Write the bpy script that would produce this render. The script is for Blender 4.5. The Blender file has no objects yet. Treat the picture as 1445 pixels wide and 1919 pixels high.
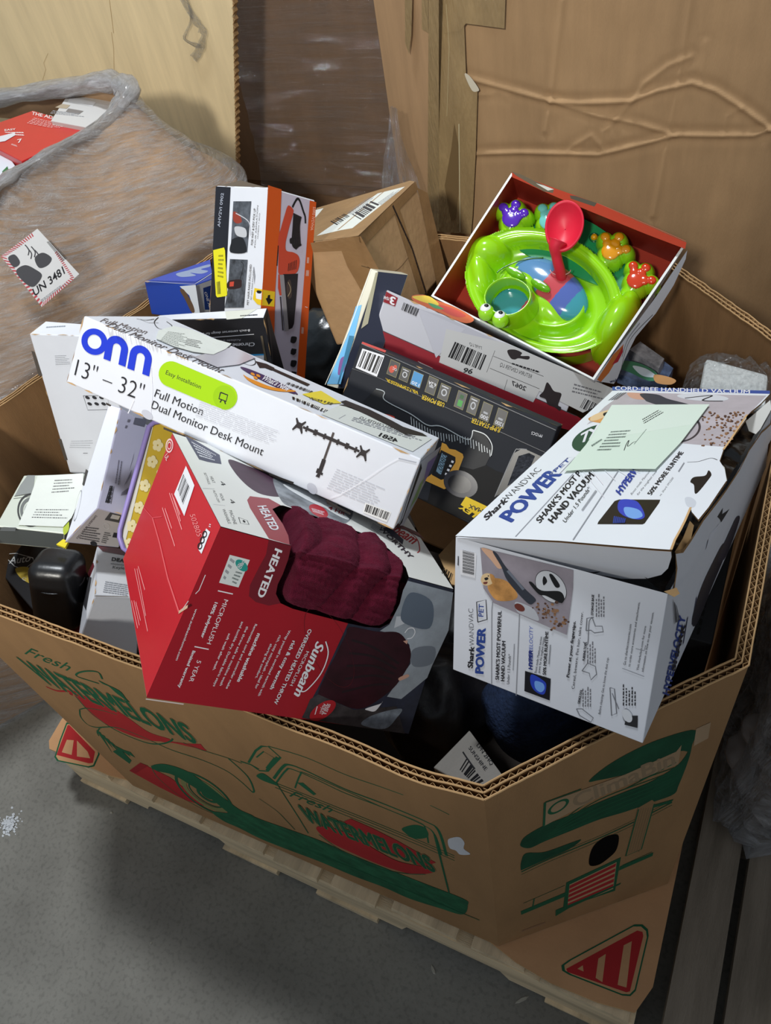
import bpy, bmesh, math, random
from mathutils import Vector, Matrix, noise
random.seed(7)
S = bpy.context.scene
COL = S.collection
V = Vector

# ------------------------------------------------------------------ camera
FPX = 1440.0
CAM_C = V((1.1513, -0.2687, 1.5603))
RX = V((0.89599, 0.41704, -0.15257)); RY = V((0.21799, -0.7124, -0.66706)); RZ = V((-0.38688, 0.56442, -0.72921))
cd = bpy.data.cameras.new('camera'); cam = bpy.data.objects.new('camera', cd); COL.objects.link(cam)
cd.sensor_fit = 'VERTICAL'; cd.sensor_height = 24.0; cd.lens = 24.0 * FPX / 1919.0
cd.clip_start = 0.02; cd.clip_end = 60
cam.matrix_world = Matrix(((RX.x, -RY.x, -RZ.x, CAM_C.x), (RX.y, -RY.y, -RZ.y, CAM_C.y), (RX.z, -RY.z, -RZ.z, CAM_C.z), (0, 0, 0, 1)))
S.camera = cam
S.view_settings.view_transform = 'Standard'; S.view_settings.look = 'None'
S.view_settings.exposure = 0.0; S.view_settings.gamma = 1.0; S.view_settings.use_curve_mapping = False

# ------------------------------------------------------------------ light
w = bpy.data.worlds.new('world'); S.world = w; w.use_nodes = True
w.node_tree.nodes['Background'].inputs[0].default_value = (0.80, 0.89, 1.0, 1)
w.node_tree.nodes['Background'].inputs[1].default_value = 0.29
def lamp(name, loc, target, power, size, color, sy=None):
    ld = bpy.data.lights.new(name, 'AREA'); ld.energy = power; ld.size = size; ld.color = color
    ld.shape = 'RECTANGLE'; ld.size_y = sy or size
    o = bpy.data.objects.new(name, ld); COL.objects.link(o); o.location = loc
    o.rotation_euler = (V(target) - V(loc)).to_track_quat('-Z', 'Y').to_euler()
    return o
lamp('warehouse_lamp_overhead', (0.1, 1.0, 4.5), (0.5, 0.4, 0.5), 108, 0.45, (0.90, 0.95, 1.0), 0.45)
sd = bpy.data.lights.new('back_boxes_spot', 'SPOT'); sd.energy = 325; sd.shadow_soft_size = 0.16; sd.spot_size = math.radians(64); sd.spot_blend = 0.75; sd.color = (1.0, 0.965, 0.89)  # unseen lamp, cone shaped to brighten the back boxes and leave the bin front dim
so = bpy.data.objects.new('back_boxes_spot', sd); COL.objects.link(so); so.location = (1.0, -2.3, 2.95)
so.rotation_euler = (V((-0.6, 1.5, 1.4)) - V(so.location)).to_track_quat('-Z', 'Y').to_euler()

# ------------------------------------------------------------------ pixel rays (calibration of the photograph)
def ray(p):
    return (RX * ((p[0] - 722.5) / FPX) + RY * ((p[1] - 959.5) / FPX) + RZ)
def onz(p, z):
    d = ray(p); return CAM_C + d * ((z - CAM_C.z) / d.z)
def ony(p, y):
    d = ray(p); return CAM_C + d * ((y - CAM_C.y) / d.y)
def onplane(p, o, n):
    d = ray(p); return CAM_C + d * ((V(o) - CAM_C).dot(n) / d.dot(n))
def onray(p, q):                                   # the point of the pixel's ray nearest q
    d = ray(p).normalized(); return CAM_C + d * ((V(q) - CAM_C).dot(d))

# ------------------------------------------------------------------ materials
def lin(c):
    return tuple(((x / 255.0) / 12.92 if x / 255.0 <= 0.04045 else ((x / 255.0 + 0.055) / 1.055) ** 2.4) for x in c) + (1,)
MC = {}
def M(rgb, rough=0.5, spec=0.5, bump=None, var=0.0, metal=0.0, name=None, coat=0.0, stretch=None, vscale=6.0, rgb2=None):
    key = (rgb, rough, spec, bump, var, metal, coat, stretch, vscale, rgb2)
    if key in MC: return MC[key]
    m = bpy.data.materials.new(name or 'paint_%02x%02x%02x' % tuple(int(v) for v in rgb)); m.use_nodes = True
    nt = m.node_tree; b = nt.nodes['Principled BSDF']
    b.inputs['Base Color'].default_value = lin(rgb); b.inputs['Roughness'].default_value = rough
    b.inputs['Specular IOR Level'].default_value = spec; b.inputs['Metallic'].default_value = metal
    b.inputs['Coat Weight'].default_value = coat; b.inputs['Coat Roughness'].default_value = 0.15
    tc = nt.nodes.new('ShaderNodeTexCoord'); mp = nt.nodes.new('ShaderNodeMapping')
    nt.links.new(tc.outputs['Object'], mp.inputs[0])
    if stretch: mp.inputs['Scale'].default_value = stretch
    if var or rgb2:
        n = nt.nodes.new('ShaderNodeTexNoise'); n.inputs['Scale'].default_value = vscale; n.inputs['Detail'].default_value = 8; n.inputs['Roughness'].default_value = 0.62
        nt.links.new(mp.outputs[0], n.inputs['Vector'])
        r = nt.nodes.new('ShaderNodeValToRGB'); r.color_ramp.elements[0].position = 0.3; r.color_ramp.elements[1].position = 0.7
        if rgb2: a, c = rgb, rgb2
        else: a, c = tuple(x * (1 - var) for x in rgb), tuple(min(255, x * (1 + var)) for x in rgb)
        r.color_ramp.elements[0].color = lin(a); r.color_ramp.elements[1].color = lin(c)
        nt.links.new(n.outputs['Fac'], r.inputs[0]); nt.links.new(r.outputs[0], b.inputs['Base Color'])
    if bump:
        n2 = nt.nodes.new('ShaderNodeTexNoise'); n2.inputs['Scale'].default_value = bump[0]; n2.inputs['Detail'].default_value = 6
        nt.links.new(mp.outputs[0], n2.inputs['Vector'])
        bp = nt.nodes.new('ShaderNodeBump'); bp.inputs['Strength'].default_value = bump[1]; bp.inputs['Distance'].default_value = bump[2] if len(bump) > 2 else 0.004
        nt.links.new(n2.outputs['Fac'], bp.inputs['Height']); nt.links.new(bp.outputs[0], b.inputs['Normal'])
    MC[key] = m; return m
def film_mat(name, cover=0.35, tint=(235, 238, 245), scale=(3, 3, 3), rough=0.12, contrast=0.25, bs=1.0, lo=0.03, streak=0.0):
    m = bpy.data.materials.new(name); m.use_nodes = True; nt = m.node_tree
    b = nt.nodes['Principled BSDF']; out = nt.nodes['Material Output']
    b.inputs['Base Color'].default_value = lin(tint); b.inputs['Roughness'].default_value = rough; b.inputs['Specular IOR Level'].default_value = 0.9
    b.inputs['Coat Weight'].default_value = 0.6; b.inputs['Coat Roughness'].default_value = 0.08
    tc = nt.nodes.new('ShaderNodeTexCoord'); mp = nt.nodes.new('ShaderNodeMapping'); mp.inputs['Scale'].default_value = scale
    nt.links.new(tc.outputs['UV'], mp.inputs[0])
    n = nt.nodes.new('ShaderNodeTexNoise'); n.inputs['Scale'].default_value = 2.2; n.inputs['Detail'].default_value = 10; n.inputs['Roughness'].default_value = 0.62; n.inputs['Distortion'].default_value = 0.6
    nt.links.new(mp.outputs[0], n.inputs['Vector'])
    r = nt.nodes.new('ShaderNodeValToRGB')
    r.color_ramp.elements[0].position = 0.5 - contrast * 0.5; r.color_ramp.elements[1].position = 0.5 + contrast
    r.color_ramp.elements[0].color = (lo, lo, lo, 1); r.color_ramp.elements[1].color = (min(1, cover * 2),) * 3 + (1,)
    nt.links.new(n.outputs['Fac'], r.inputs[0])
    n4 = nt.nodes.new('ShaderNodeTexNoise'); n4.inputs['Scale'].default_value = 2.0; n4.inputs['Detail'].default_value = 9; n4.inputs['Roughness'].default_value = .7; n4.inputs['Distortion'].default_value = .25
    mp4 = nt.nodes.new('ShaderNodeMapping'); mp4.inputs['Scale'].default_value = (scale[0] * .8, scale[1] * 4.5, 1); nt.links.new(tc.outputs['UV'], mp4.inputs[0]); nt.links.new(mp4.outputs[0], n4.inputs['Vector'])
    r4 = nt.nodes.new('ShaderNodeValToRGB'); r4.color_ramp.elements[0].position = .53; r4.color_ramp.elements[1].position = .66; r4.color_ramp.elements[0].color = (0, 0, 0, 1); r4.color_ramp.elements[1].color = (streak,) * 3 + (1,)
    nt.links.new(n4.outputs['Fac'], r4.inputs[0]); ad = nt.nodes.new('ShaderNodeMath'); ad.operation = 'ADD'; ad.use_clamp = True
    nt.links.new(r.outputs[0], ad.inputs[0]); nt.links.new(r4.outputs[0], ad.inputs[1])
    tr = nt.nodes.new('ShaderNodeBsdfTransparent'); mx = nt.nodes.new('ShaderNodeMixShader')
    nt.links.new(ad.outputs[0], mx.inputs[0]); nt.links.new(tr.outputs[0], mx.inputs[1]); nt.links.new(b.outputs[0], mx.inputs[2])
    gl = nt.nodes.new('ShaderNodeBsdfGlossy'); gl.inputs['Roughness'].default_value = 0.12
    mx2 = nt.nodes.new('ShaderNodeMixShader'); mx2.inputs[0].default_value = 0.13
    nt.links.new(mx.outputs[0], mx2.inputs[1]); nt.links.new(gl.outputs[0], mx2.inputs[2]); nt.links.new(mx2.outputs[0], out.inputs[0])
    bp = nt.nodes.new('ShaderNodeBump'); bp.inputs['Strength'].default_value = bs; bp.inputs['Distance'].default_value = 0.014
    n3 = nt.nodes.new('ShaderNodeTexVoronoi'); n3.feature = 'DISTANCE_TO_EDGE'; n3.inputs['Scale'].default_value = 9.0
    mp3 = nt.nodes.new('ShaderNodeMapping'); mp3.inputs['Scale'].default_value = tuple(max(1.5, x ** .6 * 1.6) for x in scale); nt.links.new(tc.outputs['UV'], mp3.inputs[0])
    ad3 = nt.nodes.new('ShaderNodeVectorMath'); sc3 = nt.nodes.new('ShaderNodeVectorMath'); sc3.operation = 'SCALE'; sc3.inputs['Scale'].default_value = .9
    nt.links.new(n.outputs['Color'], sc3.inputs[0]); nt.links.new(mp3.outputs[0], ad3.inputs[0]); nt.links.new(sc3.outputs[0], ad3.inputs[1]); nt.links.new(ad3.outputs[0], n3.inputs['Vector'])
    mh = nt.nodes.new('ShaderNodeMath'); mh.operation = 'MULTIPLY_ADD'; mh.inputs[1].default_value = .9
    nt.links.new(n3.outputs['Distance'], mh.inputs[0]); nt.links.new(n.outputs['Fac'], mh.inputs[2]); nt.links.new(mh.outputs[0], bp.inputs['Height']); nt.links.new(bp.outputs[0], b.inputs['Normal']); nt.links.new(bp.outputs[0], gl.inputs['Normal'])
    return m

CARD = M((158, 122, 84), 0.85, 0.15, (160, 0.25, 0.002), 0.05, name='kraft_cardboard', stretch=(3, 3, 0.9), vscale=4)
CARD_DK = M((140, 106, 72), 0.88, 0.12, (140, 0.25, 0.002), 0.08, name='kraft_cardboard_brown', stretch=(6, 6, .7), vscale=4)
CARD_LT = M((236, 214, 170), 0.85, 0.15, (160, 0.2, 0.002), 0.05, name='kraft_cardboard_pale', stretch=(6, 6, .6), vscale=4)
CARD_EDGE = M((196, 160, 114), 0.9, 0.1, (200, 0.3, 0.001), 0.12, name='cardboard_edge')
FLUTE = M((180, 146, 104), 0.9, 0.1, None, 0.15, name='cardboard_flute')
DARKIN = M((34, 28, 24), 0.9, 0.1, name='dark_inside')
WHITE = M((226, 229, 236), 0.42, 0.4, (40, 0.12, 0.002), 0.015, name='white_print_board')
WHITE2 = M((232, 236, 240), 0.4, 0.4, (30, 0.12, 0.002), 0.01, name='white_coated_board')
PAPER = M((226, 230, 222), 0.7, 0.2, (25, 0.3, 0.003), 0.02, name='label_paper')
BLACK = M((22, 22, 24), 0.45, 0.4, name='black_ink')
INK = M((34, 34, 38), 0.6, 0.3, name='dark_ink')
GREY = M((150, 152, 158), 0.6, 0.3, name='grey_ink')
LGREY = M((190, 192, 198), 0.6, 0.3, name='light_grey_ink')

# ------------------------------------------------------------------ tagging
def tag(o, label=None, cat=None, group=None, kind=None):
    if label: o['label'] = label
    if cat: o['category'] = cat
    if group: o['group'] = group
    if kind: o['kind'] = kind
    return o
def empty(name, loc, label, cat, group=None):
    o = bpy.data.objects.new(name, None); o.location = loc; o.empty_display_size = 0.05; COL.objects.link(o)
    return tag(o, label, cat, group)
def link(name, me, parent=None):
    o = bpy.data.objects.new(name, me); COL.objects.link(o)
    if parent:
        o.parent = parent
        bpy_inv = Matrix.Translation(-world_loc(parent)); o.matrix_parent_inverse = bpy_inv
    return o
def world_loc(o):
    # every object here is unrotated; children carry world coordinates through the parent inverse
    return V(o.location) if o.parent is None else (V(o.location))
def mesh(name, vs, fs, mat, parent=None, smooth=False, mats=None, mi=None, uvs=None):
    me = bpy.data.meshes.new(name); me.from_pydata([tuple(v) for v in vs], [], fs); me.update()
    for m_ in (mats or [mat]): me.materials.append(m_)
    if mi: me.polygons.foreach_set('material_index', mi)
    if smooth: me.polygons.foreach_set('use_smooth', [True] * len(me.polygons))
    if uvs:
        ul = me.uv_layers.new(name='UVMap')
        for l in me.loops: ul.data[l.index].uv = uvs[l.vertex_index]
    return link(name, me, parent)

# ------------------------------------------------------------------ text
TC = {}
def text_geo(s, bold=0.0, shear=0.0):
    k = (s, bold, shear)
    if k in TC: return TC[k]
    bold = 0 if 'M' in s.upper() else min(bold, .012)
    cu = bpy.data.curves.new('t', 'FONT'); cu.body = s; cu.size = 1; cu.offset = bold; cu.shear = shear; cu.resolution_u = 3
    o = bpy.data.objects.new('t', cu); COL.objects.link(o)
    dg = bpy.context.evaluated_depsgraph_get(); me = bpy.data.meshes.new_from_object(o.evaluated_get(dg))
    vs = [(v.co.x, v.co.y) for v in me.vertices]; fs = [tuple(p.vertices) for p in me.polygons]
    bpy.data.objects.remove(o); bpy.data.curves.remove(cu); bpy.data.meshes.remove(me)
    x0 = min(v[0] for v in vs); x1 = max(v[0] for v in vs)
    cap = 0.70
    vs = [((x - x0) / max(1e-6, x1 - x0), y / cap) for x, y in vs]
    TC[k] = (vs, fs, x1 - x0); return TC[k]

# ------------------------------------------------------------------ faces and printed sheets
def smooth_closed(pts, n=6):
    out = []; N = len(pts)
    for i in range(N):
        p0, p1, p2, p3 = pts[i - 1], pts[i], pts[(i + 1) % N], pts[(i + 2) % N]
        for k in range(n):
            t = k / n
            out.append(tuple(0.5 * ((2 * p1[a]) + (-p0[a] + p2[a]) * t + (2 * p0[a] - 5 * p1[a] + 4 * p2[a] - p3[a]) * t * t + (-p0[a] + 3 * p1[a] - 3 * p2[a] + p3[a]) * t ** 3) for a in (0, 1)))
    return out
def smooth_open(pts, n=6):
    out = []; P = [pts[0]] + list(pts) + [pts[-1]]
    for i in range(1, len(P) - 2):
        p0, p1, p2, p3 = P[i - 1], P[i], P[i + 1], P[i + 2]
        for k in range(n):
            t = k / n
            out.append(tuple(0.5 * ((2 * p1[a]) + (-p0[a] + p2[a]) * t + (2 * p0[a] - 5 * p1[a] + 4 * p2[a] - p3[a]) * t * t + (-p0[a] + 3 * p1[a] - 3 * p2[a] + p3[a]) * t ** 3) for a in range(len(p1))))
    out.append(tuple(pts[-1])); return out
class Face:
    """bilinear patch P00 P10 P11 P01; px() finds the surface point seen at a photo pixel"""
    def __init__(s, a, b, c, d):
        s.P = [V(a), V(b), V(c), V(d)]
        n = (s.P[1] - s.P[0]).cross(s.P[3] - s.P[0]).normalized()
        s.n = n if n.dot(CAM_C - s.P[0]) > 0 else -n
    def at(s, u, v):
        a, b, c, d = s.P; return a * ((1 - u) * (1 - v)) + b * (u * (1 - v)) + c * (u * v) + d * ((1 - u) * v)
    def px(s, p):
        a, b, c, d = s.P; u = v = 0.5; R = ray(p)
        t = (s.at(.5, .5) - CAM_C).dot(s.n) / R.dot(s.n)
        for _ in range(6):
            F = s.at(u, v) - CAM_C - R * t
            Du = (b - a) * (1 - v) + (c - d) * v; Dv = (d - a) * (1 - u) + (c - b) * u
            Mx = Matrix((( Du.x, Dv.x, -R.x), (Du.y, Dv.y, -R.y), (Du.z, Dv.z, -R.z)))
            try: k = Mx.inverted() @ F
            except Exception: break
            u -= k.x; v -= k.y; t -= k.z
        return u, v
    def pt(s, p): return s.at(*s.px(p))
class Sheet:
    """collects flat printed shapes, placed in photo pixels on a face, into one mesh"""
    def __init__(s, tf=(0, 0, 1), base=0.0005):
        s.v = []; s.f = []; s.m = []; s.mats = []; s.k = 0; s.tf = tf; s.base = base; s.F = None; s.step = .00006
    def T(s, p): return (s.tf[0] + p[0] * s.tf[2], s.tf[1] + p[1] * s.tf[2])
    def mi(s, m):
        if m not in s.mats: s.mats.append(m)
        return s.mats.index(m)
    def raw(s, vs, fs, m):
        b = len(s.v); s.v += [V(x) for x in vs]; s.f += [tuple(b + i for i in f) for f in fs]; s.m += [s.mi(m)] * len(fs)
    def uvs(s, uv, fs, m, big=True):
        """lay faces given in the patch's own u,v on it, above whatever was printed there before"""
        x0 = min(p[0] for p in uv); x1 = max(p[0] for p in uv); y0 = min(p[1] for p in uv); y1 = max(p[1] for p in uv)
        L = s.F.__dict__.setdefault('lay', []); k = 1
        for a in L:
            if a[0] < x1 and a[1] > x0 and a[2] < y1 and a[3] > y0: k = max(k, a[4] + 1)
        L.append((x0, x1, y0, y1, k)); P = s.F.P
        lu = max((P[1] - P[0]).length, (P[2] - P[3]).length); lv = max((P[3] - P[0]).length, (P[2] - P[1]).length)
        if big and max((x1 - x0) * lu, (y1 - y0) * lv) > .03:
            bm = bmesh.new(); vv = [bm.verts.new((p[0] * lu, p[1] * lv, 0)) for p in uv]
            for f in fs:
                try: bm.faces.new([vv[i] for i in f])
                except ValueError: pass
            bmesh.ops.triangulate(bm, faces=bm.faces[:])
            for _ in range(5):
                ed = [e for e in bm.edges if e.calc_length() > .028]
                if not ed: break
                bmesh.ops.subdivide_edges(bm, edges=ed, cuts=1, use_grid_fill=False)
                bmesh.ops.triangulate(bm, faces=[f for f in bm.faces if len(f.verts) > 3])
            bm.verts.index_update(); uv = [(v.co.x / lu, v.co.y / lv) for v in bm.verts]; fs = [tuple(v.index for v in f.verts) for f in bm.faces]; bm.free()
        o = s.F.n * (s.base + s.step * k)
        s.raw([s.F.at(*p) + o for p in uv], fs, m)
    def poly(s, pts, m, smooth=False, n=6):
        if smooth: pts = smooth_closed(pts, n)
        s.uvs([s.F.px(s.T(p)) for p in pts], [tuple(range(len(pts)))], m)
    def ell(s, c, a, b, m, n=28):           # centre and two half-axis end points
        s.poly([(c[0] + (a[0] - c[0]) * math.cos(t) + (b[0] - c[0]) * math.sin(t), c[1] + (a[1] - c[1]) * math.cos(t) + (b[1] - c[1]) * math.sin(t)) for t in [2 * math.pi * i / n for i in range(n)]], m)
    def ring(s, c, a, b, m, w=0.1, n=36, t0=0, t1=2 * math.pi):
        vs = []; fs = []
        for i in range(n + 1):
            t = t0 + (t1 - t0) * i / n
            for k in (1.0, 1 - w):
                vs.append(s.F.px(s.T((c[0] + k * ((a[0] - c[0]) * math.cos(t) + (b[0] - c[0]) * math.sin(t)), c[1] + k * ((a[1] - c[1]) * math.cos(t) + (b[1] - c[1]) * math.sin(t))))))
        for i in range(n): fs.append((2 * i, 2 * i + 1, 2 * i + 3, 2 * i + 2))
        s.uvs(vs, fs, m, False)
    def line(s, pts, w, m, smooth=False, close=False):   # w in metres
        if close: pts = list(pts) + [pts[0]]
        if smooth: pts = smooth_open(pts)
        P = s.F.P; lu = (P[1] - P[0]).length; lv = (P[3] - P[0]).length
        Q = [s.F.px(s.T(p)) for p in pts]; Q = [V((a * lu, b * lv)) for a, b in Q]; D = [Q[0]]
        for q in Q[1:]:
            n = max(1, int((q - D[-1]).length / .03)); a = D[-1]
            for i in range(1, n + 1): D.append(a.lerp(q, i / n))
        vs = []; fs = []
        for i, p in enumerate(D):
            d = (D[min(i + 1, len(D) - 1)] - D[max(i - 1, 0)])
            d = d.normalized() if d.length > 1e-9 else V((1, 0)); q = V((-d.y, d.x)) * (w / 2)
            for e in (p + q, p - q): vs.append((e.x / lu, e.y / lv))
        for i in range(len(D) - 1): fs.append((2 * i, 2 * i + 1, 2 * i + 3, 2 * i + 2))
        s.uvs(vs, fs, m, False)
    def quadmap(s, q):                               # q = TL TR BR BL in pixels, returns mapping u right, v down
        a, b, c, d = [s.F.px(s.T(p)) for p in q]
        return lambda u, v: tuple(a[i] * ((1 - u) * (1 - v)) + b[i] * (u * (1 - v)) + c[i] * (u * v) + d[i] * ((1 - u) * v) for i in (0, 1))
    def text(s, t, p0, p1, p2, m, bold=0.0, shear=0.0, p3=None):
        """baseline start, baseline end, top of the capital at the start (and at the end)"""
        if p3 is None: p3 = (p1[0] + p2[0] - p0[0], p1[1] + p2[1] - p0[1])
        g = s.quadmap((p0, p1, p3, p2)); vs, fs, wd = text_geo(t, bold, shear)
        done = 0 if 'M' in t.upper() else .012; q = max(0, bold - done) * 1.1      # heavier strokes: laid down again a little to each side
        for dx, dy in (((0, 0),) if q < .003 else ((0, 0), (-q, 0), (q, 0), (0, q * .5), (0, -q * .5))):
            s.uvs([g(u + dx / wd, v + dy / .7) for u, v in vs], fs, m, False)
    def bars(s, q, m=None, n=26, seed=1):            # a barcode
        g = s.quadmap(q); R = random.Random(seed); x = 0; W = []
        while x < 1: a = R.choice((.6, .6, 1.2, 1.8)) / n; W.append((x, min(1, x + a))); x += a + R.choice((.5, .5, 1.0, 1.4)) / n
        vs = []; fs = []
        for a, b in W:
            k = len(vs); vs += [g(a, 0), g(b, 0), g(b, 1), g(a, 1)]; fs.append((k, k + 1, k + 2, k + 3))
        s.uvs(vs, fs, m or BLACK, False)
    def lines(s, q, n, m=None, h=0.45, seed=1, dens=1.0, ragged=.35):   # rows of small print too fine to read
        g = s.quadmap(q); R = random.Random(seed); vs = []; fs = []
        for i in range(n):
            y0 = (i + (1 - h) / 2) / n; y1 = y0 + h / n; x = 0; end = 1 - ragged * R.random()
            while x < end:
                L = R.uniform(.03, .1) * dens; b = min(end, x + L); k = len(vs)
                vs += [g(x, y0), g(b, y0), g(b, y1), g(x, y1)]; fs.append((k, k + 1, k + 2, k + 3)); x = b + .018
        s.uvs(vs, fs, m or GREY, False)
    def build(s, name, parent=None, mats=None):
        me = bpy.data.meshes.new(name); me.from_pydata([tuple(v) for v in s.v], [], s.f); me.update()
        for m_ in s.mats: me.materials.append(m_)
        me.polygons.foreach_set('material_index', s.m)
        return link(name, me, parent)
CK = [(i, j, k) for i in (0, 1) for j in (0, 1) for k in (0, 1)]
FD = {'front': ((0,0,0),(1,0,0),(1,0,1),(0,0,1)), 'back': ((1,1,0),(0,1,0),(0,1,1),(1,1,1)), 'left': ((0,1,0),(0,0,0),(0,0,1),(0,1,1)),
      'right': ((1,0,0),(1,1,0),(1,1,1),(1,0,1)), 'top': ((0,0,1),(1,0,1),(1,1,1),(0,1,1)), 'bottom': ((0,1,0),(1,1,0),(1,0,0),(0,0,0))}
class Box(Sheet):
    """a carton from its eight (slightly crushed) corners, with rounded worn edges, and its printing in the same mesh"""
    def __init__(s, pts, mats, sc=1.0, tf=(0, 0, 1), skip=(), r=0.0016, lift=0.0005, wear=None):
        super().__init__(tf, base=lift)
        if isinstance(pts, (list, tuple)): pts = dict(zip(CK, pts))
        s.c = {k: CAM_C + (V(p) - CAM_C) * sc for k, p in pts.items()}
        s.faces = {n: Face(*[s.c[k] for k in q]) for n, q in FD.items()}
        bm = bmesh.new(); N = 9; G = {}; fl = []
        def tri(x, y, z):
            p = V((0, 0, 0))
            for k, q in s.c.items(): p += q * ((x if k[0] else 1 - x) * (y if k[1] else 1 - y) * (z if k[2] else 1 - z))
            return p
        def vt(x, y, z):
            k = (round(x * 1e4), round(y * 1e4), round(z * 1e4))
            if k not in G: G[k] = bm.verts.new(tri(x, y, z))
            return G[k]
        for nm, q in FD.items():
            if nm in skip: continue
            bl = lambda u, v: tuple(q[0][i] * (1 - u) * (1 - v) + q[1][i] * u * (1 - v) + q[2][i] * u * v + q[3][i] * (1 - u) * v for i in range(3))
            for a in range(N):
                for c in range(N):
                    f = bm.faces.new([vt(*bl(a / N, c / N)), vt(*bl((a + 1) / N, c / N)), vt(*bl((a + 1) / N, (c + 1) / N)), vt(*bl(a / N, (c + 1) / N))])
                    f.material_index = s.mi(mats.get(nm, mats['*'])); f.tag = True
        if r:
            bm.normal_update(); ed = [e for e in bm.edges if len(e.link_faces) == 2 and e.calc_face_angle(0) > .6]
            bmesh.ops.bevel(bm, geom=ed, offset=r, segments=2, affect='EDGES', profile=0.5, clamp_overlap=True)
        bm.verts.index_update(); base = len(s.v)
        s.v += [v.co.copy() for v in bm.verts]
        for f in bm.faces: s.f.append(tuple(base + v.index for v in f.verts)); s.m.append(f.material_index)
        bm.free()
        if wear:
            R = random.Random(len(s.v) + int(1000 * s.c[(0,0,0)].x))
            for (a, b, f1, f2) in wear:
                for fn in (f1, f2):
                    F = s.faces[fn]; A = s.c[a]; B = s.c[b]; mid = F.at(.5, .5); inw = (mid - (A + B) / 2); d = (B - A).normalized(); inw = (inw - d * inw.dot(d)).normalized()
                    t = 0.0; L = (B - A).length
                    while t < 1:
                        l = R.uniform(.008, .03) / L; e = min(1, t + l)
                        if R.random() < .35:
                            wd = R.uniform(.0004, .0015); n = F.n * 0.00035
                            s.raw([A.lerp(B, t) + n, A.lerp(B, t + (e - t) * .5) + inw * wd * 1.6 + n, A.lerp(B, e) + n, A.lerp(B, (t + e) / 2) + n - inw * 0.0004], [(0, 1, 2, 3)], CARD_EDGE)
                        t = e + R.uniform(0, .02) / L
    def on(s, n): s.F = s.faces[n]; return s
def tube(pts, r, seg=8, close=False):
    """vertices and faces of a tube; r is a number or a list"""
    P = [V(p) for p in pts]; vs = []; fs = []; n = len(P); up = V((0.13, 0.21, 0.97))
    for i, p in enumerate(P):
        d = (P[min(i + 1, n - 1)] - P[max(i - 1, 0)]).normalized() if not close else (P[(i + 1) % n] - P[i - 1]).normalized()
        a = d.cross(up).normalized(); b = d.cross(a); R = r[i] if isinstance(r, (list, tuple)) else r
        for k in range(seg):
            t = 2 * math.pi * k / seg; vs.append(p + a * math.cos(t) * R + b * math.sin(t) * R)
    m = n if close else n - 1
    for i in range(m):
        for k in range(seg):
            j = (i + 1) % n; fs.append((i * seg + k, i * seg + (k + 1) % seg, j * seg + (k + 1) % seg, j * seg + k))
    if not close: fs.append(tuple(range(seg - 1, -1, -1))); fs.append(tuple((n - 1) * seg + k for k in range(seg)))
    return vs, fs
def bxgeo(x0, x1, y0, y1, z0, z1, jit=0):
    r = lambda: random.uniform(-jit, jit)
    vs = [V((x + r(), y + r(), z + r())) for x in (x0, x1) for y in (y0, y1) for z in (z0, z1)]
    fs = [(0, 1, 3, 2), (4, 6, 7, 5), (0, 4, 5, 1), (2, 3, 7, 6), (0, 2, 6, 4), (1, 5, 7, 3)]
    return vs, fs
def fbm(p, s=1.0, o=4):
    return noise.fractal(V(p) * s, 0.8, 2.1, o, noise_basis='PERLIN_ORIGINAL')
def crumple(name, c, rx, ry, rz, mat, amp=0.25, sc=6.0, seed=0, parent=None, lev=4, ridge=True):
    """a crushed bag: a displaced sphere with ridged folds"""
    bm = bmesh.new(); bmesh.ops.create_icosphere(bm, subdivisions=lev, radius=1)
    for v in bm.verts:
        d = v.co.normalized(); q = V((d.x * rx, d.y * ry, d.z * rz)) * sc * 5 + V((seed * 3.1, seed * 1.7, 0))
        n = (1 - abs(noise.noise(q)) * 2) * .6 + (1 - abs(noise.noise(q * 2.3)) * 2) * .3 if ridge else noise.noise(q)
        k = 1 + amp * n; v.co = V(c) + V((d.x * rx, d.y * ry, d.z * rz)) * k
    me = bpy.data.meshes.new(name); bm.to_mesh(me); bm.free(); me.materials.append(mat); me.polygons.foreach_set('use_smooth', [True] * len(me.polygons))
    return link(name, me, parent)
# ================================================================== SETTING
FLOOR = M((122, 119, 111), 0.78, 0.25, (45, 0.5, 0.004), 0.0, name='worn_concrete', vscale=4, rgb2=(146, 143, 134))
def speckle(m, sc, dark, lo, hi):            # fine pits and grains over the slow mottling
    nt = m.node_tree; b = nt.nodes['Principled BSDF']; src = b.inputs['Base Color'].links[0].from_socket
    n = nt.nodes.new('ShaderNodeTexNoise'); n.inputs['Scale'].default_value = sc; n.inputs['Detail'].default_value = 5
    tc = [x for x in nt.nodes if x.type == 'TEX_COORD'][0]; nt.links.new(tc.outputs['Object'], n.inputs['Vector'])
    r = nt.nodes.new('ShaderNodeValToRGB'); r.color_ramp.elements[0].position = lo; r.color_ramp.elements[1].position = hi
    r.color_ramp.elements[0].color = (dark, dark, dark, 1); r.color_ramp.elements[1].color = (1, 1, 1, 1); nt.links.new(n.outputs['Fac'], r.inputs[0])
    mx = nt.nodes.new('ShaderNodeMix'); mx.data_type = 'RGBA'; mx.blend_type = 'MULTIPLY'; mx.inputs[0].default_value = 1
    nt.links.new(src, mx.inputs[6]); nt.links.new(r.outputs[0], mx.inputs[7]); nt.links.new(mx.outputs[2], b.inputs['Base Color'])
speckle(FLOOR, 120, .80, .34, .50); speckle(FLOOR, 6, .88, .35, .60)
vs, fs = bxgeo(-6, 6, -4, 7, -0.1, 0.0)
o = mesh('floor', vs, fs, FLOOR); tag(o, kind='structure')
vs, fs = bxgeo(-6, 6, 6.9, 7.0, 0, 5)
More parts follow.
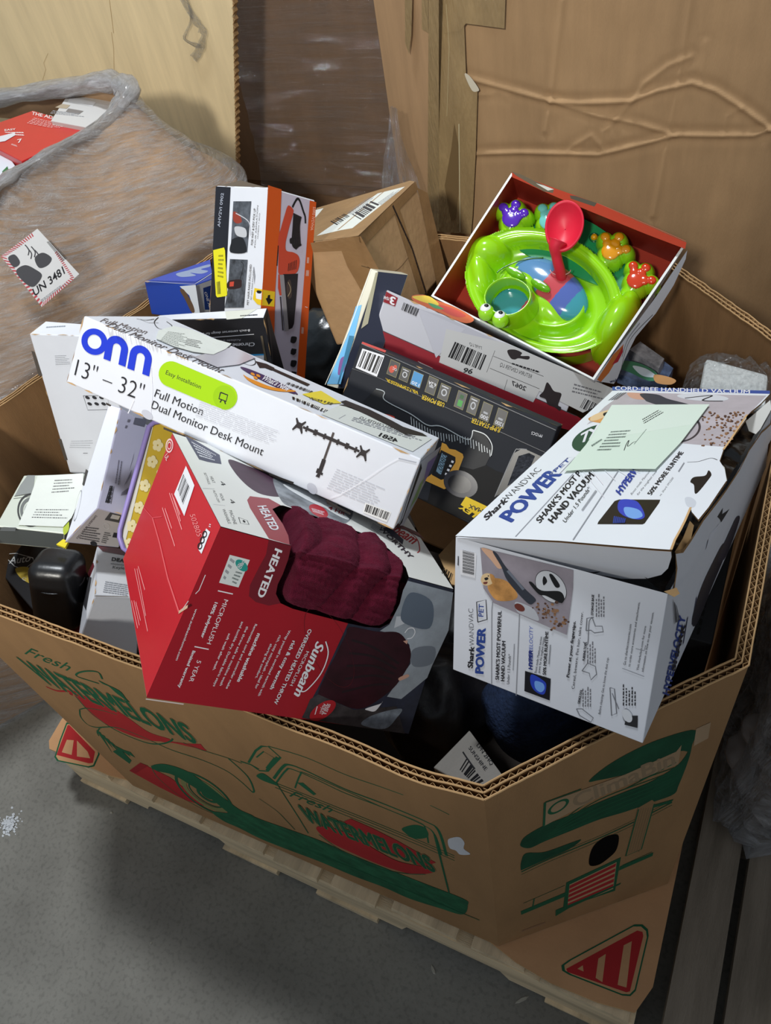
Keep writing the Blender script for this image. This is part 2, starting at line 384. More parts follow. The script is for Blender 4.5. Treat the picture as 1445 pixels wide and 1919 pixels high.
tag(mesh('wall_back', vs, fs, M((120, 118, 112), 0.9, 0.2, name='warehouse_wall')), kind='structure')
# floor specks, paint mark and chips
sp = Sheet(); sp.F = Face((-1, -1, 0), (2, -1, 0), (2, 1, 0), (-1, 1, 0))
R = random.Random(3)
PAINT = M((205, 208, 210), 0.8, 0.2, None, 0.06, name='white_floor_paint')
for i in range(240):
    a = R.uniform(0, 6.28); r = abs(R.gauss(0, 1)); cx = 18 + 12 * r * math.cos(a) * 1.0; cy = 1545 + 10 * r * math.sin(a) - .5 * (cx - 18); q = R.uniform(.8, 3.2)
    sp.poly([(cx + q * math.cos(t) * R.uniform(.5, 1.2), cy + q * math.sin(t) * R.uniform(.5, 1.2)) for t in (0, 1.1, 2.2, 3.3, 4.4, 5.4)], PAINT)
tag(sp.build('paint_mark'), 'splattered white paint mark on the grey concrete floor', 'paint mark')
def chip(p, r, nm, lab, cat, mat, h=.003, el=1.0, a0=0):
    c = onz(p, 0); n = 7; ang = [a0 + i * 2 * math.pi / n for i in range(n)]
    ring = [V((c.x + math.cos(a) * r * el * R.uniform(.7, 1.1) * math.cos(a0) - math.sin(a) * r * R.uniform(.6, 1) * math.sin(a0), c.y + math.cos(a) * r * el * math.sin(a0) + math.sin(a) * r * R.uniform(.6, 1) * math.cos(a0), 0)) for a in ang]
    vs = [v + V((0, 0, .0002)) for v in ring] + [c.lerp(v, .7) + V((0, 0, h)) for v in ring]
    fs = [(i, (i + 1) % n, n + (i + 1) % n, n + i) for i in range(n)] + [tuple(range(n, 2 * n)), tuple(range(n - 1, -1, -1))]
    tag(mesh(nm, vs, fs, mat), lab, cat)
CH = M((170, 165, 152), .8, .2, name='debris_pale')
chip((812, 1817), .004, 'wood_splinter', 'tiny pale splinter on the floor near the bin front', 'splinter', CH, .002, 2.2, 2.4)
chip((978, 1873), .004, 'paper_scrap', 'thin pale scrap on the floor below the pallet edge', 'scrap', CH, .002, 4, .7)
chip((209, 1524), .004, 'pebble', 'small pale pebble on the concrete left of the pallet', 'pebble', CH)
chip((265, 1465), .003, 'pebble', 'smallest pale chip in the shade beside the pallet corner', 'pebble', CH)
chip((284, 1768), .002, 'pebble', 'tiny bright speck lying in the middle of the concrete floor', 'pebble', CH)

# ================================================================== PALLET under the bin
WOOD = M((222, 200, 164), 0.8, 0.2, (60, 0.4, 0.003), 0.14, name='pale_pine', stretch=(1, 12, 12), vscale=2)
WOODY = M((222, 200, 164), 0.8, 0.2, (60, 0.4, 0.003), 0.14, name='pale_pine_boards', stretch=(12, 1, 12), vscale=2)
WOODG = M((158, 146, 130), 0.85, 0.15, (80, 0.6, 0.003), 0.0, name='weathered_board', stretch=(14, 1.2, 14), vscale=2.2, rgb2=(122, 112, 98))
pal = empty('wooden_pallet', (.61, .5, 0), 'pale wooden pallet carrying the printed watermelon bin', 'pallet')
x = 0.01
for i, wd in enumerate((.14, .09, .09, .12, .09, .09, .12, .09, .14)):
    jt = R.uniform(-.006, .006)
    vs, fs = bxgeo(x, x + wd, -.009 + jt, 1.0 + jt, .119, .136, .0015); mesh('deck_board', vs, fs, WOODY, pal); x += wd + .0275
for y in (-.006, .49, .96):
    # notched stringer
    prof = [(0.006, .018), (.2, .018), (.215, .045), (.225, .055), (.4, .055), (.415, .018), (.80, .018), (.815, .055), (.99, .055), (1.005, .018), (1.208, .018), (1.208, .118), (0.006, .118)]
    n = len(prof); vs = [V((a, y, b)) for a, b in prof] + [V((a, y + .038, b)) for a, b in prof]
    fs = [tuple(range(n)), tuple(range(2 * n - 1, n - 1, -1))] + [(i, (i + 1) % n, n + (i + 1) % n, n + i) for i in range(n)]
    mesh('stringer', vs, fs, WOOD, pal)
for x in (.01, .40, .62, 1.07):
    vs, fs = bxgeo(x, x + .13, -.012, 1.0, .001, .017, .001); mesh('bottom_board', vs, fs, WOODY, pal)

# bottom sheet of the bin, its corners showing outside the octagon
RED = (172, 44, 46); GREEN = (34, 92, 62)
PRED = M(RED, .8, .15, None, .05, name='carton_red_ink'); PGRN = M(GREEN, .8, .15, None, .08, name='carton_green_ink')
PCARD = M((196, 150, 108), .85, .15, (120, .2, .002), .06, name='kraft_base_sheet')
sh = Sheet((720, 1300, .5017)); sh.F = Face((0, 0, .1465), (1.2, 0, .1465), (1.2, 1, .1465), (0, 1, .1465))
zt = .1465
n0 = [(-.008, -.004), (.16, -.002), (.24, .012), (.6, .012), (.97, .012), (1.02, .0), (1.08, -.006), (1.15, -.003), (1.205, .006), (1.222, .05), (1.222, .3), (1.222, 1.0), (.0, 1.0), (-.02, .14), (-.03, .06), (-.022, .01)]
vs = [V((a, b, zt)) for a, b in n0] + [V((a, b, zt - .005)) for a, b in n0]; n = len(n0)
sh.raw(vs, [tuple(range(n)), tuple(range(2 * n - 1, n - 1, -1))], PCARD)
sh.raw(vs, [(i, (i + 1) % n, n + (i + 1) % n, n + i) for i in range(n)], CARD_EDGE)
tri = [(662, 1015), (690, 995), (935, 862), (965, 862), (985, 880), (988, 905), (940, 1110), (920, 1130), (890, 1128), (690, 1050), (665, 1035)]
sh.poly([(p[0], p[1]) for p in tri], PGRN); c0 = (860, 1010)
sh.poly([(c0[0] + (p[0] - c0[0]) * .945, c0[1] + (p[1] - c0[1]) * .945) for p in tri], PCARD)
sh.poly([(680, 1028), (945, 885), (965, 890), (968, 905), (918, 1112), (905, 1116), (685, 1040)], PRED)
sh.poly([(722, 1028), (742, 1015), (745, 1038)], PCARD); sh.poly([(800, 990), (828, 972), (815, 1078), (790, 1062)], PCARD); sh.poly([(895, 940), (925, 925), (905, 1098), (872, 1088)], PCARD)
sh.tf = (0, 1100, .4983)
tl = [(205, 640), (225, 575), (250, 510), (270, 510), (372, 610), (375, 630), (355, 675), (335, 680), (215, 655)]
sh.poly(tl, PGRN); c0 = (295, 605); sh.poly([(c0[0] + (p[0] - c0[0]) * .93, c0[1] + (p[1] - c0[1]) * .93) for p in tl], PCARD)
sh.poly([(213, 632), (255, 520), (262, 520), (358, 620), (350, 662), (335, 664)], PRED)
sh.poly([(233, 622), (252, 575), (278, 577), (270, 632)], PCARD); sh.poly([(290, 578), (330, 620), (340, 645), (290, 638)], PCARD)
tag(sh.build('base_sheet'), 'kraft cardboard base sheet with red triangles on the pallet under the bin', 'cardboard sheet')

# ================================================================== THE WATERMELON BIN
ZB = .148
TOP = [(.19, -.006, .806), (1.008, -.004, .81), (1.216, .231, .81), (1.212, .78, .806), (.984, .99, .81), (.24, 1.02, .81), (.098, .864, .81), (-.03, .30, .81)]
BOT = [(.221, -.001, ZB), (.986, .011, ZB), (1.212, .207, ZB), (1.21, .80, ZB), (.99, .99, ZB), (.23, .99, ZB), (.02, .82, ZB), (.012, .21, ZB)]
TOP = [V(p) for p in TOP]; BOT = [V(p) for p in BOT]
binr = empty('watermelon_bin', (.61, .5, ZB), 'octagonal kraft cardboard bin printed FRESH WATERMELONS, full of returned goods', 'cardboard bin')
ctr = V((.61, .5, 0)); NP = len(TOP); TH = .0135
def inn(P, i, t):                       # octagon corner moved inward by t
    a, b, c = P[i - 1], P[i], P[(i + 1) % NP]
    e1 = (b - a); e1.z = 0; e1.normalize(); e2 = (c - b); e2.z = 0; e2.normalize()
    n1 = V((-e1.y, e1.x, 0)); n2 = V((-e2.y, e2.x, 0)); m = (n1 + n2).normalized()
    return b + m * (t / max(.3, m.dot(n1)))
def rimdz(q):                           # dents in the torn rim
    z = .0035 * noise.noise(V((q.x * 9, q.y * 9, 1.0))) + .002 * noise.noise(V((q.x * 31, q.y * 31, 4)))
    z -= .022 * math.exp(-((q.x - .93) ** 2 + (q.y - 0) ** 2) / .0032)
    z -= .012 * math.exp(-((q.x - .80) ** 2 + q.y ** 2) / .012)
    z -= .006 * math.exp(-((q.x - 1.20) ** 2 + (q.y - .25) ** 2) / .002)
    return z
def wall(i, t, name, mat, prints=None, bulge=0.0):
    j = (i + 1) % NP; N = 50; vs = []; fs = []; K = 24
    A, B, C_, D = inn(BOT, i, t), inn(BOT, j, t), inn(TOP, j, t), inn(TOP, i, t)
    nrm = (B - A).cross(D - A).normalized()
    for a in range(N + 1):
        u = a / N; lo = A.lerp(B, u); hi = D.lerp(C_, u); hi = hi + V((0, 0, rimdz(hi)))
        for k in range(K + 1): vs.append(lo.lerp(hi, k / K))
    for a in range(N):
        for k in range(K): fs.append((a * (K + 1) + k, (a + 1) * (K + 1) + k, (a + 1) * (K + 1) + k + 1, a * (K + 1) + k + 1))
    F = Face(A, B, C_, D)
    return vs, fs, F
names = ['long_panel', 'corner_panel', 'long_panel', 'corner_panel', 'long_panel', 'corner_panel', 'long_panel', 'corner_panel']
GW = M((40, 96, 66), .8, .15, None, .18, name='carton_green_wash', vscale=30)
def front_prints(s):
    s.tf = (0, 1100, .4983)
    s.text('Fresh', (92, 250), (262, 318), (100, 222), PGRN, .0, .35)
    pass
    def later():
        s.text('WATERMELONS', (168, 358), (742, 590), (62, 262), CARD, .065, 0, (700, 516)); s.text('WATERMELONS', (168, 358), (742, 590), (62, 262), PGRN, .042, 0, (700, 516))
    for a, b in (((62, 262), (90, 285)), ((700, 516), (745, 585))): pass
    s.line([(175, 375), (215, 390), (262, 392), (268, 405), (300, 402), (560, 560), (660, 585), (775, 612)], .0045, PRED, True)
    s.poly([(660, 582), (700, 588), (755, 590), (775, 615), (740, 605)], PRED)
    s.poly([(280, 402), (335, 415), (400, 440), (480, 490), (560, 545), (640, 572), (610, 580), (540, 572), (450, 540), (360, 490), (310, 440)], PRED, True)
    s.line([(285, 410), (340, 470), (430, 535), (540, 582), (600, 590), (640, 580), (650, 570)], .003, PGRN, True)
    later()
    for k in range(5): s.line([(372 + 3 * k, 352 + 2 * k), (410 + 9 * k, 372 + 4 * k), (440 + 8 * k, 398 + 5 * k), (470 + 4 * k, 420 + 3 * k)], .0035, PGRN, True)
    s.line([(385, 345), (370, 320), (330, 315), (295, 322), (290, 335), (340, 352), (372, 362)], .0028, PGRN, True)
    s.line([(300, 460), (330, 455), (390, 465), (440, 480)], .002, PGRN, True)
    s.line([(300, 462), (305, 490), (335, 520), (380, 530)], .0025, PGRN, True)
    s.line([(375, 532), (366, 545), (372, 560)], .0025, PGRN, True)
    s.line([(368, 528), (440, 528), (530, 560), (640, 610), (760, 650), (850, 690), (905, 730), (950, 772)], .0026, PGRN, True)
    s.line([(950, 772), (955, 762), (930, 710), (860, 645)], .003, PGRN, True)
    s.line([(690, 585), (760, 612), (850, 640), (910, 662)], .0018, PGRN, True)
    for k in range(6):
        x0 = 362 + k * 15; y0 = 538 + k * 13
        s.poly([(x0, y0), (x0 + 16, y0 + 8), (x0 + 62 + 2 * k, y0 + 88 - 10 * k), (x0 + 44 + 2 * k, y0 + 62 - 9 * k)], PGRN)
    s.poly([(425, 618), (450, 605), (495, 652), (488, 664)], PGRN)
    s.poly([(487, 690), (528, 660), (640, 715), (700, 760), (740, 800), (768, 822), (700, 802), (600, 752)], PRED)
    s.poly([(487, 690), (528, 660), (558, 672), (512, 700)], M((150, 36, 40), .8, .15))
    s.ring((768, 775), (872, 852), (806, 742), PGRN, .10); s.ring((772, 778), (858, 840), (802, 752), M((128, 128, 82), .8, .15), .22); s.ring((776, 780), (840, 826), (798, 762), PGRN, .08); s.ring((780, 783), (818, 810), (794, 772), PGRN, .3); s.ell((780, 783), (800, 797), (788, 777), PGRN, 14)
    s.poly([(570, 672), (620, 665), (700, 690), (770, 735), (840, 790), (900, 835), (955, 862), (935, 880), (880, 862), (800, 800), (720, 745), (650, 705), (590, 690)], PGRN, True)
    s.line([(570, 672), (590, 710), (650, 765), (720, 812), (800, 850), (870, 862)], .0022, PGRN, True)
    s.poly([(800, 845), (860, 850), (930, 855), (1000, 880), (1100, 915), (1210, 955), (1320, 1005), (1445, 1055), (1600, 1115), (1745, 1172), (1760, 1195), (1740, 1230), (1650, 1205), (1540, 1170), (1445, 1128), (1330, 1085), (1200, 1030), (1080, 985), (980, 945), (900, 905), (840, 878)], GW, True)
    for k in range(14):
        a = 900 + k * 58; s.line([(a, 888 + (a - 900) * .395), (a + 60, 905 + (a - 900) * .41), (a + 150, 935 + (a - 900) * .42)], .0035, PGRN, True)
    # windscreen mirror, cab and door
    s.line([(935, 660), (962, 615), (985, 598), (1010, 600), (1055, 640), (1040, 655), (1005, 692), (975, 690), (940, 665)], .0032, PGRN)
    s.line([(965, 640), (992, 618), (1032, 642), (1002, 680)], .002, PGRN); s.line([(1045, 640), (1005, 690)], .005, PGRN)
    s.line([(905, 655), (945, 668), (975, 685)], .004, PGRN)
    s.line([(1010, 598), (1150, 640), (1300, 705), (1445, 755), (1600, 812), (1690, 855)], .0022, PGRN, True)
    s.line([(1030, 720), (1065, 675), (1090, 668), (1150, 690), (1300, 760), (1445, 815), (1600, 880), (1650, 915), (1680, 1010)], .004, PGRN, True)
    s.line([(1040, 735), (1075, 690), (1100, 685), (1200, 728), (1300, 775), (1445, 830), (1590, 893), (1635, 930), (1660, 1005)], .0026, PGRN, True)
    s.line([(1110, 755), (1130, 705), (1150, 700), (1300, 765), (1445, 830), (1570, 880), (1600, 905), (1612, 962)], .0022, PGRN, True)
    s.poly([(1118, 735), (1140, 735), (1190, 778), (1180, 782)], PGRN); s.poly([(1515, 905), (1560, 893), (1600, 905), (1610, 938), (1560, 945), (1520, 920)], PGRN, True)
    for d in (0, 8, 18): s.line([(1035, 735 + d), (1200, 800 + d), (1445, 898 + d), (1600, 962 + d), (1710, 1010 + d)], .0022, PGRN, True)
    s.poly([(965, 708), (990, 700), (1030, 728), (1045, 745), (1010, 735), (980, 722)], PGRN, True)
    s.line([(1040, 735), (1075, 790), (1120, 860), (1160, 925)], .002, PGRN, True); s.line([(975, 795), (1040, 840), (1080, 880), (1110, 912)], .0018, PGRN, True)
    s.line([(1635, 930), (1690, 1150), (1600, 1120)], .0028, PGRN)
    s.text('Fresh', (1088, 785), (1248, 850), (1095, 762), PGRN, 0, .35)
    s.poly([(1295, 880), (1320, 870), (1400, 905), (1500, 955), (1640, 1035), (1590, 1050), (1400, 970)], PRED)
    s.text('WATERMELONS', (1150, 872), (1635, 1068), (1122, 822), PGRN, .05, 0, (1612, 1020))
    s.poly([(1190, 905), (1240, 902), (1330, 935), (1420, 990), (1500, 1030), (1600, 1052), (1640, 1068), (1560, 1078), (1450, 1050), (1330, 1000), (1240, 955)], PRED, True)
    s.line([(1200, 930), (1300, 1000), (1420, 1055), (1520, 1075), (1600, 1078)], .0022, PGRN, True)
    s.text('WATERMELONS', (1160, 880), (1640, 1072), (1122, 816), CARD, .065, 0, (1612, 1010)); s.text('WATERMELONS', (1160, 880), (1640, 1072), (1122, 816), PGRN, .042, 0, (1612, 1010))
    s.tf = (720, 1300, .5017)
    s.poly([(238, 548), (250, 538), (282, 535), (300, 555), (298, 578), (322, 598), (285, 600), (268, 585), (245, 575)], M((210, 212, 218), .3, .5, None, .06), True)
def corner_prints(s):
    s.tf = (720, 1300, .5017)
    P2 = M((30, 78, 54), .8, .15, None, .12, vscale=20)
    s.poly([(765, 325), (830, 270), (930, 212), (1040, 165), (1160, 135), (1150, 190), (1140, 215), (1100, 215), (1000, 260), (900, 300), (800, 322)], P2, True)
    s.poly([(510, 555), (530, 530), (600, 490), (700, 450), (800, 405), (900, 365), (1000, 325), (1100, 262), (1145, 200), (1135, 250), (1100, 340), (1080, 375), (1000, 405), (900, 440), (800, 470), (700, 510), (600, 550), (545, 575), (512, 570)], P2, True)
    for k in range(6): s.line([(600 + 10 * k, 545 - 12 * k), (800, 460 - 16 * k), (1000, 375 - 14 * k), (1085, 335 - 12 * k)], .0022, PGRN, True)
    s.poly([(598, 408), (700, 372), (900, 300), (1090, 215), (1110, 190), (1098, 262), (1000, 300), (800, 385), (598, 492)], M((168, 140, 108), .85, .15, None, .06))
    s.line([(600, 405), (596, 492)], .003, PGRN); s.line([(600, 405), (735, 355)], .0025, PGRN); s.line([(900, 355), (1090, 255)], .0025, PGRN)
    s.text('ClimaBin', (712, 425), (1085, 262), (700, 380), LG2, .02, 0, (1080, 212))
    s.ring((650, 420), (690, 400), (652, 398), PGRN, .3)
    s.poly([(512, 625), (530, 595), (600, 590), (700, 555), (735, 545), (690, 580), (600, 620), (520, 655), (510, 655)], P2, True)
    for d, w_ in ((0, .0035), (10, .0012), (-8, .0012)): s.line([(512, 665 + d), (620, 615 + d), (800, 540 + d), (930, 480 + d), (1075, 405 + d)], w_, PGRN, True)
    s.line([(1005, 420), (1075, 400)], .009, PGRN)
    s.poly([(948, 425), (1000, 395), (1012, 405), (960, 580), (900, 605)], M((150, 118, 82), .85, .15)); s.line([(950, 430), (902, 605)], .002, PGRN); s.line([(1008, 410), (960, 580)], .002, PGRN); s.line([(902, 605), (960, 580)], .002, PGRN)
    for k in range(5): s.line([(960 + k * 9, 425), (915 + k * 9, 590)], .0008, M((120, 96, 66), .8))
    # black hand hole
    s.poly([(778, 575), (800, 550), (835, 530), (870, 525), (876, 545), (865, 585), (835, 615), (800, 638), (768, 640), (766, 610)], M((12, 10, 9), .95, .05), True)
    s.poly([(510, 812), (680, 740), (672, 758), (512, 825)], PGRN); s.poly([(880, 645), (1005, 592), (1002, 605), (876, 660)], PGRN)
    s.poly([(680, 705), (884, 610), (862, 735), (668, 800)], PGRN); s.poly([(692, 712), (868, 628), (855, 728), (684, 798)], M((186, 150, 112), .85, .15))
    for k in range(5): a = k / 5; s.poly([(692 - 8 * a, 716 + 84 * a), (866 - 12 * a, 632 + 96 * a), (864 - 12 * a, 644 + 96 * a), (691 - 8 * a, 728 + 80 * a)], PRED)
    s.poly([(640, 808), (885, 705), (880, 712), (690, 800), (640, 830)], PGRN); s.line([(555, 795), (560, 765)], .002, PGRN); s.line([(520, 782), (675, 715)], .0018, PGRN); s.line([(890, 640), (1000, 590)], .0018, PGRN)
    s.lines([(515, 880), (610, 845), (610, 858), (515, 892)], 1, M((150, 112, 80), .8), seed=4)
    s.poly([(1165, 130), (1220, 105), (1210, 165), (1155, 195)], M((176, 146, 112), .25, .7))
LG2 = M((150, 128, 100), .85, .15, name='faded_letters')
for i in range(NP):
    s = Sheet(base=.0004); s.step = .00002; vs, fs, F = wall(i, 0, names[i], CARD)
    s.raw(vs, fs, CARD)
    s.F = F
    if i == 0: front_prints(s)
    if i == 1: corner_prints(s)
    s.build(names[i], binr)
for t, nm in ((TH * .5, 'middle_liner'), (TH, 'inner_liner')):
    V_, F_ = [], []
    for i in range(NP):
        vs, fs, F = wall(i, t, nm, CARD_DK); b = len(V_); V_ += vs; F_ += [tuple(b + k for k in f) for f in fs]
    mesh(nm, V_, F_, CARD_DK, binr)
# corrugation between the liners, seen along the torn rim
V_, F_ = [], []
for lane in (0, 1):
    for i in range(NP):
        j = (i + 1) % NP; t0 = TH * .5 * lane + .001; t1 = TH * .5 * (lane + 1) - .001
        A0, B0, A1, B1 = inn(TOP, i, t0), inn(TOP, j, t0), inn(TOP, i, t1), inn(TOP, j, t1)
        n = max(4, int((B0 - A0).length / .0052)); prev = None
        for k in range(n + 1):
            u = k / n; p = (A0.lerp(B0, u) if k % 2 else A1.lerp(B1, u)); p = p + V((0, 0, rimdz(p) - .0015 + .002 * noise.noise(p * 60)))
            V_.append(p); V_.append(p - V((0, 0, .014)))
            if k: b = len(V_) - 4; F_.append((b, b + 2, b + 3, b + 1))
o = mesh('corrugated_flute', V_, F_, FLUTE, binr)
sm = o.modifiers.new('thickness', 'SOLIDIFY'); sm.thickness = .0006
# torn paper lips of the three liners
V_, F_ = [], []
for t in (0, TH * .5, TH):
    for i in range(NP):
        j = (i + 1) % NP; A, B = inn(TOP, i, t), inn(TOP, j, t); N = 60; pts = []
        for k in range(N + 1):
            p = A.lerp(B, k / N); p = p + V((0, 0, rimdz(p) + .0006 + .0012 * noise.noise(p * 90))); pts.append(p)
        vs, fs = tube(pts, .0011, 5); b = len(V_); V_ += vs; F_ += [tuple(b + q for q in f) for f in fs]
mesh('torn_rim', V_, F_, FLUTE, binr)
# bin bottom
mesh('bin_bottom', [inn(BOT, i, .001) + V((0, 0, .004)) for i in range(NP)], [tuple(range(NP))], CARD_DK, binr)
# ================================================================== CARTONS AND WRAPPED LOADS AROUND THE BIN
def segd(p, a, b):
    ax, ay = b[0] - a[0], b[1] - a[1]; t = max(0, min(1, ((p[0] - a[0]) * ax + (p[1] - a[1]) * ay) / (ax * ax + ay * ay + 1e-12)))
    return math.hypot(p[0] - a[0] - t * ax, p[1] - a[1] - t * ay)
# --- tall gaylord behind on the right, creased and taped
gr = empty('tall_gaylord_box', (1.1, 1.7, 0), 'tall creased kraft cardboard box behind, seam covered with strips of tan tape', 'cardboard box')
YB = 1.23
def gp(x, y): return onplane((400 + .7232 * x, .7232 * y), (0, YB, 0), V((0, 1, 0)))
creases = [([(655, 200), (740, 225), (870, 262), (950, 268), (1080, 262), (1150, 235), (1240, 215), (1300, 235), (1370, 280), (1445, 335), (1560, 345)], .006),
  ([(680, 398), (800, 395), (1000, 400), (1100, 375), (1200, 350), (1300, 352), (1400, 350), (1445, 335)], .006),
  ([(870, 262), (1000, 300), (1100, 320), (1200, 352)], .004), ([(1040, 308), (1080, 270), (1120, 215), (1180, 170), (1235, 148)], .003),
  ([(905, 0), (875, 260), (860, 340)], .003), ([(1245, -60), (1215, 150), (1180, 350), (1140, 560)], .003), ([(920, 388), (980, 350), (1010, 388)], .002), ([(1010, 385), (1010, 340), (1060, 300)], .002),
  ([(1275, 110), (1265, 220)], .0015), ([(690, 245), (740, 240), (760, 250)], .002), ([(1370, 280), (1330, 300), (1320, 352)], .002)]
CR = [([(lambda q: (q.x, q.z))(gp(*p)) for p in c], a) for c, a in creases]
def gface(x0, x1, z0, z1, nx, nz):
    vs = []; fs = []
    for i in range(nx + 1):
        x = x0 + (x1 - x0) * i / nx
        for k in range(nz + 1):
            z = z0 + (z1 - z0) * k / nz; d = 0
            for c, a in CR:
                m = min(segd((x, z), c[q], c[q + 1]) for q in range(len(c) - 1))
                if m < .05: d += a * (math.exp(-(m / .0036) ** 2) - .45 * math.exp(-((m - .010) / .007) ** 2))
            d += .006 * noise.noise(V((x * 4, z * 3, 0))) + .0012 * noise.noise(V((x * 22, z * 18, 2)))
            if x < x0 + .02 or x > x1 - .02: d *= 0
            vs.append(V((x, YB - d * .6, z)))
    for i in range(nx):
        for k in range(nz): b = i * (nz + 1) + k; fs.append((b, b + nz + 1, b + nz + 2, b + 1))
    return vs, fs
XL = gp(585, 300).x
vs, fs = gface(XL, 1.60, .35, 1.42, 360, 330)
b0 = len(vs); vs += [V((XL, YB, 0)), V((1.75, YB, 0)), V((1.75, YB, .35)), V((XL, YB, .35)), V((1.60, YB, .35)), V((1.75, YB, 1.42)), V((1.60, YB, 1.42))]; fs += [(b0, b0 + 1, b0 + 2, b0 + 3), (b0 + 4, b0 + 2, b0 + 5, b0 + 6)]
mesh('front_panel', vs, fs, M((174, 142, 106), .85, .15, (150, .2, .002), .06, name='creased_kraft', stretch=(5, 5, .8), vscale=3), gr, smooth=True)
CX0 = V((XL - .175, YB + .12, 0))
cv = [V((XL, YB, z)) for z in (0, 1.42)] + [CX0 + V((0, 0, z)) for z in (0, 1.42)] + [V((XL - .165, 2.2, z)) for z in (0, 1.42)] + [V((1.75, YB, z)) for z in (0, 1.42)] + [V((1.9, 1.5, z)) for z in (0, 1.42)] + [V((1.9, 2.2, z)) for z in (0, 1.42)]
mesh('side_panels', cv, [(0, 1, 3, 2), (2, 3, 5, 4), (4, 5, 11, 10), (10, 11, 9, 8), (8, 9, 7, 6), (1, 7, 9, 11, 5, 3)], M((182, 148, 112), .85, .15, (150, .2, .002), .06, name='creased_kraft_side', stretch=(5, 5, .8), vscale=3), gr)
TAPE = M((158, 134, 96), .28, .55, (30, .5, .004), .06, name='tan_packing_tape', stretch=(8, 8, 1.5))
FM = Face((XL, YB - .008, 0), (1.7, YB - .008, 0), (1.7, YB - .008, 1.4), (XL, YB - .008, 1.4))
FC = Face(CX0 + V((-.004, -.006, 0)), (XL - .001, YB - .007, 0), (XL - .001, YB - .007, 1.4), CX0 + V((-.004, -.006, 1.4)))
def tp(F, pts, m=TAPE):
    s = Sheet((400, 0, .7232)); s.F = F; s.poly(pts, m); o = s.build('tape_strip', gr); sm = o.modifiers.new('t', 'SOLIDIFY'); sm.thickness = .0008; return o
tp(FM, [(585, -80), (655, -80), (650, 60), (655, 190), (685, 232), (680, 400), (672, 560), (668, 606), (585, 600)])
s = Sheet((400, 0, .7232), .0016); s.F = FC; s.poly([(560, -60), (586, -60), (586, 598), (575, 600), (556, 590), (558, 300)], TAPE); s.build('tape_strip', gr)
s = Sheet((400, 0, .7232), .0018); s.F = FM; s.poly([(585, -80), (760, -80), (755, 73), (655, 60), (640, 80), (600, 85)], TAPE)
s.poly([(652, 192), (664, 195), (688, 228), (684, 236), (670, 232)], M((214, 206, 186), .25, .7), True)
s.poly([(625, 318), (637, 380), (636, 500), (628, 565), (616, 570), (600, 480), (618, 380)], M((120, 98, 66), .4, .5)); s.line([(637, 320), (640, 600)], .002, M((208, 196, 160), .3, .6)); s.line([(604, 10), (612, 120), (606, 300)], .0012, M((190, 172, 132), .3, .6)); s.build('tape_strip', gr)
s = Sheet((400, 0, .7232), .001); s.F = FC; s.poly([(497, -60), (518, -60), (514, 90), (508, 140), (498, 110)], TAPE); s.build('tape_strip', gr)
s = Sheet((400, 0, .7232), .001); s.F = FC; s.poly([(541, -60), (558, -60), (558, 85), (541, 75)], TAPE); s.build('tape_strip', gr)

# --- pale gaylord at the back left with a cut corrugated edge
YL = 1.52
def pl(p): return onplane(p, (0, YL, 0), V((0, 1, 0)))
e0, e1 = pl((436, 0)), pl((443, 335)); dx = (e0.x - e1.x) / (e0.z - e1.z)
xe = lambda z: e1.x + dx * (z - e1.z)
gl = Box([(-1.75, YL, .0), (-1.75, YL, 1.55), (-1.75, YL + .12, .0), (-1.75, YL + .12, 1.55), (xe(0), YL, 0), (xe(1.55), YL, 1.55), (xe(0), YL + .012, 0), (xe(1.55), YL + .012, 1.55)],
  {'*': CARD_LT}, r=.002)
gl.on('front')
FOLD = M((176, 148, 104), .85, .1); FOLD2 = M((188, 160, 116), .85, .1)
gl.line([(204, -10), (209, 30), (213, 62)], .0012, FOLD2); gl.line([(80, 150), (86, 130), (82, 118), (90, 100)], .001, FOLD2)
gl.line([(209, 60), (213, 90), (216, 200)], .001, FOLD2); gl.line([(385, 398), (445, 340)], .004, FOLD)
gro = gl.build('pale_gaylord_box'); tag(gro, 'tall pale yellowish cardboard box at the back left with a cut edge', 'cardboard box')
V_ = []; F_ = []; n = 150
for k in range(n + 1):
    z = .2 + 1.3 * k / n; q = .0045 if k % 2 else -.001
    for yy in (YL - .003, YL + .016): V_.append(V((xe(z) + q + .003 * noise.noise(V((0, 0, z * 25))), yy + .003, z)))
    if k: b = len(V_) - 4; F_.append((b, b + 1, b + 3, b + 2))
o = mesh('cut_edge', V_, F_, CARD_EDGE, gro); o.modifiers.new('t', 'SOLIDIFY').thickness = .0012
# film scrap hanging on it
FILM = film_mat('clear_film_scrap', .42, (225, 228, 230), (4, 9, 1), .1, .2, 1.0)
def filmsheet(name, F, path, width, mat, amp=.01, seed=0, parent=None, n=40, m=10, tf=(0, 0, 1)):
    P = smooth_open([(tf[0] + p[0] * tf[2], tf[1] + p[1] * tf[2]) for p in path], 8); P = [F.pt(p) for p in P]; vs = []; fs = []; uv = []
    N = len(P)
    for i, p in enumerate(P):
        d = (P[min(i + 1, N - 1)] - P[max(i - 1, 0)]).normalized(); q = d.cross(F.n).normalized(); wd = width * (.7 + .5 * noise.noise(V((i * .21, seed, 0))))
        for k in range(m + 1):
            t = k / m - .5; z = amp * (1 + noise.noise(V((i * .35, t * 6, seed)))) + amp * .5
            vs.append(p + q * wd * t + F.n * z); uv.append((i / N * 4, t * 2))
    for i in range(N - 1):
        for k in range(m): b = i * (m + 1) + k; fs.append((b, b + 1, b + m + 2, b + m + 1))
    return mesh(name, vs, fs, mat, parent, True, uvs=uv)
o = filmsheet('hanging_film_strip', gl.faces['front'], [(332, -30), (350, 5), (372, 38), (385, 62), (378, 90), (366, 108)], .03, FILM, .006, 3)
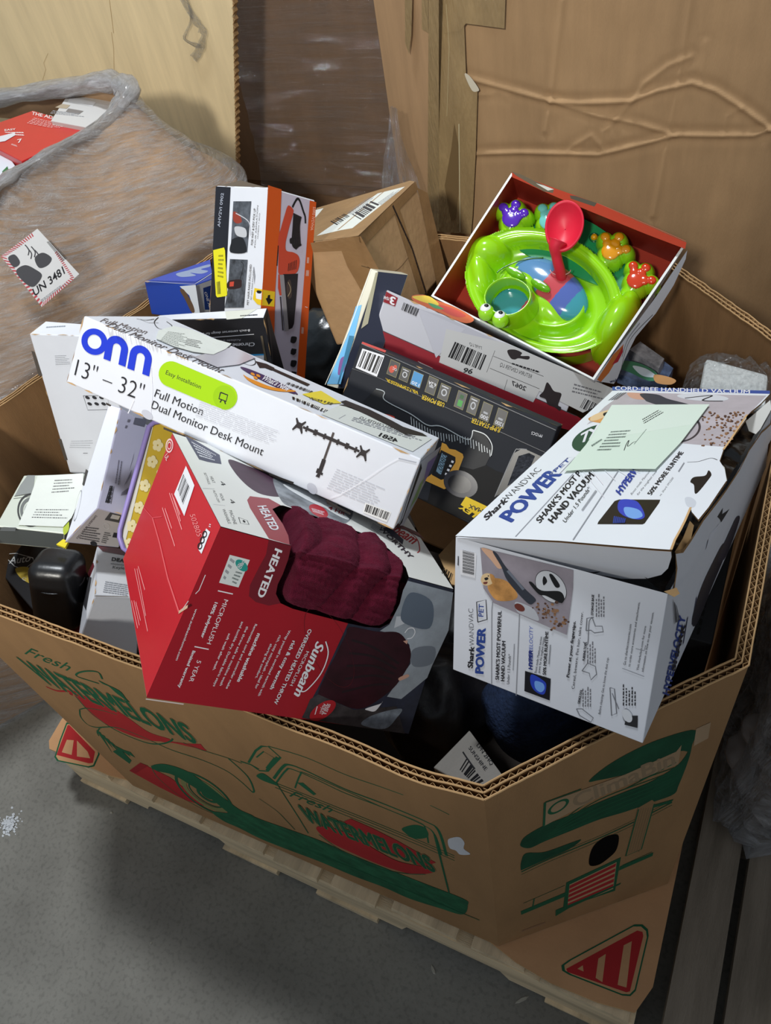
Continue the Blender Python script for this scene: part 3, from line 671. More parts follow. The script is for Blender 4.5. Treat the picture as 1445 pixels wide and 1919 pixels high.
tag(o, 'thin crumpled clear film strip hanging on the pale back left box', 'plastic film')
filmsheet('film_strand', gl.faces['front'], [(345, -30), (362, 30), (350, 70), (380, 85)], .012, FILM, .006, 5, o)

# --- film wrapped brown load in the back centre
YC = 1.72
cw = empty('wrapped_center_load', (.1, YC + .3, 0), 'dark brown boxes wrapped in stretch film between the two tall boxes', 'wrapped load')
BRN = M((132, 104, 80), .8, .2, (120, .2, .002), .06, name='brown_box_under_film', stretch=(5, 5, 1), vscale=3)
zc = onplane((600, 345), (0, YC, 0), V((0, 1, 0))).z
vs, fs = bxgeo(-.62, .31, YC, YC + .5, zc, 1.5); mesh('upper_carton', vs, fs, BRN, cw)
vs, fs = bxgeo(-.62, .31, YC + .01, YC + .5, .0, zc - .006); mesh('lower_carton', vs, fs, BRN, cw)
FILMW = film_mat('stretch_film_dark', .16, (190, 180, 175), (1.2, 12, 1), .15, .3, 1.0, .02, .25)
vs = []; fs = []; uv = []; nx, nz = 80, 90
for i in range(nx + 1):
    for k in range(nz + 1):
        u = i / nx; v = k / nz; z = zc - .02 + (1.45 - zc) * v; x = -.37 + .685 * u
        d = .006 + .012 * (1 + noise.noise(V((x * 6, z * 26, 0)))) * (.3 + math.exp(-((v - .1) / .12) ** 2)) + .02 * math.exp(-((v - .02) / .05) ** 2) * (1 + noise.noise(V((x * 22, z * 22, 3))))
        vs.append(V((x, YC - d, z + (.014 * noise.noise(V((x * 9, 0, 0))) if k == 0 else 0)))); uv.append((u * 2, v * 2.2))
for i in range(nx):
    for k in range(nz): b = i * (nz + 1) + k; fs.append((b, b + nz + 1, b + nz + 2, b + 1))
mesh('stretch_film', vs, fs, FILMW, cw, True, uvs=uv)
# hanging clear film between that load and the right gaylord
FCL = film_mat('clear_film_curtain', .3, (228, 232, 238), (6, 2, 1), .08, .25, 1.0)
a = [(735, 195), (728, 260), (720, 340), (722, 380)]; b_ = [(748, 200), (765, 280), (790, 350), (806, 410)]
vs = []; fs = []; uv = []
A = smooth_open(a, 8); B = smooth_open(b_, 8)
for i in range(len(A)):
    p = ony(A[i], 1.34); q = ony(B[i], 1.24)
    for k in range(13):
        t = k / 12; r_ = p.lerp(q, t) + V((0, -.012 * noise.noise(V((t * 7, i * .12, 0))), 0)); vs.append(r_ + V((0, -.01, 0))); uv.append((t * 2, i * .1))
for i in range(len(A) - 1):
    for k in range(12): b0 = i * 13 + k; fs.append((b0, b0 + 1, b0 + 14, b0 + 13))
o = mesh('film_curtain', vs, fs, FCL, None, True, uvs=uv); tag(o, 'clear stretch film hanging beside the corner of the tall taped box', 'plastic film')

# --- big wrapped load on the left
ld = empty('wrapped_left_load', (-.4, .7, 0), 'kraft bin wrapped in glossy clear stretch film left of the watermelon bin', 'wrapped load')
rim = [((-190, 520), .42), ((-60, 400), .61), ((0, 335), .72), ((60, 295), .81), ((120, 262), .91), ((180, 232), 1.01), ((222, 190), 1.08), ((236, 162), 1.12), ((205, 146), 1.17), ((120, 158), 1.22), ((0, 176), 1.28), ((-150, 200), 1.34)]
Rm = smooth_open([tuple(ony(p, y)) for p, y in rim], 8)
low = [(-.30, -.05, .70), (-.22, .06, .73), (-.135, .20, .76), (-.10, .32, .77), (-.065, .46, .78), (-.035, .60, .79), (.0, .76, .80), (.045, .92, .81), (.05, 1.05, .82), (-.05, 1.2, .82), (-.25, 1.32, .82), (-.5, 1.38, .82)]
Lm = smooth_open([tuple(p) for p in low], 8)
def loadsurf(off, amp, nz=46, nb=34, fine=0.0):
    vs = []; fs = []; uv = []; N = len(Rm)
    for i in range(N):
        r_ = V(Rm[i]); l_ = V(Lm[i]); g_ = V((min(l_.x - .02, -.095), l_.y, .02)); rad = (l_ - V((-.55, .75, l_.z))); rad.z = 0; rad.normalize()
        for k in range(nz + nb + 1):
            if k <= nz: t = k / nz; p = r_.lerp(l_, t) + rad * (.022 * math.sin(math.pi * t) ** 1.0); tt = t
            else: t = (k - nz) / nb; p = l_.lerp(g_, t); tt = 1 + t
            q = V((i * .035, tt * 2.0, 0)); st = V((i * .11 + tt * 1.4, tt * 5.5 - i * .05, 1.0))
            ns = amp * (noise.noise(q * 2.2) * 1.4 + noise.noise(st * 1.3) * .5 + (.5 - abs(noise.noise(V((i * .05 + tt * .8, tt * 9 + i * .045, 2.0))) * 2)) * .35 * fine)
            nrm = (rad + V((0, 0, .35))).normalized(); vs.append(p + nrm * (off + ns)); uv.append((i * .05 + tt * .35, tt * 1.6 - i * .02))
    M_ = nz + nb + 1
    for i in range(N - 1):
        for k in range(M_ - 1): b = i * M_ + k; fs.append((b, b + 1, b + M_ + 1, b + M_))
    return vs, fs, uv
vs, fs, uv = loadsurf(-.016, .004); mesh('kraft_bin_wall', vs, fs, M((186, 152, 118), .85, .15, (130, .25, .002), .08, name='kraft_under_film'), ld, True)
FILML = film_mat('stretch_film_glossy', .36, (244, 246, 250), (1.6, 8, 1), .1, .28, 1.0, .10, .55)
vs, fs, uv = loadsurf(.004, .010, fine=.8); mesh('stretch_film', vs, fs, FILML, ld, True, uvs=uv)
# the bunched film over the rim
FILMR = film_mat('bunched_film', .85, (248, 250, 254), (3, 5, 1), .14, .25, .8, .45, .3)
vs = []; fs = []; uv = []; seg = 18
for i, r_ in enumerate(Rm):
    r_ = V(r_); nx_ = V(Rm[min(i + 1, len(Rm) - 1)]) - V(Rm[max(0, i - 1)]); nx_.normalize(); a1 = nx_.cross(V((0, 0, 1))).normalized(); b1 = a1.cross(nx_)
    rr = .011 + .016 * min(1, max(0, (i - 40) / 14)) + .008 * noise.noise(V((i * .2, 0, 0)))
    for k in range(seg):
        t = 2 * math.pi * k / seg; q = rr * (1 + .35 * noise.noise(V((i * .35, math.cos(t) * 1.6, math.sin(t) * 1.6)))); vs.append(r_ + a1 * math.cos(t) * q + b1 * math.sin(t) * q * .8 + V((0, 0, -.008))); uv.append((i * .08, k / seg * 2))
for i in range(len(Rm) - 1):
    for k in range(seg): fs.append((i * seg + k, i * seg + (k + 1) % seg, (i + 1) * seg + (k + 1) % seg, (i + 1) * seg + k))
mesh('bunched_film_rim', vs, fs, FILMR, ld, True, uvs=uv)
# its contents
def lp(p, z=None, y=None): return onz(p, z) if z is not None else ony(p, y)
zt_ = .985
q = [onz(p, zt_) for p in ((58, 222), (163, 241), (38, 300), (10, 272))]
RB = M((196, 44, 42), .35, .5, None, .04, name='red_box_gloss')
def prism(top, dz, mats, name, lab=None, cat=None, parent=None):
    c = [V(p) for p in top]; return c
def slab(corners4, dz, mat, skip=(), **k):          # corners4: near-left, near-right, far-right, far-left of the top
    a, b, c, d = [V(p) for p in corners4]; h = V((0, 0, -dz))
    return Box({(0,0,0): a + h, (0,0,1): a, (1,0,0): b + h, (1,0,1): b, (1,1,0): c + h, (1,1,1): c, (0,1,0): d + h, (0,1,1): d}, {'*': mat} if not isinstance(mat, dict) else mat, **k)
T4 = [onz((-45, 228), .97), onz((46, 303), .97), onz((172, 240), .97), onz((60, 206), .97)]
b = slab([onz((-60, 250), .965), onz((40, 302), .965), onz((172, 240), .965), onz((62, 207), .965)], .12, RB, tf=(0, 100, .3336))
b.on('top'); WI = M((236, 220, 216), .5, .3)
b.text('THE ADVANTAGE', (178, 345), (460, 405), (182, 328), WI, .02); b.lines([(195, 362), (400, 408), (395, 440), (150, 395)], 5, M((232, 170, 165), .5), seed=8, ragged=.5)
b.text('EASY', (28, 438), (90, 432), (26, 428), WI, .02); b.lines([(20, 440), (150, 440), (170, 470), (60, 462)], 2, WI, seed=9)
b.text('7', (100, 505), (125, 500), (98, 485), WI, .02); b.lines([(68, 508), (110, 522), (106, 530), (62, 515)], 2, WI, seed=2)
b.poly([(-10, 470), (82, 447), (90, 460), (30, 495), (0, 500)], M((215, 215, 218), .5))
tag(b.build('red_carton'), 'red glossy carton showing over the rim of the left wrapped load', 'box')
b = slab([onz((95, 226), .975), onz((160, 238), .975), onz((232, 190), .975), onz((130, 172), .975)], .05, M((205, 203, 200), .5, .3), tf=(0, 100, .3336))
b.on('top'); tn = M((176, 160, 136), .6); dn = M((128, 122, 118), .6)
b.poly([(350, 285), (395, 292), (375, 312), (310, 305)], tn); b.poly([(385, 310), (470, 325), (440, 345), (370, 328)], dn); b.poly([(395, 245), (540, 275), (520, 300), (380, 275)], M((225, 225, 226), .5)); b.lines([(300, 320), (500, 345), (480, 360), (280, 340)], 3, GREY, seed=5)
tag(b.build('grey_white_carton'), 'grey and white printed carton under film beside the red carton', 'box')
b = slab([onz((-40, 300), .95), onz((-10, 345), .95), onz((28, 310), .95), onz((0, 268), .95)], .1, M((214, 218, 226), .5, .3))
b.on('top'); b.poly([(0, 330), (12, 318), (14, 325), (0, 345)], M((170, 30, 70), .5)); b.poly([(4, 322), (14, 312), (16, 318), (8, 328)], M((40, 110, 60), .5))
tag(b.build('pale_carton'), 'pale blue-white carton at the left frame edge inside the wrapped load', 'box')
mesh('load_fill', [(-1.2, .2, .84), (-.25, .5, .84), (-.2, 1.0, .84), (-.6, 1.3, .84), (-1.4, 1.2, .84)], [(0, 1, 2, 3, 4)], M((88, 84, 84), .8), ld)
# hazard label
ps = [(0, 482), (72, 432), (148, 518), (78, 574)]
ob = [V(Rm[30]).lerp(V(Lm[30]), .62)]
nn = V((.78, -.42, .42)).normalized(); ctrp = onray((76, 503), V(Rm[26]).lerp(V(Lm[26]), .6) + nn * .045)
F4 = [onplane(p, ctrp, nn) for p in ((-2, 480), (78, 576), (150, 518), (66, 430))]
s = Sheet((0, 100, .3336)); s.F = Face(F4[0], F4[1], F4[2], F4[3])
LBW = M((214, 214, 214), .3, .5, None, .04, name='hazard_label'); LR = M((186, 70, 78), .5)
s.poly([(5, 1140), (210, 985), (445, 1240), (235, 1425)], LBW)
for k in range(15):
    a = k / 15; c = (k + .5) / 15
    lerp = lambda p, q, t: (p[0] + (q[0] - p[0]) * t, p[1] + (q[1] - p[1]) * t)
    for (p, q, ip, iq) in (((5, 1140), (235, 1425), (30, 1142), (240, 1400)), ((235, 1425), (420, 1265), (240, 1400), (395, 1262)), ((320, 1110), (420, 1265), (305, 1118), (400, 1262)), ((5, 1140), (185, 1005), (30, 1142), (190, 1028))):
        s.poly([lerp(p, q, a), lerp(p, q, c), lerp(ip, iq, min(1, c + .03)), lerp(ip, iq, min(1, a + .03))], LR)
s.text('UN 3481', (195, 1365), (365, 1235), (180, 1325), INK, .015)
s.bars([(262, 1060), (285, 1050), (378, 1150), (352, 1170)], BLACK, 20, 5)
DG = M((70, 70, 74), .5)
s.poly([(45, 1150), (80, 1130), (110, 1165), (105, 1190), (75, 1200)], DG, True); s.poly([(90, 1225), (140, 1190), (200, 1215), (235, 1250), (190, 1310), (140, 1290)], DG, True); s.poly([(195, 1150), (240, 1120), (290, 1150), (270, 1190), (220, 1205)], DG, True)
for a in ((150, 1075), (165, 1095), (185, 1085), (205, 1105)): s.line([(a[0] - 10, a[1]), (a[0] + 12, a[1] + 30), (a[0] + 8, a[1] + 60)], .002, DG, True)
s.lines([(225, 1385), (380, 1270), (392, 1280), (235, 1398)], 2, GREY, seed=6)
s.build('hazard_label', ld)

# --- weathered pallet and film bundle on the right
rp = empty('weathered_pallet', (1.6, .5, 0), 'old grey weathered pallet boards on the right beside the bin', 'pallet')
x = 1.247
for i, wd in enumerate((.068, .10, .12, .10, .12)):
    vs, fs = bxgeo(x, x + wd, -.35 if i else -.2, 1.1, .1, .122, .002); mesh('deck_board', vs, fs, WOODG, rp); x += wd + .014
for y in (-.3, .35, 1.0):
    vs, fs = bxgeo(1.25, 1.9, y, y + .04, .0, .099); mesh('stringer', vs, fs, WOODG, rp)
FILMB = film_mat('crumpled_film', .7, (236, 238, 242), (5, 5, 1), .12, .25, 1.0, .25, .4)
rl = empty('wrapped_right_load', (1.6, .8, .13), 'grey film wrapped load standing on the weathered pallet at the right', 'wrapped load')
vs, fs = bxgeo(1.30, 1.95, .36, 1.15, .135, .84); mesh('brown_carton', vs, fs, M((120, 104, 88), .8, .2), rl)
def filmblob(nm, x0, x1, y0, y1, z0, z1, par, amp, seed, mat):
    vs = []; fs = []; uv = []; n = 60; path = [(x1, y0), (x0 + .03, y0), (x0, y0 + .03), (x0, y1)]
    P = []
    for a in range(3):
        for k in range(n // 3 * (2 if a == 2 else 1)): t = k / (n // 3 * (2 if a == 2 else 1)); P.append((path[a][0] + (path[a + 1][0] - path[a][0]) * t, path[a][1] + (path[a + 1][1] - path[a][1]) * t))
    m = 44
    for i, p in enumerate(P):
        out = V((p[0] - 1.6, p[1] - .75, 0)).normalized()
        for k in range(m + 1):
            z = z0 + (z1 - z0) * k / m; q = V((p[0] * 14, p[1] * 14, z * 16 + seed)); d = amp * (.4 + (1 - 2 * abs(noise.noise(q))) * .6 + .5 * noise.noise(q * 2.4)) * (1 + 1.2 * math.exp(-((k / m) / .2) ** 2))
            vs.append(V((p[0], p[1], z)) + out * max(.002, d)); uv.append((i * .06, k * .06))
    for i in range(len(P) - 1):
        for k in range(m): b = i * (m + 1) + k; fs.append((b, b + m + 1, b + m + 2, b + 1))
    return mesh(nm, vs, fs, mat, par, True, uvs=uv)
filmblob('stretch_film', 1.292, 1.95, .35, 1.15, .13, .85, rl, .022, 1, FILMB)
for k, (p, z) in enumerate((((1405, 1440), .20), ((1440, 1480), .17), ((1440, 1390), .28))):
    c = onz(p, z) + V((.02, 0, .03)); o = crumple('crumpled_film', c, .055, .05, .04, FILMB, .35, 3, k, rl); 
# ================================================================== CARTONS IN THE BIN
HEX = {
'monitor': [(0.264, 0.302, 0.944), (0.293, 0.361, 1.021), (0.257, 0.428, 0.857), (0.297, 0.496, 0.931), (0.769, 0.298, 0.795), (0.795, 0.357, 0.878), (0.742, 0.416, 0.721), (0.765, 0.473, 0.804)],
'throw': [(0.625, -0.043, 0.837), (0.689, 0.102, 0.99), (0.406, 0.146, 0.773), (0.468, 0.273, 0.918), (0.846, 0.113, 0.609), (0.872, 0.248, 0.77), (0.629, 0.295, 0.537), (0.699, 0.432, 0.682)],
'vacuum': [(0.933, 0.108, 0.832), (0.926, 0.169, 0.983), (0.994, 0.564, 0.718), (0.984, 0.592, 0.842), (1.136, 0.083, 0.855), (1.129, 0.146, 1.007), (1.197, 0.57, 0.77), (1.185, 0.57, 0.865)],
'toybox': [(0.679, 0.675, 0.902), (0.754, 0.85, 1.017), (0.673, 0.731, 0.826), (0.742, 0.909, 0.95), (0.95, 0.619, 0.832), (1.029, 0.796, 0.953), (0.942, 0.677, 0.76), (1.01, 0.856, 0.887)],
'tool': [(0.614, 0.582, 0.878), (0.629, 0.631, 0.934), (0.492, 0.762, 0.755), (0.511, 0.814, 0.811), (0.894, 0.646, 0.701), (0.911, 0.705, 0.766), (0.776, 0.83, 0.579), (0.791, 0.886, 0.642)],
'starter': [(0.566, 0.451, 0.746), (0.605, 0.566, 0.881), (0.535, 0.604, 0.621), (0.574, 0.719, 0.755), (0.887, 0.432, 0.648), (0.917, 0.555, 0.79), (0.851, 0.587, 0.525), (0.89, 0.707, 0.663)],
'sweeper': [(0.281, 0.558, 0.79), (0.295, 0.712, 1.038), (0.299, 0.618, 0.744), (0.296, 0.775, 1.018), (0.416, 0.534, 0.821), (0.427, 0.676, 1.061), (0.455, 0.578, 0.736), (0.458, 0.745, 1.007)],
'parcel': [(0.492, 0.66, 0.788), (0.445, 0.683, 0.945), (0.476, 0.924, 0.746), (0.424, 0.945, 0.904), (0.6, 0.672, 0.822), (0.556, 0.698, 0.981), (0.586, 0.937, 0.778), (0.533, 0.959, 0.938)],
'blue': [(0.085, 0.656, 0.799), (0.082, 0.675, 0.859), (0.093, 0.846, 0.736), (0.09, 0.866, 0.797), (0.204, 0.652, 0.805), (0.204, 0.674, 0.866), (0.212, 0.841, 0.743), (0.211, 0.863, 0.803)],
'faucet': [(0.211, 0.52, 0.751), (0.186, 0.559, 0.865), (0.216, 0.544, 0.743), (0.189, 0.583, 0.86), (0.493, 0.476, 0.837), (0.478, 0.513, 0.941), (0.499, 0.498, 0.827), (0.472, 0.536, 0.944)],
'tallwhite': [(0.085, 0.329, 0.68), (0.066, 0.414, 0.919), (0.086, 0.371, 0.668), (0.062, 0.456, 0.915), (0.304, 0.33, 0.701), (0.281, 0.415, 0.945), (0.305, 0.372, 0.688), (0.282, 0.456, 0.933)],
'greybox': [(0.359, 0.182, 0.829), (0.226, 0.392, 0.812), (0.316, 0.133, 0.792), (0.19, 0.399, 0.807), (0.382, 0.204, 0.795), (0.256, 0.406, 0.764), (0.36, 0.176, 0.746), (0.225, 0.4, 0.743)],
'discbox': [(0.066, 0.172, 0.7), (-0.027, 0.31, 0.66), (0.057, 0.157, 0.668), (-0.036, 0.299, 0.629), (0.158, 0.219, 0.66), (0.061, 0.369, 0.632), (0.149, 0.205, 0.629), (0.054, 0.352, 0.595)],
'lockbox': [(0.47, -0.008, 0.805), (0.49, 0.042, 0.86), (0.368, 0.086, 0.746), (0.384, 0.136, 0.806), (0.525, 0.018, 0.761), (0.528, 0.071, 0.832), (0.415, 0.113, 0.709), (0.424, 0.165, 0.775)]}
c1 = (0, 100, .3336); c2 = (390, 320, .3183); c3 = (0, 580, .3438); c4 = (780, 310, .3737); m1 = (120, 580, .5121); m2 = (220, 800, .4429); m3 = (600, 500, .3875); m4 = (840, 700, .4187)
e = lambda i, j, k: (i, j, k)
TOPF = ((0,0,1), (1,0,1), 'front', 'top'); LFE = ((0,0,0), (0,0,1), 'front', 'left'); RTE = ((1,0,0), (1,0,1), 'front', 'right'); BTE = ((0,0,0), (1,0,0), 'front', 'front'); TRE = ((1,0,1), (1,1,1), 'top', 'right')
def ink(c, **k): return M(c, k.pop('r', .5), k.pop('s', .3), None, k.pop('v', 0), **k)
WINK = ink((232, 232, 236)); YINK = ink((236, 200, 40)); BLUEINK = ink((34, 52, 190))

def shallow(n, f, ax=1):       # the unseen depth of a carton cut to the fraction f
    H = dict(zip(CK, [V(p) for p in HEX[n]]))
    for k in CK:
        if k[ax] == 1: q = list(k); q[ax] = 0; H[k] = H[tuple(q)].lerp(H[k], f)
    HEX[n] = [tuple(H[k]) for k in CK]
shallow('tool', .42); shallow('starter', .45); shallow('blue', .42)
# ------------------------------------------------------------------ dual monitor mount box
b = Box(HEX['monitor'], {'*': WHITE}, .89, wear=[TOPF, LFE, RTE, BTE, TRE], tf=m1)
b.on('front')
OB = ink((38, 62, 205), r=.35)
b.ring((112, 118), (158, 134), (124, 72), OB, .46)
for (x0, y0), (x1, y1), h in (((160, 150), (242, 172), 0), ((235, 180), (328, 210), 0)): pass
def nn_glyph(x, y):
    # an arch with two legs, in crop units, letter tilted with the face (right = (.93,.37), up = (.22,-.97))
    r_ = (.93, .35); u_ = (.17, -.985); P = lambda a, c: (x + r_[0] * a + u_[0] * c, y + r_[1] * a + u_[1] * c)
    W_ = 86; Hh = 98; t = 27; vs = []
    out = [P(0, 0)] + [P(0, Hh - 42)] + [P(W_ / 2 - W_ / 2 * math.cos(a), Hh - 42 + 42 * math.sin(a)) for a in [math.pi * i / 14 for i in range(1, 14)]] + [P(W_, Hh - 42), P(W_, 0)]
    inn_ = [P(W_ - t, 0), P(W_ - t, Hh - 42)] + [P(W_ / 2 + (W_ / 2 - t) * math.cos(a), Hh - 42 + (42 - t) * math.sin(a)) for a in [math.pi * i / 14 for i in range(1, 14)]] + [P(t, Hh - 42), P(t, 0)]
    b.poly(out + inn_, OB)
nn_glyph(145, 180); nn_glyph(232, 215)
b.text('13" – 32"', (38, 240), (284, 335), (52, 180), INK, -.012)
LIME = ink((168, 214, 20), r=.35)
pill = []
for i in range(11): t = math.pi / 2 + math.pi * i / 10; pill.append((395 + 46 * math.cos(t - .35) , 235 - 47 * math.sin(t + .35)))
A0, A1 = (392, 236), (590, 320)
d = (A1[0] - A0[0], A1[1] - A0[1]); L_ = math.hypot(*d); d = (d[0] / L_, d[1] / L_); q_ = (-d[1], d[0]); pill = []
for i in range(13): t = -math.pi / 2 + math.pi * i / 12; pill.append((A1[0] + 45 * (math.cos(t) * d[0] + math.sin(t) * q_[0]), A1[1] + 47 * (math.cos(t) * d[1] + math.sin(t) * q_[1])))
for i in range(13): t = math.pi / 2 + math.pi * i / 12; pill.append((A0[0] + 45 * (math.cos(t) * d[0] + math.sin(t) * q_[0]), A0[1] + 47 * (math.cos(t) * d[1] + math.sin(t) * q_[1])))
b.poly(pill, LIME); b.ell((588, 322), (628, 338), (600, 280), ink((156, 202, 16), r=.35))
b.text('Easy Installation', (372, 236), (500, 291), (377, 221), INK)
b.line([(574, 303), (600, 313), (594, 336), (568, 326)], .0016, INK, close=True); b.line([(578, 330), (572, 340)], .0016, INK); b.line([(588, 333), (592, 346)], .0016, INK)
b.text('Full Motion', (330, 318), (505, 388), (340, 290), INK); b.text('Dual Monitor Desk Mount', (318, 360), (726, 535), (328, 332), INK)
MK = M((38, 30, 32), .5, .4)
def mount(b, o, ex, ey, s=1):     # the mount drawing; o centre of pole top, ex arm direction, ey pole direction
    P = lambda a, c: (o[0] + ex[0] * a + ey[0] * c, o[1] + ex[1] * a + ey[1] * c)
    b.poly([P(-2.2, 0), P(2.2, 0), P(2.2, 52), P(-2.2, 52)], M((72, 62, 60), .5, .4)); b.poly([P(-4, 48), P(4, 48), P(4, 70), P(7, 70), P(7, 74), P(-7, 74), P(-7, 66), P(-4, 66)], MK); b.poly([P(-3, 74), P(3, 74), P(3, 80), P(-5, 80)], MK)
    for sg in (-1, 1):
        b.poly([P(0, 9), P(sg * 60, 10), P(sg * 60, 14), P(0, 15)], MK)
        for a in (12, 30, 33, 50): b.poly([P(sg * a, 7), P(sg * (a + 4), 7), P(sg * (a + 4), 17), P(sg * a, 17)], MK)
        c = sg * 68; b.poly([P(c - 9, 1), P(c - 3, 7), P(c + 3, 7), P(c + 9, 1), P(c + 11, 3), P(c + 6, 11), P(c + 11, 22), P(c + 9, 24), P(c + 3, 17), P(c - 3, 17), P(c - 9, 24), P(c - 11, 22), P(c - 6, 11), P(c - 11, 3)], MK)
mount(b, (987, 450), (1.72, .74), (-.72, 2.05))
b.lines([(500, 330), (800, 448), (770, 500), (480, 390)], 9, M((205, 206, 214), .6), .3, 3, 2.0, .1); b.lines([(1000, 580), (1190, 660), (1170, 740), (960, 655)], 9, M((196, 198, 206), .6), .3, 4, 2.0, .3)
b.bars([(1108, 712), (1195, 742), (1180, 772), (1098, 738)], BLACK, 30, 7); b.poly([(1103, 706), (1198, 740), (1182, 778), (1094, 742)], M((238, 238, 236), .5)); b.bars([(1108, 712), (1193, 743), (1182, 770), (1100, 738)], BLACK, 30, 7)
b.ell((908, 655), (926, 660), (905, 635), M((196, 198, 208), .5)); b.ell((305, 385), (325, 392), (302, 368), M((196, 198, 208), .5))
b.poly([(155, 340), (175, 350), (170, 355), (155, 348)], M((60, 52, 46), .8)); b.poly([(365, 430), (452, 465), (448, 471), (365, 438)], M((66, 56, 50), .8)); b.poly([(750, 598), (842, 632), (838, 640), (752, 606)], M((40, 34, 30), .8)); b.poly([(960, 695), (1050, 745), (1048, 752), (962, 710)], M((60, 54, 48), .8))
b.line([(975, 690), (1020, 672), (1100, 625), (1180, 570), (1225, 545)], .0011, M((246, 247, 252), .2, .9), True); b.line([(1225, 545), (1290, 560)], .0014, M((176, 178, 186), .6)); b.line([(320, 210), (325, 300), (318, 380)], .0008, M((240, 240, 250), .15, .9)); b.line([(235, 380), (245, 360), (258, 330)], .0012, M((244, 244, 252), .15, .9))
b.on('top')
b.text('Full Motion', (130, 45), (300, 92), (140, 30), M((110, 100, 100), .6), 0, .4); b.text('Dual Monitor Desk Mount', (150, 62), (575, 235), (170, 46), M((86, 78, 80), .6), 0, .4)
b.line([(265, 35), (300, 40), (330, 36)], .0012, INK, True); b.line([(280, 38), (310, 50), (345, 50)], .001, INK); b.line([(345, 30), (330, 48), (345, 70), (380, 75), (395, 62), (375, 45)], .0012, INK, True)
b.line([(590, 165), (640, 190), (680, 205), (700, 198), (690, 178), (640, 165), (600, 172), (620, 195)], .0013, INK, True)
PUR = M((62, 44, 92), .4); ORG = M((236, 150, 40), .4)
b.ell((750, 262), (843, 300), (700, 228), PUR); b.poly([(655, 240), (672, 250), (700, 262), (760, 285), (842, 298), (835, 303), (780, 300), (720, 285), (675, 262)], ORG, True)
b.text('What\'s New', (722, 258), (818, 302), (738, 242), M((236, 232, 236), .5), .03, .2)
for a in ((690, 238), (710, 245), (700, 252)): b.ell(a, (a[0] + 8, a[1] + 3), (a[0], a[1] - 5), ORG, 10)
b.bars([(820, 268), (920, 305), (910, 312), (812, 274)], M((70, 68, 70), .6), 26, 3)
b.poly([(870, 312), (940, 300), (1015, 345), (950, 348)], M((236, 214, 60), .5)); b.bars([(895, 322), (985, 345), (975, 350), (900, 330)], M((90, 84, 40), .6), 20, 8)
b.poly([(830, 320), (845, 312), (1010, 382), (1000, 398)], M((226, 226, 222), .6)); b.bars([(835, 320), (1002, 385), (990, 395), (835, 330)], BLACK, 34, 11)
b.poly([(940, 385), (1010, 350), (1345, 475), (1275, 522)], M((216, 220, 214), .65)); b.text('RETURN CENTER LQ', (1232, 455), (1078, 400), (1240, 448), INK, .01); b.text('4581', (1215, 490), (1150, 466), (1225, 478), INK, .04); b.lines([(1060, 395), (1330, 480), (1310, 492), (1050, 410)], 3, GREY, seed=12); b.line([(1005, 402), (1030, 388)], .001, GREY)
mo = [(1010, 340), (1030, 335), (1120, 370), (1200, 410), (1240, 432), (1310, 455), (1330, 468), (1280, 462), (1250, 458), (1290, 470), (1250, 462), (1190, 430), (1110, 390), (1050, 362), (1005, 352), (1030, 350)]
b.poly(mo, MK); b.poly([(700, 190), (740, 200), (770, 215), (760, 225), (735, 215), (715, 215)], MK); b.poly([(740, 205), (900, 275), (890, 282), (735, 212)], MK)
b.on('right'); b.poly([(1300, 560), (1378, 500), (1290, 695), (1240, 790), (1225, 790)], M((206, 208, 216), .5)); b.poly([(1330, 560), (1365, 530), (1330, 610), (1310, 640)], M((150, 130, 190), .5)); b.poly([(1300, 640), (1320, 610), (1290, 690), (1262, 730)], M((160, 196, 130), .5))
b.poly([(1305, 560), (1308, 580), (1235, 780), (1216, 805), (1240, 760)], M((30, 26, 24), .8))
mo = tag(b.build('monitor_mount_box'), 'long white monitor mount carton with large blue letters and a lime green pill', 'box')
s = Sheet(m1, .0018); s.F = b.faces['top']
s.poly([(345, 82), (400, 65), (470, 80), (540, 110), (612, 130), (590, 150), (545, 170), (470, 160), (400, 140), (335, 112)], PAPER); s.lines([(380, 85), (460, 95), (440, 150), (350, 120)], 9, M((140, 146, 140), .6), seed=5); s.lines([(450, 110), (510, 122), (500, 150), (440, 135)], 5, INK, seed=9, dens=.6)
s.build('shipping_label', mo)
s = Sheet(m1, .0012); s.F = b.faces['top']; s.poly([(445, 165), (480, 175), (620, 140), (700, 180), (640, 205), (560, 215)], M((196, 192, 200), .2, .8)); s.build('clear_tape', mo)

# ------------------------------------------------------------------ heated throw box with a window cut over one edge
RED1 = M((196, 26, 42), .32, .5, (30, .1, .002), .03, name='throw_box_red'); RED_SHADE = M((160, 22, 36), .36, .45, (30, .1, .002), .03, name='throw_box_red_shaded'); OFFW = M((226, 226, 220), .45, .35, (30, .1, .002), .01, name='throw_box_white')  # front gets a darker copy of the red, its shade painted into the colour
b = Box(HEX['throw'], {'*': RED1, 'left': RED1, 'bottom': OFFW, 'right': OFFW, 'back': OFFW}, .90, skip=('front', 'top'), r=.0008, tf=m2)
b.c  # corners
F = b.faces['front']; b.on('front')
cn = {k: (722.5 + FPX * (p - CAM_C).dot(RX) / (p - CAM_C).dot(RZ), 959.5 + FPX * (p - CAM_C).dot(RY) / (p - CAM_C).dot(RZ)) for k, p in b.c.items()}
ic = lambda k: ((cn[k][0] - m2[0]) / m2[2], (cn[k][1] - m2[1]) / m2[2])
A_, B_, C_, D_ = ic((0,0,1)), ic((1,0,1)), ic((1,0,0)), ic((0,0,0))
lerp2 = lambda p, q, t: (p[0] + (q[0] - p[0]) * t, p[1] + (q[1] - p[1]) * t)
eL = lerp2(A_, B_, (735 - A_[0]) / (B_[0] - A_[0])); eR = lerp2(A_, B_, (1232 - A_[0]) / (B_[0] - A_[0]))
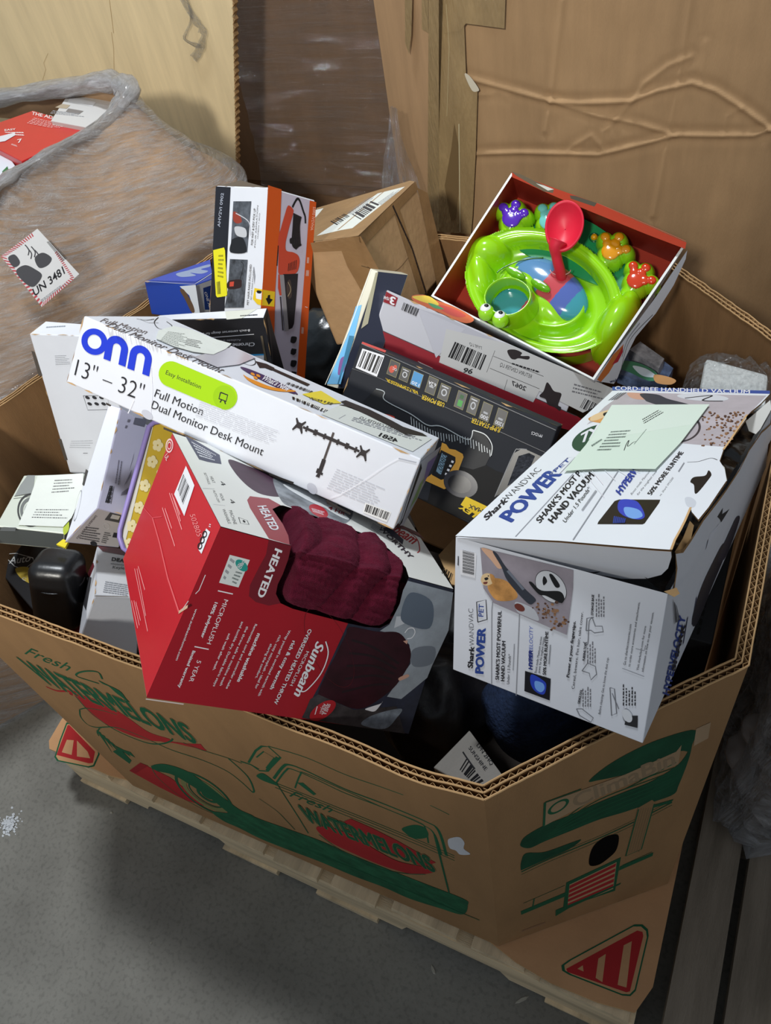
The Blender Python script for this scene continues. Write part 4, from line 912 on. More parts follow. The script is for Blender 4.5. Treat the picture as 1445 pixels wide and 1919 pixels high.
cutF = [eL, (722, 560), (700, 620), (678, 665), (670, 705), (690, 745), (740, 768), (830, 792), (900, 810), (975, 830), (1050, 845), (1110, 850), (1150, 830), (1180, 790), (1195, 740), (1205, 700), eR]
b.poly([A_] + cutF + [B_, C_, D_], RED_SHADE)
PH1 = M((38, 42, 58), .35, .5, None, .25, name='photo_dark_blue', vscale=40); PHD = M((46, 16, 26), .4, .4, None, .25, name='photo_throw', vscale=26); PHG = M((150, 158, 166), .4, .4, None, .12, name='photo_bedding', vscale=20)
b.poly([(975, 830), (1050, 845), (1110, 850), (1150, 830), (1180, 790), (1195, 740), (1205, 700), eR, B_, C_, (780, 1228), (860, 1080), (920, 950)], PH1)
b.poly([(1195, 745), (1208, 690), (1228, 650), (1420, 700), (1400, 860), (1330, 1010), (1310, 1060), (1200, 1150), (1140, 1140), (1240, 1000), (1235, 920), (1190, 880), (1110, 862), (1150, 835)], PHG)
b.poly([(1170, 850), (1215, 830), (1230, 800), (1180, 800)], M((196, 200, 206), .4)); b.poly([(1240, 700), (1330, 740), (1320, 850), (1215, 830), (1200, 780)], M((94, 106, 120), .4), True); b.poly([(1250, 940), (1340, 930), (1330, 1000), (1250, 1010)], M((116, 124, 134), .4), True)
b.poly([(985, 845), (1100, 865), (1190, 870), (1235, 930), (1238, 985), (1210, 1045), (1160, 1110), (1060, 1180), (1000, 1190), (930, 1165), (850, 1140), (880, 1050), (930, 950), (965, 880)], PHD, True)
for k in range(5): b.line([(990 - 10 * k, 900 + 55 * k), (1080, 930 + 40 * k), (1190 - 10 * k, 1000 + 22 * k)], .003, M((28, 10, 18), .5), True)
b.line([(1215, 870), (1230, 852), (1250, 850), (1258, 868), (1245, 890), (1225, 895)], .0012, WINK, True); b.poly([(1190, 1060), (1225, 1045), (1232, 1055), (1195, 1072)], M((206, 160, 140), .5), True); b.poly([(1208, 905), (1228, 900), (1224, 918)], M((206, 160, 140), .5))
b.poly([(815, 1150), (850, 1130), (940, 1170), (1000, 1195), (1180, 1180), (1215, 1296), (980, 1262), (782, 1230)], M((58, 54, 56), .5, .3, None, .3, vscale=50)); b.poly([(1050, 1190), (1110, 1170), (1120, 1162), (1090, 1200), (1060, 1198)], WINK, True); b.poly([(1040, 1240), (1100, 1210), (1200, 1190), (1180, 1230), (1130, 1275), (1040, 1262)], M((110, 118, 128), .5, .3, None, .3, vscale=60), True)
b.ring((895, 930), (1000, 1010), (880, 780), M((90, 20, 30), .5), .01)
bd = M((112, 20, 34), .4); b.poly([eL, (722, 560), (700, 620), (678, 665), (670, 705), (690, 745), (640, 755), (585, 740), (556, 715), (560, 670), (600, 590), (628, 540), (640, 475)], bd)
b.text('HEATED', (668, 512), (590, 712), (697, 524), WINK, .035)
b.poly([(475, 540), (560, 562), (512, 678), (430, 658)], M((216, 222, 220), .5)); TEAL = M((36, 150, 140), .5); b.ell((525, 585), (550, 590), (518, 560), TEAL); b.text('OEKO', (530, 564), (512, 596), (540, 568), WINK, .02); b.text('TEX', (515, 570), (503, 592), (525, 573), WINK, .02)
b.lines([(500, 560), (480, 545), (440, 640), (452, 652)], 4, GREY, seed=3); b.lines([(530, 612), (500, 605), (475, 655), (500, 668)], 4, M((110, 120, 120), .5), seed=4)
def vt(t, x0, y0, x1, y1, h, m=WINK, bold=.01, sh=0):    # text running down the front
    dx_, dy_ = x1 - x0, y1 - y0; L = math.hypot(dx_, dy_); b.text(t, (x0, y0), (x1, y1), (x0 + h * .97, y0 + h * .25), m, bold, sh)
b.line([(425, 692), (488, 706)], .0012, WINK); b.line([(326, 928), (386, 940)], .0012, WINK)
vt('MICROPLUSH', 452, 728, 378, 915, 18, bold=0); vt('100% polyester', 412, 740, 352, 890, 13, bold=.03); vt('5 YEAR', 338, 985, 302, 1075, 18, bold=0); vt('limited warranty', 318, 945, 256, 1100, 13, bold=.03); vt('www.sunbeamhome.com', 330, 768, 246, 985, 10)
b.line([(272, 775), (300, 735)], .0008, WINK); b.line([(330, 705), (345, 690), (372, 625)], .0008, WINK)
vt('machine washable', 592, 872, 505, 1075, 16, bold=.03)
for t, (x0, y0, x1, y1) in (('Removable cord and controller make', (582, 832, 458, 1105)), ('the throw safe to machine wash', (546, 842, 432, 1092)), ('and tumble dry. Durable fabric stays', (525, 822, 404, 1095)), ('soft wash after wash.', (470, 872, 402, 1028))): vt(t, x0, y0, x1, y1, 10)
vt('rich & cozy warmth', 740, 902, 644, 1105, 15, bold=.03)
for t, (x0, y0, x1, y1) in (('Wrap yourself in oversized warmth with', (724, 858, 594, 1135)), ('rich, cozy microplush - ideal for', (684, 880, 580, 1105)), ('sharing the comfort.', (646, 915, 582, 1060))): vt(t, x0, y0, x1, y1, 10)
vt('OVERSIZED HEATED THROW', 808, 852, 660, 1168, 15, bold=.02); vt('MICROPLUSH', 798, 945, 728, 1090, 13, bold=0)
vt('Sunbeam', 842, 905, 744, 1132, 38, bold=.03, sh=.3); b.line([(880, 905), (890, 960), (860, 1040), (800, 1110), (772, 1115)], .0014, WINK, True)
b.ell((868, 1198), (922, 1180), (880, 1158), M((176, 34, 44), .4)); b.text('SENSE &', (888, 1168), (868, 1212), (902, 1172), WINK, .01); b.text('ADJUST', (872, 1168), (852, 1212), (886, 1172), WINK, .01); b.line([(845, 1180), (835, 1215)], .001, WINK)
b.line([(120, 1150), (280, 1172)], .0014, M((214, 200, 196), .5))
# top, white
b.on('top'); T0, T1 = ic((0,1,1)), ic((1,1,1))
cutT = [eL, (728, 500), (722, 462), (700, 415), (655, 350), (665, 334), (700, 334), (790, 362), (900, 405), (1000, 438), (1080, 468), (1150, 520), (1190, 560), (1220, 598), eR]
b.poly([A_] + cutT + [B_, T1, T0], OFFW)
b.poly([eL, (728, 500), (722, 462), (700, 415), (655, 350), (650, 336), (690, 333), (640, 305), (560, 295), (548, 312), (560, 345), (600, 410), (640, 475)], M((150, 28, 44), .4)); b.text('HEATED', (592, 338), (650, 440), (628, 335), WINK, .035)
b.poly([(285, 38), (330, 60), (432, 120), (440, 160), (380, 150), (345, 140)], M((58, 60, 86), .45)); b.lines([(310, 60), (425, 125), (425, 150), (350, 130)], 5, WINK, seed=4, dens=.8)
b.poly([(470, 140), (560, 170), (660, 210), (720, 250), (700, 295), (620, 290), (560, 260), (500, 200)], M((70, 46, 62), .45, .3, None, .15, vscale=30), True); b.poly([(660, 215), (760, 250), (880, 300), (990, 345), (980, 400), (930, 412), (850, 385), (740, 345), (690, 310)], M((122, 126, 130), .45, .3, None, .3, vscale=40), True)
b.poly([(700, 245), (800, 262), (860, 300), (930, 330), (900, 350), (800, 310)], M((226, 228, 228), .5), True)
b.ell((850, 358), (890, 370), (845, 332), M((180, 40, 52), .4)); b.lines([(820, 345), (880, 362), (876, 378), (826, 362)], 3, WINK, seed=3); b.ell((915, 355), (975, 385), (890, 328), M((226, 228, 226), .5)); b.text('4 HR', (890, 350), (960, 378), (896, 336), M((150, 40, 50), .5), .02)
for (x, y, t1, t2) in ((430, 232, 'HEAT', 'SETTINGS'), (470, 308, 'HOUR', 'AUTO-OFF'), ):
    b.text('4', (x, y), (x + 12, y + 20), (x + 18, y - 2), INK, .0)
b.text('HEAT', (390, 212), (402, 240), (402, 211), INK); b.text('SETTINGS', (364, 196), (384, 245), (374, 196), INK); b.text('HOUR', (430, 285), (442, 315), (442, 284), INK); b.text('AUTO-OFF', (402, 270), (424, 322), (412, 270), INK)
b.text('MACHINE', (470, 356), (492, 415), (484, 355), INK); b.text('WASHABLE', (442, 350), (468, 412), (455, 350), INK); b.line([(512, 385), (548, 398), (556, 415), (520, 410)], .0009, INK, close=True); b.ell((535, 402), (541, 404), (534, 397), INK, 10)
b.line([(360, 262), (410, 265)], .0005, GREY); b.line([(405, 330), (455, 335)], .0005, GREY)
SRED = M((178, 34, 46), .5); b.text('Sunbeam', (1102, 405), (1250, 500), (1130, 375), SRED, .03, .3); b.poly([(1120, 430), (1150, 425), (1210, 480), (1205, 500)], M((40, 44, 64), .5)); b.text('WORTHY', (1100, 432), (1238, 560), (1116, 424), M((60, 50, 60), .5), .03); b.lines([(1080, 410), (1130, 440), (1110, 460), (1070, 430)], 4, GREY, seed=8)
b.line([(1190, 415), (1262, 470), (1278, 520), (1268, 535)], .0014, SRED, True); b.bars([(1380, 595), (1420, 625), (1410, 655), (1370, 620)], BLACK, 16, 3); b.poly([(1080, 395), (1180, 410), (1270, 450), (1300, 480), (1220, 440)], M((120, 80, 80), .5, .3, None, .3, vscale=50))
# left side, red
b.on('left'); b.poly([(292, 165), (328, 248), (285, 378), (242, 285)], WINK); b.bars([(282, 200), (310, 262), (282, 335), (258, 268)], INK, 18, 5)
b.ring((222, 80), (236, 92), (230, 52), M((232, 190, 190), .5), .25); b.ring((222, 80), (230, 86), (226, 64), M((232, 190, 190), .5), .3); b.text('UL', (202, 125), (210, 145), (214, 112), M((232, 190, 190), .5), .02)
PK = M((238, 150, 150), .5)
for p in (((222, 280), (275, 435)), ((232, 282), (270, 400)), ((240, 300), (268, 372)), ((192, 342), (245, 505)), ((203, 345), (232, 430)), ((75, 600), (130, 865)), ((85, 600), (122, 800)), ((62, 735), (88, 852)), ((72, 735), (95, 840)), ((80, 740), (100, 820)), ((90, 590), (118, 690))): b.line([p[0], p[1]], .0014, PK)
b.line([(150, 385), (180, 490), (215, 640), (262, 782)], .0022, M((226, 96, 100), .5)); b.line([(112, 342), (150, 385), (190, 380)], .0012, M((214, 70, 80), .5)); b.line([(262, 785), (300, 760)], .003, M((206, 170, 140), .6)); b.text('502805', (308, 372), (340, 465), (330, 368), PK, -.01)
b.poly([(378, 430), (395, 445), (358, 538), (345, 520)], WINK)
for a in ((372, 455), (362, 480), (352, 505)): b.ring(a, (a[0] + 9, a[1] + 6), (a[0] + 5, a[1] - 14), INK, .4)
b.lines([(392, 408), (402, 412), (398, 428), (388, 425)], 2, WINK, seed=2)
tr = tag(b.build('heated_throw_box'), 'red and white carton with an open window showing a burgundy throw, HEATED on its corner', 'box')
for i in range(len(HEX['throw'])): pass
BX = {'throw': b}
# the burgundy throw behind the window
ex_ = (b.c[(1,0,1)] - b.c[(0,0,1)]); Lx = ex_.length; ex_ = ex_.normalized(); oA = b.c[(0,0,1)]
dn = (b.c[(0,0,0)] - b.c[(0,0,1)]).normalized(); bk = (b.c[(0,1,1)] - b.c[(0,0,1)]).normalized()
nF = b.faces['front'].n; nT = b.faces['top'].n
vs = []; fs = []; NU, NV = 150, 150; s0, s1 = .17, .90
WN = cutF + [p for p in cutT[::-1][1:-1]]
def inside(p, P):
    c = False
    for i in range(len(P)):
        (x1, y1), (x2, y2) = P[i - 1], P[i]
        if (y1 > p[1]) != (y2 > p[1]) and p[0] < (x2 - x1) * (p[1] - y1) / (y2 - y1) + x1: c = not c
    return c
for i in range(NU + 1):
    u = i / NU; s_ = s0 + (s1 - s0) * u
    for k in range(NV + 1):
        v = k / NV * 2 - 1                         # -1 far on the top, +1 low on the front
        if v < 0: a_ = -v * .13; base = oA + ex_ * (s_ * Lx) + bk * a_
        else: a_ = v * .15; base = oA + ex_ * (s_ * Lx) + dn * a_
        wF = 1 / (1 + math.exp(-v * 9)); nrm = (nF * wF + nT * (1 - wF)).normalized()
        rnd = -.020 * math.exp(-(v / .20) ** 2)            # rounded over the edge
        pr = base + nrm * (-.01); pr = pr - CAM_C; pc = ((722.5 + FPX * pr.dot(RX) / pr.dot(RZ) - m2[0]) / m2[2], (959.5 + FPX * pr.dot(RY) / pr.dot(RZ) - m2[1]) / m2[2])
        dd = min(segd(pc, WN[q], WN[(q + 1) % len(WN)]) for q in range(len(WN))) * (1 if inside(pc, WN) else -1)
        q = (u - .5) * 7.0 + .9 * v + .35 * math.sin(v * 2.2) + .5 * noise.noise(V((u * 3, v * 2, 0)))
        fold = (abs(math.sin(q * 1.9 + .9 * v)) ** .6) * .0075 - .002 + .0007 * math.sin(v * 95 + 2 * noise.noise(V((u * 6, v * 2, 5)))) * (v > 0)
        g = min(1, max(0, (dd - 2) / 42)); g = g * g * (3 - 2 * g)
        d_ = -.022 + g * (.024 + fold) + rnd * (.35 + .15 * g) + .0011 * noise.noise(V((u * 55, v * 55, 3))) + g * .003 * noise.noise(V((u * 9, v * 9, 1)))
        vs.append(base + nrm * d_)
for i in range(NU):
    for k in range(NV): a_ = i * (NV + 1) + k; fs.append((a_, a_ + 1, a_ + NV + 2, a_ + NV + 1))
FAB = M((74, 12, 30), .95, .1, (900, .9, .003), .0, name='burgundy_plush', vscale=40, rgb2=(100, 22, 44))
FAB.node_tree.nodes['Principled BSDF'].inputs['Sheen Weight'].default_value = .25; FAB.node_tree.nodes['Principled BSDF'].inputs['Sheen Tint'].default_value = (.6, .15, .25, 1)
o = mesh('throw_blanket', vs, fs, FAB, None, True); o.modifiers.new('t', 'SOLIDIFY').thickness = .004
tag(o, 'folded burgundy plush throw bulging through the window of the red carton', 'blanket')

# ------------------------------------------------------------------ hand vacuum box with torn lid
b = Box(HEX['vacuum'], {'*': WHITE, 'back': WHITE2}, skip=('top',), r=.0008, tf=m4)
b.on('front')
SB = M((44, 72, 150), .5); SK = M((36, 36, 42), .5)
b.text('Shark', (110, 1318), (118, 1222), (88, 1314), SK, .04); b.text('WANDVAC', (118, 1218), (113, 1052), (96, 1216), SK, -.02); b.text('POWER', (158, 1342), (168, 1140), (122, 1338), SB, .05); b.line([(133, 1112), (128, 1022), (170, 1012), (175, 1100)], .0009, SK, close=True); b.text('PET', (158, 1088), (160, 1032), (136, 1086), SB, .01)
b.text("SHARK'S MOST POWERFUL", (228, 1370), (240, 1062), (212, 1368), SK, .03); b.text('HAND VACUUM', (252, 1376), (258, 1198), (236, 1374), SK, .03); b.text('Under 1.5 Pounds*', (274, 1390), (282, 1256), (262, 1388), SK); b.lines([(286, 1398), (290, 1400), (304, 1135), (298, 1133)], 1, GREY, seed=3, dens=.5)
b.line([(195, 1388), (196, 1060), (200, 1020)], .0009, GREY); b.line([(305, 1440), (320, 1075)], .0009, GREY)
PHM = M((150, 142, 150), .45, .3, None, .08, name='photo_floor', vscale=30)
b.poly([(145, 778), (562, 878), (560, 960), (532, 1168), (410, 1115), (330, 1080), (205, 1025), (160, 960)], PHM)
DOGA = M((196, 142, 82), .6, .2, None, .18, name='photo_dog', vscale=60); DOGB = M((226, 196, 150), .6)
def dog(b, o, s, f=(1, 0), g=(0, 1)):
    P = lambda x, y: (o[0] + s * (x * f[0] + y * g[0]), o[1] + s * (x * f[1] + y * g[1]))
    b.poly([P(45, 30), P(70, 22), P(115, 35), P(150, 70), P(165, 100), P(150, 118), P(110, 125), P(70, 120), P(45, 95), P(30, 60)], DOGA, True)
    b.poly([P(0, 30), P(8, 8), P(28, 0), P(50, 6), P(62, 22), P(52, 45), P(30, 55), P(10, 50)], DOGB, True); b.poly([P(40, 4), P(58, 10), P(66, 35), P(58, 52), P(48, 35)], DOGA, True); b.poly([P(16, 22), P(30, 18), P(34, 26), P(22, 32)], INK, True); b.ell(P(34, 12), P(37, 12), P(34, 9), INK, 8); b.poly([P(12, 40), P(30, 38), P(26, 48), P(14, 48)], M((120, 60, 50), .6), True)
dog(b, (148, 892), 1.0); b.poly([(150, 780), (205, 795), (232, 835), (245, 865), (225, 870), (195, 835)], M((214, 170, 140), .6), True)
b.poly([(202, 797), (222, 805), (262, 865), (345, 960), (392, 1005), (388, 1022), (362, 1028), (300, 965), (262, 915), (240, 862)], M((52, 56, 66), .4, .5), True); b.line([(268, 880), (340, 965)], .003, M((110, 116, 128), .3, .6))
b.ell((462, 952), (532, 968), (452, 880), M((206, 208, 212), .5)); b.ring((462, 952), (532, 968), (452, 880), INK, .03)
b.poly([(365, 935), (378, 932), (420, 968), (500, 972), (522, 1000), (515, 1022), (500, 1022), (440, 992), (408, 985)], BLACK, True); b.poly([(430, 905), (440, 912), (445, 930), (430, 945), (425, 925)], BLACK, True); b.poly([(455, 900), (470, 898), (500, 940), (498, 955), (480, 950)], BLACK, True)
b.poly([(305, 1020), (375, 1045), (400, 1075), (405, 1105), (350, 1085), (310, 1062)], M((190, 192, 198), .4), True); b.ell((322, 1045), (345, 1055), (325, 1030), M((110, 50, 40), .5))
R2 = random.Random(5); KB = [M((120, 84, 58), .6), M((78, 52, 40), .6), M((150, 110, 78), .6)]
def kibble(b, c, n, sx, sy, r0=4, r1=8):
    for i in range(n):
        x = c[0] + R2.gauss(0, sx); y = c[1] + R2.gauss(0, sy); r_ = R2.uniform(r0, r1); b.ell((x, y), (x + r_, y + r_ * .2), (x - .2 * r_, y - r_ * .8), R2.choice(KB), 8)
for i in range(60):
    t = R2.random(); x = 395 + 120 * t + R2.gauss(0, 8 + 14 * t); y = 1030 + 75 * t + R2.gauss(0, 12 + 22 * t); r_ = R2.uniform(3, 6 + 4 * t); b.ell((x, y), (x + r_, y + 1), (x, y - r_ * .8), R2.choice(KB), 7)
b.text('HYPERVELOCITY', (378, 1325), (380, 1130), (362, 1323), M((90, 110, 190), .5), .0, .15); b.text('HYPER', (378, 1325), (379, 1238), (361, 1323), M((36, 50, 130), .5), .04, .15)
for i, t in enumerate(('Boost mode: Maximum suction', 'power for the toughest messes.')): b.text(t, (396 + 15 * i, 1340), (422 + 12 * i, 1178), (386 + 15 * i, 1338), SK)
b.text('50% MORE RUNTIME', (438, 1348), (450, 1155), (424, 1346), SK, .03); b.lines([(445, 1352), (452, 1352), (468, 1160), (460, 1158)], 1, GREY, seed=5)
b.poly([(345, 1330), (460, 1365), (455, 1462), (342, 1420)], M((14, 16, 26), .35, .5)); b.poly([(375, 1345), (430, 1375), (440, 1400), (428, 1435), (390, 1420), (370, 1385)], M((40, 70, 190), .35, .5), True); b.poly([(390, 1375), (425, 1385), (432, 1410), (415, 1425), (392, 1408)], M((120, 170, 240), .35), True)
b.bars([(50, 785), (125, 800), (118, 912), (58, 895)], BLACK, 3, 4) if 0 else None
b.poly([(52, 785), (128, 802), (122, 915), (55, 898)], M((236, 236, 240), .5))
for k in range(22):
    y = 790 + k * 4.6; b.poly([(66, y), (118, y + 12), (118, y + 12 + (2.8 if k % 3 else 1.4)), (66, y + (2.8 if k % 3 else 1.4))], BLACK)
b.lines([(45, 790), (50, 792), (48, 885), (42, 882)], 1, SK, seed=1)
b.text('Power at your fingertips.', (542, 1360), (572, 1108), (530, 1356), SK, .03); b.text('Cereal, beware. Pet hair, take cover.', (565, 1412), (606, 1066), (553, 1410), SK, 0)
TH_ = M((120, 122, 128), .5)
b.line([(605, 1200), (625, 1210), (632, 1110), (652, 1090)], .0008, TH_, True)
b.line([(618, 1150), (622, 1095), (645, 1090), (660, 1130), (690, 1130), (695, 1155), (655, 1160), (640, 1148)], .0009, TH_, close=True); b.text('STORAGE BASE', (650, 1082), (654, 990), (640, 1080), SK, .02); b.lines([(656, 1085), (700, 1095), (706, 998), (662, 990)], 4, M((110, 110, 116), .5), .6, 3) if 0 else None
def rlines(b, x0, y0, n, dx_, L, m=M((120, 120, 126), .5)):    # small rotated lines of print reading upwards
    for i in range(n):
        LL = L * R2.uniform(.7, 1); x = x0 + dx_ * i; y = y0
        while y > y0 - LL:
            l = R2.uniform(6, 18); b.line([(x, y), (x + l * .05, y - l)], .0011, m); y -= l + 5
rlines(b, 664, 1088, 4, 11, 95); b.line([(600, 1330), (625, 1295), (660, 1310), (665, 1345), (640, 1370), (632, 1340)], .0009, TH_, close=True); b.text('FURFINS TOOL', (612, 1285), (622, 1200), (602, 1283), SK, .02); rlines(b, 625, 1295, 4, 11, 85)
b.line([(575, 1500), (600, 1500), (650, 1540), (640, 1560), (590, 1530)], .0009, TH_, close=True); b.text('CREVICE TOOL', (590, 1478), (602, 1415), (580, 1476), SK, .02); rlines(b, 604, 1490, 4, 11, 80)
b.text('Before cleaning: Get to know the dust cup.', (682, 1525), (720, 1270), (672, 1522), SK, .0); b.line([(725, 1405), (745, 1410), (755, 1520), (732, 1530)], .0009, TH_, close=True); b.line([(735, 1430), (765, 1500)], .0008, TH_)
b.ring((805, 1535), (830, 1545), (803, 1500), INK, .05); b.poly([(800, 1530), (850, 1530), (848, 1585), (790, 1570)], M((40, 40, 44), .5)); b.ell((802, 1530), (825, 1540), (800, 1502), M((226, 228, 232), .5)); rlines(b, 785, 1485, 5, 13, 90, INK)
b.text('Go to sharkaccessories.com', (795, 1305), (822, 1122), (784, 1302), SK, .0); b.text('to order more accessories and attachments.', (815, 1312), (860, 1022), (805, 1310), SK, .0); b.text('Visit sharkclean.com for more', (852, 1328), (888, 1130), (842, 1326), SK, .0); b.text('information on how to use your vacuum.', (875, 1335), (922, 1068), (865, 1332), SK, .0)
b.line([(780, 1318), (878, 1355)], .0006, GREY); b.line([(840, 1230), (878, 1240), (885, 1215)], .0006, GREY)
b.on('right')
b.text('HYPERVELOCITY', (985, 1440), (1060, 1090), (958, 1430), SB, .04); b.text('SHARK', (1010, 1330), (1060, 1120), (995, 1325), SK, .05)
for k in range(3): b.line([(1010 + 40 * k, 1300 - 90 * k), (1030 + 40 * k, 1180 - 90 * k)], .004, M((60, 66, 96), .5))
b.poly([(1090, 1100), (1130, 960), (1190, 830), (1230, 760), (1240, 800), (1180, 950), (1110, 1120)], M((46, 48, 58), .4), True); b.poly([(1205, 830), (1260, 700), (1290, 640), (1300, 660), (1240, 820)], M((60, 60, 72), .4), True); b.bars([(1002, 1010), (1020, 1040), (1035, 1100), (1008, 1120)], INK, 12, 4)
b.poly([(1110, 760), (1180, 700), (1300, 540), (1440, 330), (1445, 350), (1300, 580), (1180, 760)], M((186, 180, 188), .5)) if 0 else None
# right wall standing above the edge, torn along the corrugation
Fr = b.faces['right']
s2 = Sheet(m4, .0002); s2.F = Fr
s2.poly([(1005, 975), (1018, 880), (1012, 800), (1050, 790), (1085, 740), (1140, 650), (1215, 555), (1240, 520), (1300, 430), (1345, 340), (1400, 262), (1460, 205), (1470, 245), (1385, 395), (1290, 545), (1200, 680), (1100, 830), (1030, 955)], WHITE)
s2.line([(1005, 975), (1018, 880), (1012, 800), (1050, 790), (1085, 740), (1140, 650), (1215, 555), (1240, 520), (1300, 430), (1345, 340), (1400, 262), (1460, 205)], .0045, M((150, 116, 78), .9, .1, (300, .8, .003), .2, vscale=60))
s2.poly([(1165, 720), (1212, 668), (1200, 700), (1150, 790)], M((226, 228, 236), .5)); s2.poly([(1200, 640), (1225, 600), (1222, 628), (1255, 605), (1218, 665), (1210, 650)], M((30, 26, 26), .8))
vb = tag(b.build('hand_vacuum_box'), 'large white hand vacuum carton with torn lid and dog photo at the right rim', 'box')
s2.build('torn_side_panel', vb)
# the lifted lid with its tuck flap
cs = b.c; LFR = onray((1259, 1018), cs[(1,0,1)] + V((0, -.004, .045))); LBR = onray((1447, 738), cs[(1,1,1)] + V((.0, 0, .018)))
LA = cs[(0,0,1)]; LB = cs[(0,1,1)]
FLd = Face(LA + V((0, 0, .0005)), LFR, LBR, LB + V((0, 0, .0005)))
s = Sheet(m4, .0002); s.F = FLd
lid = [(32, 728), (735, 78), (800, 75), (1440, 92), (1400, 135), (1338, 185), (1318, 160), (1335, 200), (1300, 250), (1262, 300), (1232, 342), (1215, 392), (1238, 430), (1246, 480), (1215, 525), (1165, 600), (1120, 655), (1090, 620), (1086, 600), (1060, 660), (1040, 700), (1015, 745), (998, 790), (920, 785), (500, 750)]
s.poly(lid, WHITE2)
s.poly([(735, 60), (1440, 78), (1440, 92), (735, 76)], M((56, 84, 160), .45)); s.text('CORD-FREE HANDHELD VACUUM', (748, 75), (1350, 92), (748, 58), WINK, .02)
s.text('Shark', (172, 660), (268, 572), (158, 640), SK, .045); s.text('WANDVAC', (268, 570), (420, 432), (240, 560), SK, -.015); s.text('POWER', (285, 666), (508, 452), (228, 640), SB, .05); s.line([(458, 452), (535, 378), (570, 376), (498, 452)], .001, GREY, close=True); s.text('PET', (482, 444), (550, 388), (468, 436), SB, .01)
s.text("SHARK'S MOST P", (412, 672), (598, 452), (392, 655), SK, .04); s.text('HAND VACUUM', (470, 672), (655, 460), (446, 655), SK, .04); s.text('Under 1.5 Pounds*', (526, 672), (640, 520), (512, 660), SK, 0); s.lines([(555, 672), (562, 680), (705, 480), (695, 474)], 1, GREY, seed=3, dens=.5)
s.line([(302, 732), (560, 450)], .0012, GREY); s.line([(560, 748), (760, 442)], .0012, GREY); s.line([(760, 442), (800, 400)], .0006, GREY)
PHL = M((186, 178, 182), .45, .3, None, .05, name='photo_lid', vscale=20)
s.poly([(790, 85), (1425, 100), (1338, 190), (1300, 250), (1240, 330), (1030, 312), (1110, 190), (810, 150), (620, 230), (700, 150)], PHL)
s.poly([(815, 160), (760, 165), (680, 180), (630, 200), (640, 215), (690, 225), (730, 240), (770, 200), (812, 185)], DOGA, True); s.poly([(640, 195), (680, 175), (720, 165), (715, 185), (680, 205), (640, 214)], DOGB, True); s.poly([(695, 180), (720, 172), (730, 182), (700, 192)], INK, True)
s.poly([(802, 88), (850, 88), (935, 95), (950, 110), (870, 118), (820, 110)], M((206, 160, 136), .6), True); s.poly([(860, 92), (935, 95), (985, 115), (1080, 140), (1085, 155), (990, 155), (900, 130), (880, 118)], M((58, 62, 72), .4, .5), True)
s.ell((1140, 108), (1255, 116), (1150, 92), M((214, 216, 220), .5)); s.line([(1060, 112), (1180, 100), (1140, 122), (1230, 125)], .003, INK, True)
s.ring((1045, 250), (1130, 250), (1060, 190), M((60, 56, 62), .4), .12)
for i in range(120):
    x = R2.uniform(1130, 1330); y = R2.uniform(175, 325)
    if (x - 1130) + (y - 175) * .2 > 8 and x < 1330 - (y - 190) * .55: r_ = R2.uniform(4, 8); s.ell((x, y), (x + r_, y), (x, y - r_ * .7), R2.choice(KB), 7)
GRN = M((36, 76, 58), .45); s.ell((650, 290), (745, 270), (665, 232), GRN); s.text('7X', (600, 312), (682, 268), (596, 272), WINK, .04); s.text('MORE SUCTION', (640, 328), (720, 250), (650, 320), WINK, .01)
s.text('HYPERVELOCITY', (770, 548), (868, 408), (748, 530), SB, .03, .15) if 0 else s.text('HYPERV', (772, 548), (850, 442), (748, 532), M((44, 66, 160), .5), .04, .15)
s.text('Boost mode: Maximum', (822, 546), (905, 440), (816, 538), SK); s.text('for the toughest mess', (850, 548), (935, 440), (844, 540), SK); s.text('50% MORE RUNTIME', (910, 546), (1055, 355), (890, 540), SK, .04); s.text('vs. Shark WV200', (950, 552), (1010, 470), (944, 546), SK); s.lines([(1012, 465), (1018, 470), (1075, 380), (1070, 374)], 1, GREY, seed=4)
s.poly([(765, 565), (950, 566), (945, 580), (880, 672), (870, 677), (668, 676), (672, 665), (745, 572)], M((16, 18, 26), .35, .5)); s.poly([(770, 568), (830, 568), (860, 590), (880, 640), (850, 655), (790, 640), (760, 610)], M((44, 66, 190), .35, .5), True); s.poly([(790, 600), (850, 610), (870, 640), (830, 652), (795, 635)], M((120, 170, 235), .35), True)
for k in range(7): s.line([(745 + 8 * k, 640 + 2 * k), (740 + 8 * k, 672)], .0012, M((30, 60, 150), .4))
s.bars([(760, 88), (800, 86), (755, 118), (715, 122)], INK, 14, 3)
s.poly([(1084, 486), (1100, 465), (1150, 458), (1165, 435), (1178, 450), (1170, 470), (1110, 540), (1100, 500)], BLACK, True)
s.line([(1070, 398), (1120, 395), (1175, 380), (1205, 388)], .0012, M((60, 60, 64), .6), True); s.poly([(1060, 560), (1085, 555), (1110, 575), (1100, 600), (1070, 595)], M((206, 210, 216), .6), True)
s.line([(998, 790), (1015, 745), (1040, 700), (1060, 660), (1086, 600)], .002, CARD_EDGE); s.line([(1232, 342), (1262, 300), (1338, 185)], .0022, CARD_EDGE)
s.line([(500, 432), (560, 380), (700, 560)], .0006, M((244, 248, 250), .2, .8))
for k in range(6): s.line([(560 + 60 * k, 400 + 8 * k), (640 + 55 * k, 520 - 18 * k)], .0007, M((244, 248, 252), .15, .9))
s.build('lid', vb); s = Sheet(m4, -.0016); s.F = Face(*FLd.P); s.poly(lid, CARD); s.build('lid_backing', vb)
